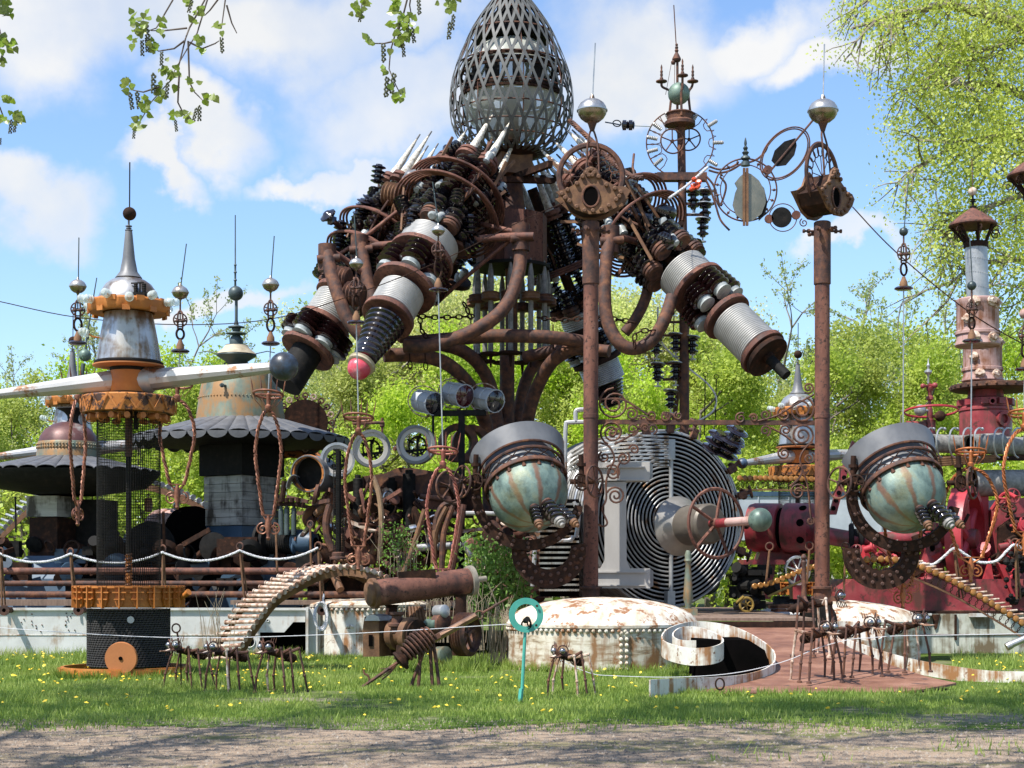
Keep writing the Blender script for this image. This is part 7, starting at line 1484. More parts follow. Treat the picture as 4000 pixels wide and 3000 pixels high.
# hull wall, rope and posts on this side
h2 = T('barge_hull', P(3800, 2553, 32.5), 'mildewed white barge hull below the red engine bed', 'barge')
mb = MB(); mb.pbox(3480, 2398, 4200, 2560, 32.6, .06); mb.build('side_plate', white_old, h2, False)
mb = MB(); mb.pbox(3560, 2396, 3640, 2404, 32.5, .1); mb.pbox(3790, 2396, 3870, 2410, 32.5, .1); mb.build('white_strip', white_hull, h2, False)
mb = MB(); mb.box((12.0, 38.5, .83), (10.6, 11.6, .08)); mb.build('deck_plate', rust_dark, h2, False)
mb = MB(); mb.pbox(3555, 2478, 3980, 2481, 32.58, .02); mb.build('weld_seam', rust, h2, False)
mb = MB(); mb.pprism([(3730, 2400), (3738, 2400), (3738, 2500), (3730, 2500)], 32.55, .05); mb.pprism([(3640, 2400), (3672, 2400), (3660, 2455), (3652, 2460)], 32.57, .03); mb.build('stain_plate', rust_dark, h2, False)
stanchion(3728, 2125, 3748, 2335, 31.6, 'rope post by the red flywheel holding dark rope'); stanchion(3966, 2105, 3972, 2340, 31.6, 'rope post at the picture edge by the red engine'); stanchion(3302, 2120, 3296, 2320, 31.4, 'eye post just beside the second pillar foot', False); stanchion(3006, 2120, 2992, 2280, 31.9, 'eye post in front of the red motor', False); stanchion(3162, 2118, 3152, 2280, 31.4, 'eye post between the turned baluster and the pillar', False)
mb = MB(); rope(mb, smooth_path([P(*p) for p in [(3580, 2190, 31.7), (3640, 2206, 31.7), (3690, 2172, 31.6), (3728, 2142, 31.5), (3770, 2165, 31.5), (3820, 2195, 31.5), (3890, 2192, 31.5), (3935, 2150, 31.5), (3966, 2128, 31.5), (4020, 2160, 31.5), (4100, 2190, 31.5)]], 6), .030); tag(mb.build('white_rope', rope_m), 'grey and white rope sagging between posts before the red engine', 'rope')
mb = MB(); rg2 = random.Random(5)
for i in range(60): mb.ball(P(rg2.uniform(3930, 4060), rg2.uniform(2150, 2360), 32.6 + rg2.uniform(-.2, .4)), rg2.uniform(.03, .08), 7, 4)
tag(mb.build('chain_heap', black, None, kind=None), 'heap of dark chain links beside the curved red bracket', 'chain')
bpy.data.objects['chain_heap']['kind'] = 'stuff'
# parked trailer and pale shed far behind
tr_ = T('white_trailer', P(3100, 2310, 56), 'long white trailer with blue top edge parked far behind the pillar', 'trailer')
mb = MB(); mb.pbox(2560, 1938, 3640, 2110, 56, 2.5); mb.build('trailer_body', trailer_m, tr_, False); mb = MB(); mb.pbox(2560, 1920, 3640, 1938, 55.95, 2.6); mb.build('blue_edge', blue_deep, tr_, False)
mb = MB()
for i in range(9): mb.pbox(2600 + i * 120, 1940, 2604 + i * 120, 2110, 55.96, .03)
mb.build('side_ribs', trailer_m, tr_, False, kind='stuff')
for x in (2700, 2760, 3480, 3540): mb = MB(); mb.lathe(P(x, 2270, 56), VY, [(.4, 0), (.5, .05), (.5, .3), (.4, .35)], 20); mb.build('wheel', black, tr_)
# ---------------------------------------------------------------- sculptures and scrap on the lawn
def ant(sc, loc, rz, lab, seed, tall=1.0):
    rn = random.Random(seed); t = T('iron_ant', loc, lab, 'insect sculpture', 'insects welded from scrap iron')
    t.rotation_euler.z = rz; t.scale = (sc,) * 3; ORG[t.name] = Vector((0, 0, 0)); H = .58 * tall
    def B(mb, nm, m): return mb.build(nm, m, t, True, 35)
    mb = MB(); mb.lathe((.02, 0, H), Vector((1, 0, .12)), [(.03, -.12), (.055, -.06), (.06, 0), (.045, .08), (.04, .2)], 10); mb.lathe((-.14, 0, H - .03), Vector((-1, 0, -.25)), [(.03, -.04), (.06, .02), (.075, .1), (.06, .2), (.02, .28)], 10)
    for i in range(4): mb.ring((-.16 - .06 * i, 0, H - .04 - .015 * i), Vector((1, 0, .25)), .075 - .006 * i, .012, 12, 5)
    B(mb, 'scrap_body', rust_dark)
    hd = Vector((.30, 0, H + .10))
    mb = MB(); mb.box(hd + Vector((-.03, 0, -.03)), (.12, .16, .07)); mb.bar(hd + Vector((-.08, 0, -.03)), (.1, 0, H), .05, .05); B(mb, 'head', rust)
    for s in (-1, 1):
        mb = MB(); mb.ball(hd + Vector((.045, .075 * s, .015)), .048, 14, 9); B(mb, 'eye_ball', scrap_eye)
        mb = MB(); mb.ring(hd + Vector((.03, .075 * s, .02)), Vector((.8, .5 * s, -.1)), .078, .011, 16, 5)
        for k in range(3): q = hd + Vector((-.02 - .02 * k, .06 * s + .03 * s * k, .07)); mb.tube([q, q + Vector((-.01, .02 * s, .07 + .01 * k))], [.009, .004], 4)
        B(mb, 'eye_loop', rust)
        mb = MB(); mb.tube([hd + Vector((.03, .05 * s, -.05)), hd + Vector((.16, .04 * s, -.08)), hd + Vector((.29, .01 * s, -.07))], [.03, .026, .014], 6, flat=.5); B(mb, 'jaw', rust_pale if s < 0 else rust)
        mb = MB()
        for k in range(3): q = hd + Vector((.08 - .05 * k, .04 * s, -.06)); mb.tube([q, q + Vector((.03, .04 * s, -.09))], .007, 4)
        B(mb, 'bristles', rust_dark)
        for k, (x, fx) in enumerate(((.10, .22), (-.02, -.02), (-.14, -.28))):
            j = Vector((x + (fx - x) * .5, (.17 + .02 * k) * s, H + .05 + rn.uniform(-.03, .05))); f = Vector((fx + rn.uniform(-.03, .03), (.27 + rn.uniform(-.03, .05)) * s, 0))
            kn = j.lerp(f, .62) + Vector((.02, .02 * s, 0))
            mb = MB(); mb.tube([(x, .03 * s, H), j], [.028, .022], 6); mb.tube([j, kn], .017, 6); mb.tube([kn, f], [.02, .014], 6); mb.ball(j, .026, 7, 5); mb.ball(kn, .027, 7, 5); mb.lathe(f, UP, [(.04, -.01), (.035, .015), (.015, .025)], 8); B(mb, 'leg', rust if rn.random() < .8 else rust_pale)
    return t
scrap_eye = M('steel_eye', [(0.3, (0.22, 0.22, 0.23)), (0.7, (0.34, 0.34, 0.35))], 4, .25, .85, .02)
def gp(px, py): return P(px, py, GY(py))
ant(.9, gp(735, 2688), math.radians(236), 'scrap iron ant beside the rope drum, a ring-topped rod standing behind its head', 1)
ant(.9, gp(890, 2700), math.radians(228), 'scrap iron ant in the grass before the foot of the roller track', 2)
ant(.92, gp(1090, 2705), math.radians(240), 'scrap iron ant in the grass below the dark hull opening, with paler legs', 3)
ant(.88, gp(2225, 2718), math.radians(238), 'scrap iron ant in the grass in front of the big domed tank', 4)
ant(1.12, rampP(3190, 2560), math.radians(-22), 'tallest scrap iron ant, standing farthest up the ramp', 5, 1.25)
ant(1.0, rampP(3190, 2662), math.radians(-68), 'scrap iron ant on the ramp facing us, lowest beside the white scroll', 6, 1.15)
ant(1.0, rampP(3350, 2640), math.radians(-60), 'scrap iron ant at the middle of the ramp facing us, white line across it', 7, 1.15)
ant(1.0, rampP(3540, 2622), math.radians(-62), 'scrap iron ant nearest the rusty ramp rail and the open grass', 8, 1.15)
Yr = 22.4; mb = MB(); mb.ring(P(688, 2454, Yr), Vector((.2, 1, 0)), S(17, Yr), .012, 20, 6); mb.tube([P(692, 2470, Yr), P(706, 2560, Yr)], .014, 6); mb.tube([P(706, 2560, Yr), P(708, 2690, Yr)], .012, 6); tag(mb.build('ring_rod', rust_dark), 'thin iron rod with ring top standing behind the ant by the rope drum', 'rod')
# long-nosed insect of springs and ribs
ms = T('iron_mosquito', P(1680, 2700, 22.4), 'rusty long-nosed insect sculpture of ribs and a spring on bent legs', 'insect sculpture'); Y = 22.4
mb = MB(); mb.tube([P(1560, 2590, Y), P(1640, 2520, Y), P(1690, 2500, Y)], [.05, .09, .06], 10); mb.build('spine', rust_dark, ms)
for i in range(9):
    u = i / 8; q = P(1590 + 95 * u, 2560 - 80 * u, Y); mb = MB(); mb.ring(q, Vector((.75, .25, .6)), .12 + .07 * math.sin(PI * u), .018, 20, 5, -.6, 3.9, flat=1.8); mb.build('rib_hoop', rust, ms)
mb = MB(); mb.bar(P(1620, 2528, Y - .08), P(1720, 2480, Y - .1), .02, .07); mb.build('side_strap', rust, ms, False)
a = P(1690, 2500, Y - .05); b = P(1862, 2404, Y - .05); d = (b - a).normalized(); _, u, v = frame(d); L = (b - a).length
mb = MB(); n = 46; mb.tube([a + d * (L * i / (n * 8)) + (u * math.cos(i * PI / 4) + v * math.sin(i * PI / 4)) * .042 for i in range(n * 8 + 1)], .013, 4); mb.build('spring_tail', M('spring_bronze', [(0.3, (0.16, 0.09, 0.06)), (0.7, (0.30, 0.18, 0.12))], 6, .35, .6, 0), ms)
mb = MB(); mb.ring(P(1873, 2402, Y - .05), Vector((.3, 1, .2)), .06, .012, 18, 5); mb.tube([P(1880, 2398, Y - .05), P(1988, 2334, Y - .05)], [.022, .014], 7); mb.build('tail_rod', rust, ms)
mb = MB(); q = P(1566, 2580, Y); dd = Vector((-.75, -.1, -.65)).normalized(); mb.lathe(q, dd, [(.04, -.1), (.15, -.02), (.16, .02), (.06, .05)], 18); mb.build('head_cap', rust_dark, ms)
for i in range(9): mb = MB(); p0 = q + dd * .04; e = P(1490 + rnd.uniform(-20, 30), 2630 + rnd.uniform(-20, 30), Y + rnd.uniform(-.1, .1)); mb.tube([p0, p0.lerp(e, .5) + Vector((0, 0, -.03)), e], .008, 4); mb.build('frayed_strand', rust, ms)
mb = MB(); mb.tube([q, P(1370, 2715, Y)], [.028, .022], 7); mb.tube([P(1372, 2714, Y), P(1358, 2712, Y), P(1356, 2700, Y)], .016, 5); mb.tube([P(1372, 2714, Y), P(1366, 2728, Y), P(1352, 2730, Y)], .016, 5); mb.tube(smooth_path([P(1430, 2672, Y), P(1442, 2660, Y), P(1438, 2640, Y), P(1424, 2632, Y), P(1420, 2615, Y)], 4), .016, 5); mb.build('long_nose', rust, ms)
for pts in ([(1660, 2515), (1650, 2560), (1620, 2640), (1598, 2702)], [(1680, 2510), (1684, 2600), (1692, 2710)], [(1692, 2515), (1702, 2570), (1716, 2680)], [(1640, 2520), (1640, 2600), (1634, 2690)]): mb = MB(); mb.tube(smooth_path([P(x, y, Y) for x, y in pts], 4), [.03] * 13 if False else .026, 7); mb.build('leg', rust, ms)
# teal ring on a post
Yq = 19.95; ts = T('ring_sign', P(2045, 2748, Yq), 'teal painted ring on a slim teal post in front of the domed tank', 'ring post')
c = P(2055, 2403, Yq); mb = MB(); mb.lathe(c, Vector((.12, -1, 0)), [(S(44, Yq), -.012), (S(68, Yq), -.012), (S(68, Yq), .012), (S(44, Yq), .012)], 56, False, True); mb.build('ring', teal, ts, True, 30)
for a in (.7, 2.4, 3.9, 5.5): mb = MB(); mb.lathe(c + Vector((math.cos(a) * S(56, Yq), -.022, math.sin(a) * S(56, Yq))), VY, [(.016, 0), (.016, .008)], 10); mb.build('bolt_hole', rust_dark, ts)
mb = MB(); mb.tube([P(2052, 2455, Yq + .03), P(2040, 2690, Yq + .03), P(2032, 2752, Yq + .03)], S(7, Yq), 8); mb.bar(P(2036, 2690, Yq), P(2030, 2750, Yq - .02), .05, .03); mb.build('post', teal, ts)
mb = MB(); mb.cyl(P(2052, 2425, Yq + .05), P(2060, 2418, Yq - .1), .035, n=12); mb.ring(P(2056, 2440, Yq), VY, .06, .012, 18, 5); mb.ring(P(2066, 2432, Yq), Vector((1, .4, 0)), .05, .01, 16, 5); mb.build('pipe_stub', black, ts)
# rusty air receiver above a heap of pumps and pulleys
ar = T('air_receiver', P(1640, 2560, 27), 'long rusty cylinder lying on stands with a dark name board on top', 'tank'); Ya = 27.0
a = P(1462, 2318, Ya - .5); b = P(1838, 2268, Ya + .3); d = (b - a).normalized(); r = S(51, Ya)
mb = MB(); mb.lathe(a, d, [(r, 0), (r, (b - a).length)], 36); mb.build('cylinder', rust_red, ar)
mb = MB(); mb.lathe(a, d, [(r * .9, -.06), (r * 1.16, -.05), (r * 1.16, .02), (r * 1.05, .03)], 30); mb.lathe(a, d, [(r * .6, -.13), (r * .9, -.11), (r * .95, -.05)], 24); mb.build('end_flange', rust_yel, ar)
mb = MB(); mb.lathe(b, d, [(r * 1.0, -.05), (r * 1.17, -.04), (r * 1.17, .04), (r * .8, .06)], 30); mb.cyl(b, b + d * .3, .05, n=10); mb.build('end_flange', M('grey_rust', [(0.3, (0.16, 0.14, 0.11)), (0.7, (0.28, 0.25, 0.20))], 6, .7, .1, .4), ar)
mb = MB(); mb.prism([P(1556, 2234, Ya - .4), P(1702, 2222, Ya - .2), P(1702, 2262, Ya - .2), P(1556, 2270, Ya - .4)], (0, .04, 0)); mb.build('name_board', rust_dark, ar, False)
for x, y in ((1530, 2372), (1800, 2330)): mb = MB(); mb.vl(x, Ya, [(34, 2560), (34, 2480), (24, 2470), (22, y), (30, y - 10)], 16); mb.build('stand', rust_dark, ar)
sp = T('scrap_pump', P(1580, 2560, 26.4), 'rusty round pump with pipe neck under the cylinder', 'pump'); Yp = 26.4
mb = MB(); q = P(1600, 2480, Yp); dd = Vector((.8, -.6, -.05)).normalized(); mb.lathe(q - dd * .35, dd, [(.26, 0), (.28, .03), (.28, .15), (.22, .17), (.22, .3), (.30, .32), (.30, .44), (.2, .47)], 28); mb.build('casing', rust_yel, sp)
mb = MB(); mb.lathe(q + dd * .12, dd, [(.24, 0), (.27, .02), (.27, .05), (.0, .07)], 24); mb.build('cover', rust_dark, sp)
mb = MB(); mb.vl(1550, Yp, [(26, 2470), (24, 2450), (34, 2446), (34, 2436), (22, 2432), (20, 2405), (30, 2400), (30, 2390)], 16); mb.build('neck', rust, sp)
mb = MB(); mb.vl(1575, Yp - .1, [(40, 2575), (30, 2560), (26, 2520)], 14); mb.build('foot', rust_dark, sp)
mh = T('motor_housing', P(1455, 2560, 26.5), 'tan arched motor housing standing in the grass by the white tank end', 'motor')
mb = MB(); mb.prism([P(x, y, 26.5) for x, y in [(1418, 2565), (1418, 2445), (1424, 2410), (1445, 2400), (1470, 2405), (1480, 2430), (1482, 2565)]], (.25, .5, 0)); mb.build('housing', rust_yel, mh, True, 30); mb = MB(); mb.pprism([(1440, 2480), (1456, 2480), (1456, 2525), (1440, 2525)], 26.48, .01); mb.build('slot', dark, mh, False)
mb = MB(); mb.prism([P(x, y, 26.45) for x, y in [(1424, 2425), (1432, 2405), (1455, 2400), (1478, 2408), (1484, 2425)]], (.2, .3, 0)); mb.build('grey_hood', galv, mh, True, 30)
gw = T('grooved_pulley_wheel', P(1830, 2560, 26.5), 'large rusty belt pulley with grooves standing beside the domed tank', 'pulley'); q = P(1822, 2478, 26.4); dd = Vector((.88, -.47, 0)).normalized(); pr = [(.30, -.13)]
for i in range(5): pr += [(.37, -.12 + .05 * i), (.33, -.10 + .05 * i)]
mb = MB(); mb.lathe(q, dd, pr + [(.30, .13)], 36, False, True); mb.build('rim', rust, gw); mb = MB(); wheel(mb, q, dd, .3, .03, 5, .04); mb.build('spokes', rust, gw)
for x, y, r_, w_, m, lab in ((1725, 2440, .19, .2, rust, 'small rusty flat pulley between cylinder and spring tail'), (1722, 2560, .15, .3, patina_bell, 'round greenish casting half hidden in the grass under the pulleys'), (1722, 2388, .11, .25, galv, 'pale grey round casting under the rusty cylinder'), (1690, 2440, .10, .3, patina, 'green curved pipe behind the ribbed insect')):
    mb = MB(); mb.lathe(P(x, y, 26.5), Vector((.7, -.7, .05)), [(r_ * .7, -w_ / 2), (r_, -w_ / 2 + .02), (r_, w_ / 2 - .02), (r_ * .7, w_ / 2)], 24); tag(mb.build('scrap_casting', m), lab, 'casting', 'castings under the rusty cylinder')
for i in range(5): mb = MB(); mb.tube([P(1600 + i * 12, 2370, 27.2), P(1618 + i * 16, 2530, 26.9)], .028, 6); tag(mb.build('steel_rod', rust_yel), '%s tan steel rod leaning under the rusty cylinder' % ('first from the pump', 'second from the pump', 'middle', 'fourth from the pump', 'last, most slanted')[i], 'rod', 'rods leaning under the cylinder')
# thin wire fence line
for pts, lab in (([(-80, 2447), (640, 2490), (1300, 2478), (1985, 2438)], 'thin pale wire strung across the lawn past the rope drum'), ([(2180, 2575), (2300, 2628), (2400, 2640), (2640, 2645), (2860, 2630), (3050, 2588), (3200, 2530), (3320, 2498), (3400, 2492)], 'thin white line lying over the scroll and up to the ants'), ([(3400, 2492), (3500, 2484), (3700, 2481), (4100, 2474)], 'thin white line running on from the ants past the barge')):
    mb = MB(); mb.tube(smooth_path([P(x, y, 22.3) for x, y in pts], 6), .0055, 5); tag(mb.build('fence_wire', rope_m), lab, 'wire')
mb = MB(); mb.tube([P(3945, 2520, 22.5), P(4080, 2462, 22.5)], .05, 12); mb.tube([P(3932, 2528, 22.5), P(3950, 2518, 22.5)], .06, 10); tag(mb.build('steel_tube', steel), 'shiny steel tube with rusty tip sticking in at the picture edge', 'tube')
# bush and dry stalks behind the cylinder
rng = np.random.default_rng(44); bs = T('leafy_bush', P(1920, 2400, 30), 'bright green leafy bush between the ball eye yoke and the rusty cylinder', 'bush'); mb = MB(); tips = []
for i in range(26):
    x0 = rnd.uniform(1820, 2030); top = rnd.uniform(2090, 2260); pts = [P(x0, 2540, 30 + rnd.uniform(-.3, .3)), P(x0 + rnd.uniform(-20, 20), (2540 + top) / 2, 30), P(x0 + rnd.uniform(-40, 40), top, 30 + rnd.uniform(-.4, .3))]; mb.tube(pts, [.014, .01, .005], 4)
    for k in range(5): tips.append(tuple(pts[1].lerp(pts[2], rnd.uniform(-.2, 1))))
mb.build('stems', drystem, bs, kind='stuff'); leaf_obj('foliage', leaves(tips, 2600, .13, .10, rng), leaf_bush, bs)
mb = MB()
for (x, n, y0, y1, sp, Yd) in ((850, 14, 2290, 2520, 60, 28), (1760, 60, 2230, 2480, 170, 28.4), (1590, 18, 2060, 2250, 60, 31), (1960, 40, 2320, 2560, 60, 27.6)):
    for i in range(n):
        xx = x + rnd.gauss(0, sp * .5); mb.tube([P(xx, y1 + 30, Yd), P(xx + rnd.gauss(0, 15), (y0 + y1) / 2, Yd), P(xx + rnd.gauss(0, 35), y0 + abs(rnd.gauss(0, 60)), Yd)], [.007, .006, .003], 3)
o = mb.build('dry_weeds', drystem); o['kind'] = 'stuff'
tips = [tuple(P(rnd.gauss(1560, 45), rnd.uniform(2060, 2230), 31)) for _ in range(60)]; o = leaf_obj('leafy_weeds', leaves(tips, 500, .08, .06, rng), leaf_bush); o['kind'] = 'stuff'
# ---------------------------------------------------------------- the overhead cable and the copper hangers strung on it
YH = 29.0
cab = [(-150, 1145), (0, 1178), (305, 1240), (700, 1268), (1058, 1246), (1390, 1148), (1740, 1010), (2000, 880), (2200, 792)]
mb = MB(); mb.tube(smooth_path([P(x, y, YH if x < 1800 else YH + (x - 1800) / 400 * 1.3) for x, y in cab], 6), .009, 5); tag(mb.build('overhead_cable', rust_dark), 'thin rusty cable strung from the first pillar head over the orange column', 'cable')
mb = MB(); mb.tube(smooth_path([P(3330, 808, 30.4), P(3500, 985, 30), P(3780, 1215, 29.6), P(4000, 1345, 29.4), P(4200, 1440, 29.3)], 6), .012, 5); tag(mb.build('overhead_cable', rust_dark), 'thin cable running from the sideways pillar head toward the grey stack', 'cable')
def twisted(mb, pts, r, tw=.28):
    q = resample(smooth_path(pts, 8), 46); L = 0
    for k in range(3):
        out = []; L = 0
        for i, p in enumerate(q):
            if i: L += (p - q[i - 1]).length
            t = (q[min(i + 1, 45)] - q[max(i - 1, 0)]).normalized(); _, u, v = frame(t); a = L / tw * 2 * PI + k * 2.1; out.append(p + (u * math.cos(a) + v * math.sin(a)) * r)
        mb.tube(out, [r * (.72 + .25 * math.sin(i * 1.7 + k * 2)) for i in range(46)], 5)
def hanger(x, ball, lean, wheel_y, bell_y, rodx, crown, bw, bh, lab, mcop, mball, Y=YH, ballr=32, flt=True, scale=1.0, side=0.0, basket=True, wireoff=0):
    t = T('copper_hanger', P(x, wheel_y, Y), lab, 'hanging ornament', 'copper ornaments hung on the overhead cable'); k = scale
    mb = MB(); mb.tube([P(x + 2, ball - ballr * .7, Y), P(x + lean, ball - 190 * k, Y)], .011, 5); mb.build('top_rod', slateblue, t)
    c = P(x, ball, Y)
    if flt: mb, m2 = MB(), MB(); floatball(mb, m2, c, S(ballr, Y)); o = mb.build('float', steel, t); m2.build('float_underside', float_low, o)
    else: mb = MB(); mb.ball(c, S(ballr, Y), 18, 12); mb.build('ball', mball, t)
    mb = MB(); mb.tube([P(x, ball + ballr * .7, Y), P(x, wheel_y - 30 * k, Y)], .017, 6); mb.tube(smooth_path([P(x - 9, wheel_y + 35 * k, Y - .05), P(x - 10, wheel_y, Y - .05), P(x - 8, wheel_y - 25 * k, Y - .03), P(x, wheel_y - 36 * k, Y), P(x + 8, wheel_y - 25 * k, Y - .03), P(x + 10, wheel_y, Y - .05), P(x + 9, wheel_y + 35 * k, Y - .05)], 3), .018, 6); mb.build('shackle', rust, t)
    mb = MB(); wheel(mb, P(x, wheel_y, Y), Vector((.35, -1, 0)), S(26 * k, Y), .013, 5, .012); mb.cyl(P(x - 22, wheel_y + 5, Y - .1), P(x + 24, wheel_y + 3, Y - .1), .02, n=8); mb.ball(P(x - 12, wheel_y + 4, Y - .12), .035, 8, 6); mb.ball(P(x + 14, wheel_y + 2, Y - .12), .035, 8, 6); mb.build('pulley_wheel', rust, t)
    mb = MB(); mid = (wheel_y + 35 * k + bell_y - 45 * k) / 2; hl = (bell_y - 45 * k - wheel_y - 35 * k) / 2; mb.ring(P(x, mid, Y), Vector((.5, -1, 0)), S(15, Y), .022, 18, 6, e=max(1.2, hl / 15)); mb.build('link', rust_dark, t)
    mb = MB(); mb.vl(x, Y, [(16, bell_y - 4), (15, bell_y - 22), (10, bell_y - 32), (6, bell_y - 44)], 14); mb.build('cap_bell', rust_yel, t); mb = MB(); mb.vl(x, Y, [(28, bell_y + 8), (36, bell_y + 4), (36, bell_y), (30, bell_y - 4), (14, bell_y - 6)], 22); mb.build('bell_disc', glaze, t)
    mb = MB(); mb.tube([P(x, bell_y + 6, Y), P(rodx, crown, Y)], S(2.6, Y), 6); mb.build('long_rod', galv, t)
    if not basket: return t
    X = rodx; mb = MB(); mb.ring(P(X, crown, Y), Vector((.05, .18, 1)), S(58, Y), .022, 28, 6); mb.tube([P(X - 57, crown, Y), P(X + 57, crown + 3, Y)], .02, 6)
    mb.build('crown_ring', mcop, t)
    for i, (dx, dy) in enumerate(((-57, -2), (-25, 12), (10, -12), (30, 10), (57, -2))):
        mb = MB(); b = P(X + dx, crown + dy * .3, Y + dy * .012); tip = P(X + dx * 1.22, crown - 75 + abs(dx) * .1, Y + dy * .015); ml = b.lerp(tip, .5); mb.tube([P(X + dx * .45, crown + 52, Y), P(X + dx * .9, crown + 22, Y), b, b.lerp(tip, .35), ml, tip], [.012, .014, .014, .022, .030, .004], 5, flat=.5); mb.build('flame_leaf', mcop, t)
    mb = MB(); mb.vl(X, Y, [(8, crown + 70), (13, crown + 60), (12, crown + 45), (7, crown + 40), (8, crown), (3, crown - 6)], 12); mb.build('crown_stem', mcop, t)
    for s in (-1, 1):
        co_, si_ = math.cos(side), math.sin(side)
        def W(dx, y): p = P(X, y, Y); return p + Vector((S(dx, Y) * co_, S(dx, Y) * si_, 0))
        mb = MB(); y0 = crown + 62; yb = y0 + bh; twisted(mb, [W(0, y0), W(s * bw * .45, y0 + bh * .05), W(s * bw * .85, y0 + bh * .22), W(s * bw, y0 + bh * .42), W(s * bw * .8, y0 + bh * .66), W(s * bw * .42, yb)], .022); mb.build('twisted_loop', mcop, t)
        mb = MB(); mb.scroll(W(s * 22, yb + 55), S(22, Y), 1.6, 1.6, -s, .016, x=Vector((co_, si_, 0)), k=5); mb.tube([W(s * bw * .42, yb), W(s * 8, yb + 22), W(s * 10, yb + 40)], .02, 5); mb.build('scroll', mcop, t)
    mb = MB(); mb.bar(P(X - bw * .5 * math.cos(side), yb, Y), P(X + bw * .5 * math.cos(side), yb, Y), .05, .02); mb.vl(X, Y, [(4, yb + 98), (9, yb + 90), (6, yb + 82), (12, yb + 50), (9, yb + 20), (5, yb)], 12); mb.build('drop_finial', mcop, t)
    return t
hanger(304, 1118, 4, 1208, 1338, 304, 1500, 62, 395, 'edge-on copper hanger under a silver float, beside the orange column neck', copper, None, side=1.35)
hanger(704, 1142, 24, 1250, 1370, 692, 1500, 68, 330, 'copper hanger whose loop hangs between the orange cage and the bell roof', copper, None)
hanger(1057, 1112, 14, 1208, 1340, 1048, 1540, 50, 410, 'copper hanger in front of the verdigris bell and slate roof', copper, None)
hanger(1392, 1030, -8, 1120, 1258, 1400, 1630, 52, 440, 'copper hanger beside the wire tower, before the round portholes', copper, None, ballr=26)
hanger(1712, 900, -22, 978, 1130, 1730, 1760, 62, 400, 'reddish copper hanger with scrolls resting over the rusty cylinder', copper_red, None, ballr=25)
hanger(3530, 905, 20, 990, 1125, 3527, 1790, 90, 430, 'orange copper hanger mostly hidden behind the ball eye by the red engine', copper_org, slateblue, ballr=17, flt=False, Y=30.0, scale=1.1, side=.4)
hanger(3796, 1116, -8, 1205, 1330, 3792, 1765, 104, 350, 'orange copper hanger in front of the red flywheel', copper_org, slateblue, ballr=18, flt=False, Y=29.2)
hanger(4002, 1225, 8, 1310, 1440, 4000, 1615, 110, 400, 'orange copper hanger cut off by the picture edge, before the red engine', copper_org, pink, ballr=20, flt=False, Y=29.2, side=.5)
mb = MB()
for s_ in (-1, 1): mb.scroll(P(3530 + s_ * 42, 2290, 30), S(26, 30), 2.2, 1.5, s_, .009, k=4)
mb.vl(3530, 30, [(5, 2340), (8, 2320), (5, 2300), (10, 2285), (6, 2275), (5, 2240)], 10); tag(mb.build('scroll_drop', copper_org), 'orange turned drop with two thin spirals in front of the red bed', 'ornament')
# ---------------------------------------------------------------- the rusty engine between the bells and the ball eye
eg = T('rusty_engine', P(1560, 2350, 33), 'tangle of rusty engine beams, dark cylinders and porthole drums behind the roller track', 'engine')
def part(mb, nm, m, sm=True, ang=38, **k): return mb.build(nm, m, eg, sm, ang, **k)
Ye = 33.0
for (x, y, r, w, Yz, dv, m, lens) in ((1452, 1752, 74, .55, 32.4, (.12, -1, -.05), sgrey, 1), (1625, 1737, 76, .22, 32.6, (-.1, -1, 0), sgrey, 1), (1318, 1797, 68, .5, 32.8, (.15, -1, .05), galv, 1)):
    c = P(x, y, Yz); d = Vector(dv).normalized(); R_ = S(r, Yz)
    mb = MB(); mb.lathe(c, d, [(R_ * .96, -w), (R_, -w), (R_, .06), (R_ * .85, .06), (R_ * .85, .02), (R_ * .96, .0)], 44, False, True); o = part(mb, 'porthole_drum', m)
    mb = MB(); mb.lathe(c, d, [(R_ * .63, .0), (R_ * .85, -.02), (R_ * .86, .04), (R_ * .65, .03)], 44, False, True); mb.build('white_liner', plate_white, o)
    mb = MB(); cc2 = c - d * .2
    mb.ring(cc2, d, R_ * .45, .02, 24, 5); mb.bar(cc2 - UP * R_ * .6, cc2 + UP * R_ * .5, .05, .05); mb.bar(cc2 - VX * R_ * .6 - UP * R_ * .3, cc2 + VX * R_ * .6 - UP * R_ * .2, .04, .05)
    for k in range(5): mb.tube([cc2 + Vector((math.cos(k * 1.3) * .1, 0, math.sin(k * 1.3) * .1)), cc2 + Vector((math.cos(k * 1.3) * R_ * .6, -.05, math.sin(k * 1.3) * R_ * .6))], .022, 5)
    mb.build('inner_works', black, o)
c = P(1205, 1850, 32.6); d = Vector((-.25, -1, -.05)).normalized()
mb = MB(); mb.lathe(c, d, [(.36, -.75), (.38, -.75), (.38, .05), (.36, .05)], 36, False, True); part(mb, 'cowl', sgrey); mb = MB(); mb.ring(c + d * .0, d, .33, .035, 32, 6, e=1.1); part(mb, 'orange_ring', orange_worn); mb = MB(); mb.lathe(c - d * .3, d, [(.36, 0), (.36, .02)], 28); part(mb, 'cowl_back', black)
mb = MB(); rs = []
for i in range(13): a = .2 + 1.7 * i / 12; rs.append([P(1200, 1880, 32.4) + Vector((-.25 - .33 * math.cos(a) * .5, dy, -.2 + .33 * math.sin(a))) for dy in (-.2, .3)] + [P(1200, 1880, 32.4) + Vector((-.24 - .32 * math.cos(a) * .5, dy, -.21 + .32 * math.sin(a))) for dy in (.3, -.2)])
mb.rings(rs); part(mb, 'curved_shield', sgrey)
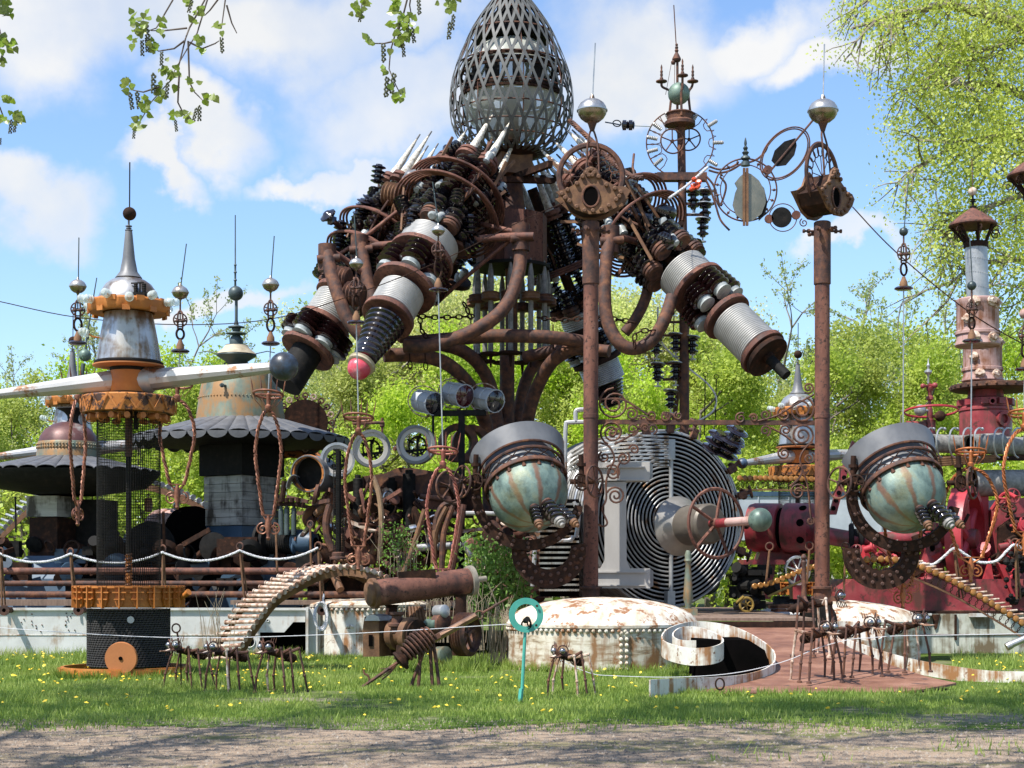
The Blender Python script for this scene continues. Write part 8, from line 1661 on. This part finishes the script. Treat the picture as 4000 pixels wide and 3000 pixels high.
# toothed spool wheel behind
c = P(1192, 1650, 37.5); d = Vector((.2, -1, 0)).normalized(); Rr = S(88, 37.5)
mb = MB(); mb.lathe(c, d, [(Rr, -.1), (Rr, .1)], 44); part(mb, 'spool_wheel', rust_dark)
_, u, v = frame(d)
for k in range(20): a = k * PI / 10; dd = (u * math.cos(a) + v * math.sin(a)); mb = MB(); mb.cyl(c + dd * Rr, c + dd * (Rr + .1), .03, n=6); mb.ring(c + dd * (Rr + .1) + d * .06, d, .06, .022, 12, 5); part(mb, 'tooth_pipe', rust_pale if k % 3 == 0 else rust)
c = P(1140, 1920, 38); mb = MB(); mb.ring(c, Vector((.3, -1, .1)), 1.0, .12, 44, 6, 1.2, 4.0, flat=1.5); part(mb, 'orange_arc', orange_worn)
# beams
for poly, Yp, dp, m in (([(1215, 1975), (1310, 1905), (1370, 1880), (1420, 1862), (1420, 1905), (1340, 1925), (1225, 2012)], 33.2, .25, rust), ([(1420, 1860), (1500, 1850), (1560, 1825), (1620, 1830), (1720, 1845), (1820, 1860), (1820, 1900), (1420, 1905)], 33.3, .4, rust), ([(1455, 1900), (1840, 1895), (1850, 1990), (1800, 2010), (1700, 1960), (1560, 1985), (1460, 2020)], 33.9, .3, rust_dark), ([(1560, 1905), (1610, 1860), (1680, 1850), (1715, 1880), (1718, 1960), (1690, 1930), (1640, 1925), (1580, 1990)], 33.1, .3, rust), ([(1640, 1960), (1720, 1930), (1760, 1940), (1780, 2000), (1650, 1985)], 32.8, .2, rust_red), ([(1430, 2010), (1560, 2000), (1560, 2200), (1430, 2200)], 34.6, .5, rust)):
    mb = MB(); mb.pprism(poly, Yp, dp); part(mb, 'beam', m, False)
for x, y0, y1, r, m, Yc_ in ((1398, 1870, 2065, 20, black, 32.8), (1530, 1880, 2070, 22, black, 33.2), (1598, 1850, 2090, 26, black, 32.9), (1120, 1985, 2090, 11, slateblue, 33), (1098, 1990, 2090, 11, slateblue, 33), (1148, 1985, 2090, 11, slateblue, 33)):
    mb = MB(); pr = []; n = int((y1 - y0) / 5)
    for i in range(n): pr += [(r * .93, y1 - (y1 - y0) * i / n), (r, y1 - (y1 - y0) * (i + .5) / n)]
    mb.vl(x, Yc_, pr + [(r * .9, y0), (r * .6, y0 - 2), (r * .6, y0 - 14), (2, y0 - 16)], 18); part(mb, 'ribbed_cylinder', m)
mb = MB(); mb.pbox(1085, 1962, 1185, 1975, 32.9, .3)
for x in (1095, 1120, 1140, 1165): mb.cyl(P(x, 1962, 32.9), P(x, 1945, 32.9), .05, n=8)
mb.cyl(P(1100, 1960, 32.9), P(1112, 1880, 32.9), .06, n=8); part(mb, 'valve_rail', rust_dark, True, 30)
for pts, r, m in (([(1455, 1860), (1480, 1930), (1490, 2040), (1482, 2190)], 11, M('tan_hose', [(0.3, (0.22, 0.13, 0.07)), (0.7, (0.36, 0.24, 0.14))], 6, .6, 0, .1)), ([(1290, 1970), (1275, 2030), (1278, 2090), (1300, 2150)], 15, rust), ([(1660, 1990), (1600, 2180), (1560, 2270)], 11, rust_yel), ([(1745, 1980), (1700, 2080), (1695, 2200)], 13, rust_yel), ([(1770, 1975), (1735, 2080), (1725, 2230)], 12, rust), ([(1810, 1970), (1790, 2090), (1760, 2250)], 14, rust_red), ([(1800, 1965), (1740, 1970), (1710, 2010), (1700, 2070)], 12, rust)):
    mb = MB(); mb.tube(smooth_path([P(x, y, 32.2) for x, y in pts], 5), S(r, 32.2), 9); part(mb, 'bent_pipe', m)
for (x0, y0, x1, y1, r, m) in ((1650, 2010, 1850, 2012, 13, black), (1610, 2140, 1800, 2130, 15, galv), (1640, 1938, 1730, 1950, 12, rust), (1380, 1655, 1500, 1650, 6, rust), (1540, 1752, 1565, 1750, 9, rust_red)): mb = MB(); mb.cyl(P(x0, y0, 32.6), P(x1, y1, 32.7), S(r, 32.6), n=14); part(mb, 'cross_pipe', m)
for x, y0, y1, r in ((1493, 1690, 1632, 10), (1425, 1670, 1650, 12)): mb = MB(); mb.vl(x, 33, [(r * .5, y0), (r * .5, y0 - 20), (r, y0 - 25), (r, y0 - 40), (r * .5, y0 - 44), (r * .6, y1)], 12); part(mb, 'oil_cup', rust)
mb = MB(); wheel(mb, P(1757, 1900, 31), Vector((.55, -.85, 0)), S(60, 31), .028, 5, .025); tag(mb.build('handwheel', rust), 'rusty five-spoked handwheel beside the reddish copper hanger', 'handwheel')
rs2 = random.Random(77); mb = MB(); jm = [(1430, 1600)]
for nm, m, n in (('rust_scrap', rust, 130), ('dark_scrap', rust_dark, 60), ('chrome_scrap', scrap_silver, 26), ('copper_scrap', rust_pale, 20), ('brown_scrap', rust_yel, 64), ('red_scrap', rust_red, 60)):
    mb = MB()
    for i in range(n):
        x = rs2.uniform(1200, 1640) if i % 3 else rs2.uniform(1640, 2120); y = rs2.uniform(1930, 2270) if x < 1640 else rs2.uniform(2020, 2400); Yq_ = 33 + rs2.uniform(-.6, .6); c = P(x, y, Yq_); d = Vector((rs2.gauss(0, 1), rs2.gauss(0, 1), rs2.gauss(0, .6))).normalized()
        q = i % 4
        if q == 0: mb.cyl(c, c + d * rs2.uniform(.2, .6), rs2.uniform(.03, .09), n=10)
        elif q == 1: mb.lathe(c, d, [(.05, -.05), (rs2.uniform(.1, .24), -.03), (rs2.uniform(.1, .24), .03), (.05, .05)], 16)
        elif q == 2: mb.ring(c, d, rs2.uniform(.08, .2), .02, 18, 5)
        else: mb.bar(c, c + d * rs2.uniform(.3, .8), .04, .08)
    part(mb, nm, m, True, 30, kind='stuff')
mb = MB(); mb.pbox(1200, 2235, 2120, 2345, 33.2, 2.5); part(mb, 'engine_bed', rust_dark, False)
c = P(1400, 2130, 33.0); mb = MB(); mb.lathe(c, Vector((-.4, -1, 0)), [(.45, 0), (.45, .2), (.25, .22), (.2, .22), (.2, .1)], 30); part(mb, 'salmon_gear', rust_red)
mb = MB(); mb.pbox(1560, 2110, 1640, 2135, 33.6, .2); mb.pbox(1590, 2165, 1640, 2200, 33.6, .2); tag(mb.build('yellow_machine', yellow, smooth=False), 'bit of yellow machinery seen through the rusty engine', 'machine')
# blue motor and gear in front of the bell tower foot
bm = T('blue_motor', P(1130, 2270, 33), 'dark ribbed motor with blue nose lying before the bell tower foot', 'motor'); a = P(1015, 2112, 33.6); d = Vector((.93, -.36, -.04)).normalized()
mb = MB(); mb.lathe(a, d, [(.3, 0), (.38, .02), (.38, .08), (.26, .1), (.26, .15), (.38, .17), (.38, .24), (.27, .26)], 34); mb.build('gear_discs', black, bm)
mb = MB(); pr = [];
for i in range(12): pr += [(.26, .26 + i * .05), (.245, .285 + i * .05)]
mb.lathe(a, d, pr, 28); mb.build('ribbed_body', black, bm); mb = MB(); mb.lathe(a, d, [(.27, .86), (.27, 1.05), (.23, 1.3), (.13, 1.34)], 28); mb.build('blue_nose', blue_deep, bm); mb = MB(); mb.lathe(a + d * 1.335, d, [(.11, 0), (.11, .02)], 18); mb.build('nose_bore', dark, bm)
mb = MB(); mb.pprism([(1180, 2160), (1245, 2160), (1250, 2300), (1170, 2300)], 33.3, .3); mb.pprism([(1040, 2165), (1160, 2165), (1170, 2300), (1030, 2300)], 33.5, .3); mb.build('motor_feet', blue_deep, bm, False)
# thin wire mesh tower
wm = T('wire_tower', P(1322, 2180, 31.6), 'narrow wire mesh tube around a grey post standing by the roller track', 'wire tower'); Yw = 31.6
mb = MB(); mb.vl(1322, Yw, [(11, 2180), (10, 1760)], 12); mb.build('grey_post', black, wm)
mb = MB(); r = S(20, Yw); c0 = P(1322, HZ, Yw)
for k in range(14): a = k * PI / 7; mb.tube([(c0.x + math.cos(a) * r, Yw + math.sin(a) * r, P(0, 2160, Yw).z), (c0.x + math.cos(a) * r, Yw + math.sin(a) * r, P(0, 1752, Yw).z)], .004, 3, cap=False)
for i in range(44): mb.ring((c0.x, Yw, P(0, 2158 - i * 9.3, Yw).z), UP, r, .004, 20, 3)
mb.build('wire_mesh', black, wm, kind='stuff'); mb = MB(); mb.vl(1322, Yw, [(34, 2185), (34, 2178), (26, 2174), (26, 2160), (20, 2156)], 16); mb.build('mesh_foot', rust, wm)
# three big signal lamps on a frame
lf_ = T('lamp_frame', P(1800, 2250, 34), 'dark steel frame carrying the signal lamps behind the rusty engine', 'frame')
mb = MB(); mb.bar(P(1690, 1615, 34), P(1900, 1612, 34), .12, .12); mb.bar(P(1803, 1612, 34), P(1803, 2250, 34), .14, .14); mb.bar(P(1692, 1615, 34), P(1692, 1760, 34), .05, .05); mb.build('frame_bar', black, lf_, False)
for x, y, m, lab in ((1668, 1570, eyeglass, 'white banded signal lamp with black lens on the dark frame'), (1786, 1540, redlens, 'white banded signal lamp with dark red lens on the dark frame'), (1905, 1560, eyeglass, 'signal lamp half hidden behind the bent pipe legs')):
    t = T('signal_lamp', P(x, y, 34), lab, 'lamp', 'signal lamps on the dark frame'); d = Vector((.62, -.75, -.22)).normalized(); c = P(x, y, 34.1)
    mb = MB(); mb.lathe(c - d * .28, d, [(.16, -.06), (.235, 0), (.235, .22), (.25, .23), (.25, .28), (.235, .29), (.235, .5), (.255, .51), (.255, .56), (.235, .56)], 30); mb.build('drum_case', trailer_m, t)
    mb = MB(); mb.lathe(c + d * .25, d, [(.235, 0), (.235, .03), (.16, .07), (.02, .09)], 28); mb.build('lens', m, t)
    mb = MB(); mb.ring(c - d * .1, Vector((.3, -1, .3)), .36, .014, 32, 5); mb.build('guard_ring', rust_pale, t)
    for k in range(6): a = k * PI / 3; _, u, v = frame(d); o_ = (u * math.cos(a) + v * math.sin(a)) * .262; mb = MB(); mb.tube([c - d * .28 + o_, c + d * .28 + o_], .012, 4); mb.build('tie_bar', galv, t)
c = P(1790, 1730, 34.5); mb = MB(); mb.lathe(c, Vector((.2, -1, 0)), [(.28, -.2), (.42, -.2), (.42, .15), (.28, .15)], 36, False, True); mb.lathe(P(1840, 1735, 34.8), Vector((.2, -1, 0)), [(.28, -.2), (.42, -.2), (.42, .15), (.28, .15)], 36, False, True); part(mb, 'rusty_drum', rust)
# small fittings that crowd the red engine, each bolted on
rf = random.Random(31)
fit = []
for nm, m in (('pipe_fitting', red), ('pipe_fitting', red_bright), ('pipe_fitting', rust_dark)):
    a = MB(); a.cyl((0, 0, 0), (0, 0, .22), .07, n=12); a.lathe((0, 0, .16), UP, [(.06, 0), (.12, 0), (.12, .04), (.06, .04)], 12); me = a.mesh(nm); me.materials.append(m); fit.append(me)
    a = MB(); a.tube(smooth_path([(0, 0, -.3), (0, 0, 0), (.05, 0, .1), (.18, 0, .14), (.4, 0, .14)], 4), .04, 8); me = a.mesh(nm); me.materials.append(m); fit.append(me)
    a = MB(); wheel(a, (0, 0, .15), UP, .16, .022, 5); a.cyl((0, 0, -.1), (0, 0, .15), .03, n=8); me = a.mesh('valve_wheel'); me.materials.append(m); fit.append(me)
    a = MB(); a.box((0, 0, 0), (.34, .16, .2)); a.box((0, -.09, .02), (.2, .05, .1)); a.cyl((.1, 0, .1), (.1, 0, .25), .04, n=8); me = a.mesh('bracket_block', True, 30); me.materials.append(m); fit.append(me)
for i in range(70):
    x, y = rf.choice(((rf.uniform(3690, 4010), rf.uniform(1920, 2270)), (rf.uniform(3870, 4010), rf.uniform(1940, 2270)), (rf.uniform(3560, 3720), rf.uniform(2080, 2265)), (rf.uniform(3320, 3500), rf.uniform(2140, 2280))))
    me = fit[i % 12]; nm = me.name.split('.')[0]
    Yq_ = 33.5 if y > 1900 else 34.6
    inst(me, nm, rd_, place(P(x, y, Yq_ + rf.uniform(-.3, .3)), Vector((rf.gauss(0, .7), -abs(rf.gauss(.4, .6)), rf.gauss(.4, .7))), rf.uniform(.7, 1.25), rf.uniform(0, 6)))
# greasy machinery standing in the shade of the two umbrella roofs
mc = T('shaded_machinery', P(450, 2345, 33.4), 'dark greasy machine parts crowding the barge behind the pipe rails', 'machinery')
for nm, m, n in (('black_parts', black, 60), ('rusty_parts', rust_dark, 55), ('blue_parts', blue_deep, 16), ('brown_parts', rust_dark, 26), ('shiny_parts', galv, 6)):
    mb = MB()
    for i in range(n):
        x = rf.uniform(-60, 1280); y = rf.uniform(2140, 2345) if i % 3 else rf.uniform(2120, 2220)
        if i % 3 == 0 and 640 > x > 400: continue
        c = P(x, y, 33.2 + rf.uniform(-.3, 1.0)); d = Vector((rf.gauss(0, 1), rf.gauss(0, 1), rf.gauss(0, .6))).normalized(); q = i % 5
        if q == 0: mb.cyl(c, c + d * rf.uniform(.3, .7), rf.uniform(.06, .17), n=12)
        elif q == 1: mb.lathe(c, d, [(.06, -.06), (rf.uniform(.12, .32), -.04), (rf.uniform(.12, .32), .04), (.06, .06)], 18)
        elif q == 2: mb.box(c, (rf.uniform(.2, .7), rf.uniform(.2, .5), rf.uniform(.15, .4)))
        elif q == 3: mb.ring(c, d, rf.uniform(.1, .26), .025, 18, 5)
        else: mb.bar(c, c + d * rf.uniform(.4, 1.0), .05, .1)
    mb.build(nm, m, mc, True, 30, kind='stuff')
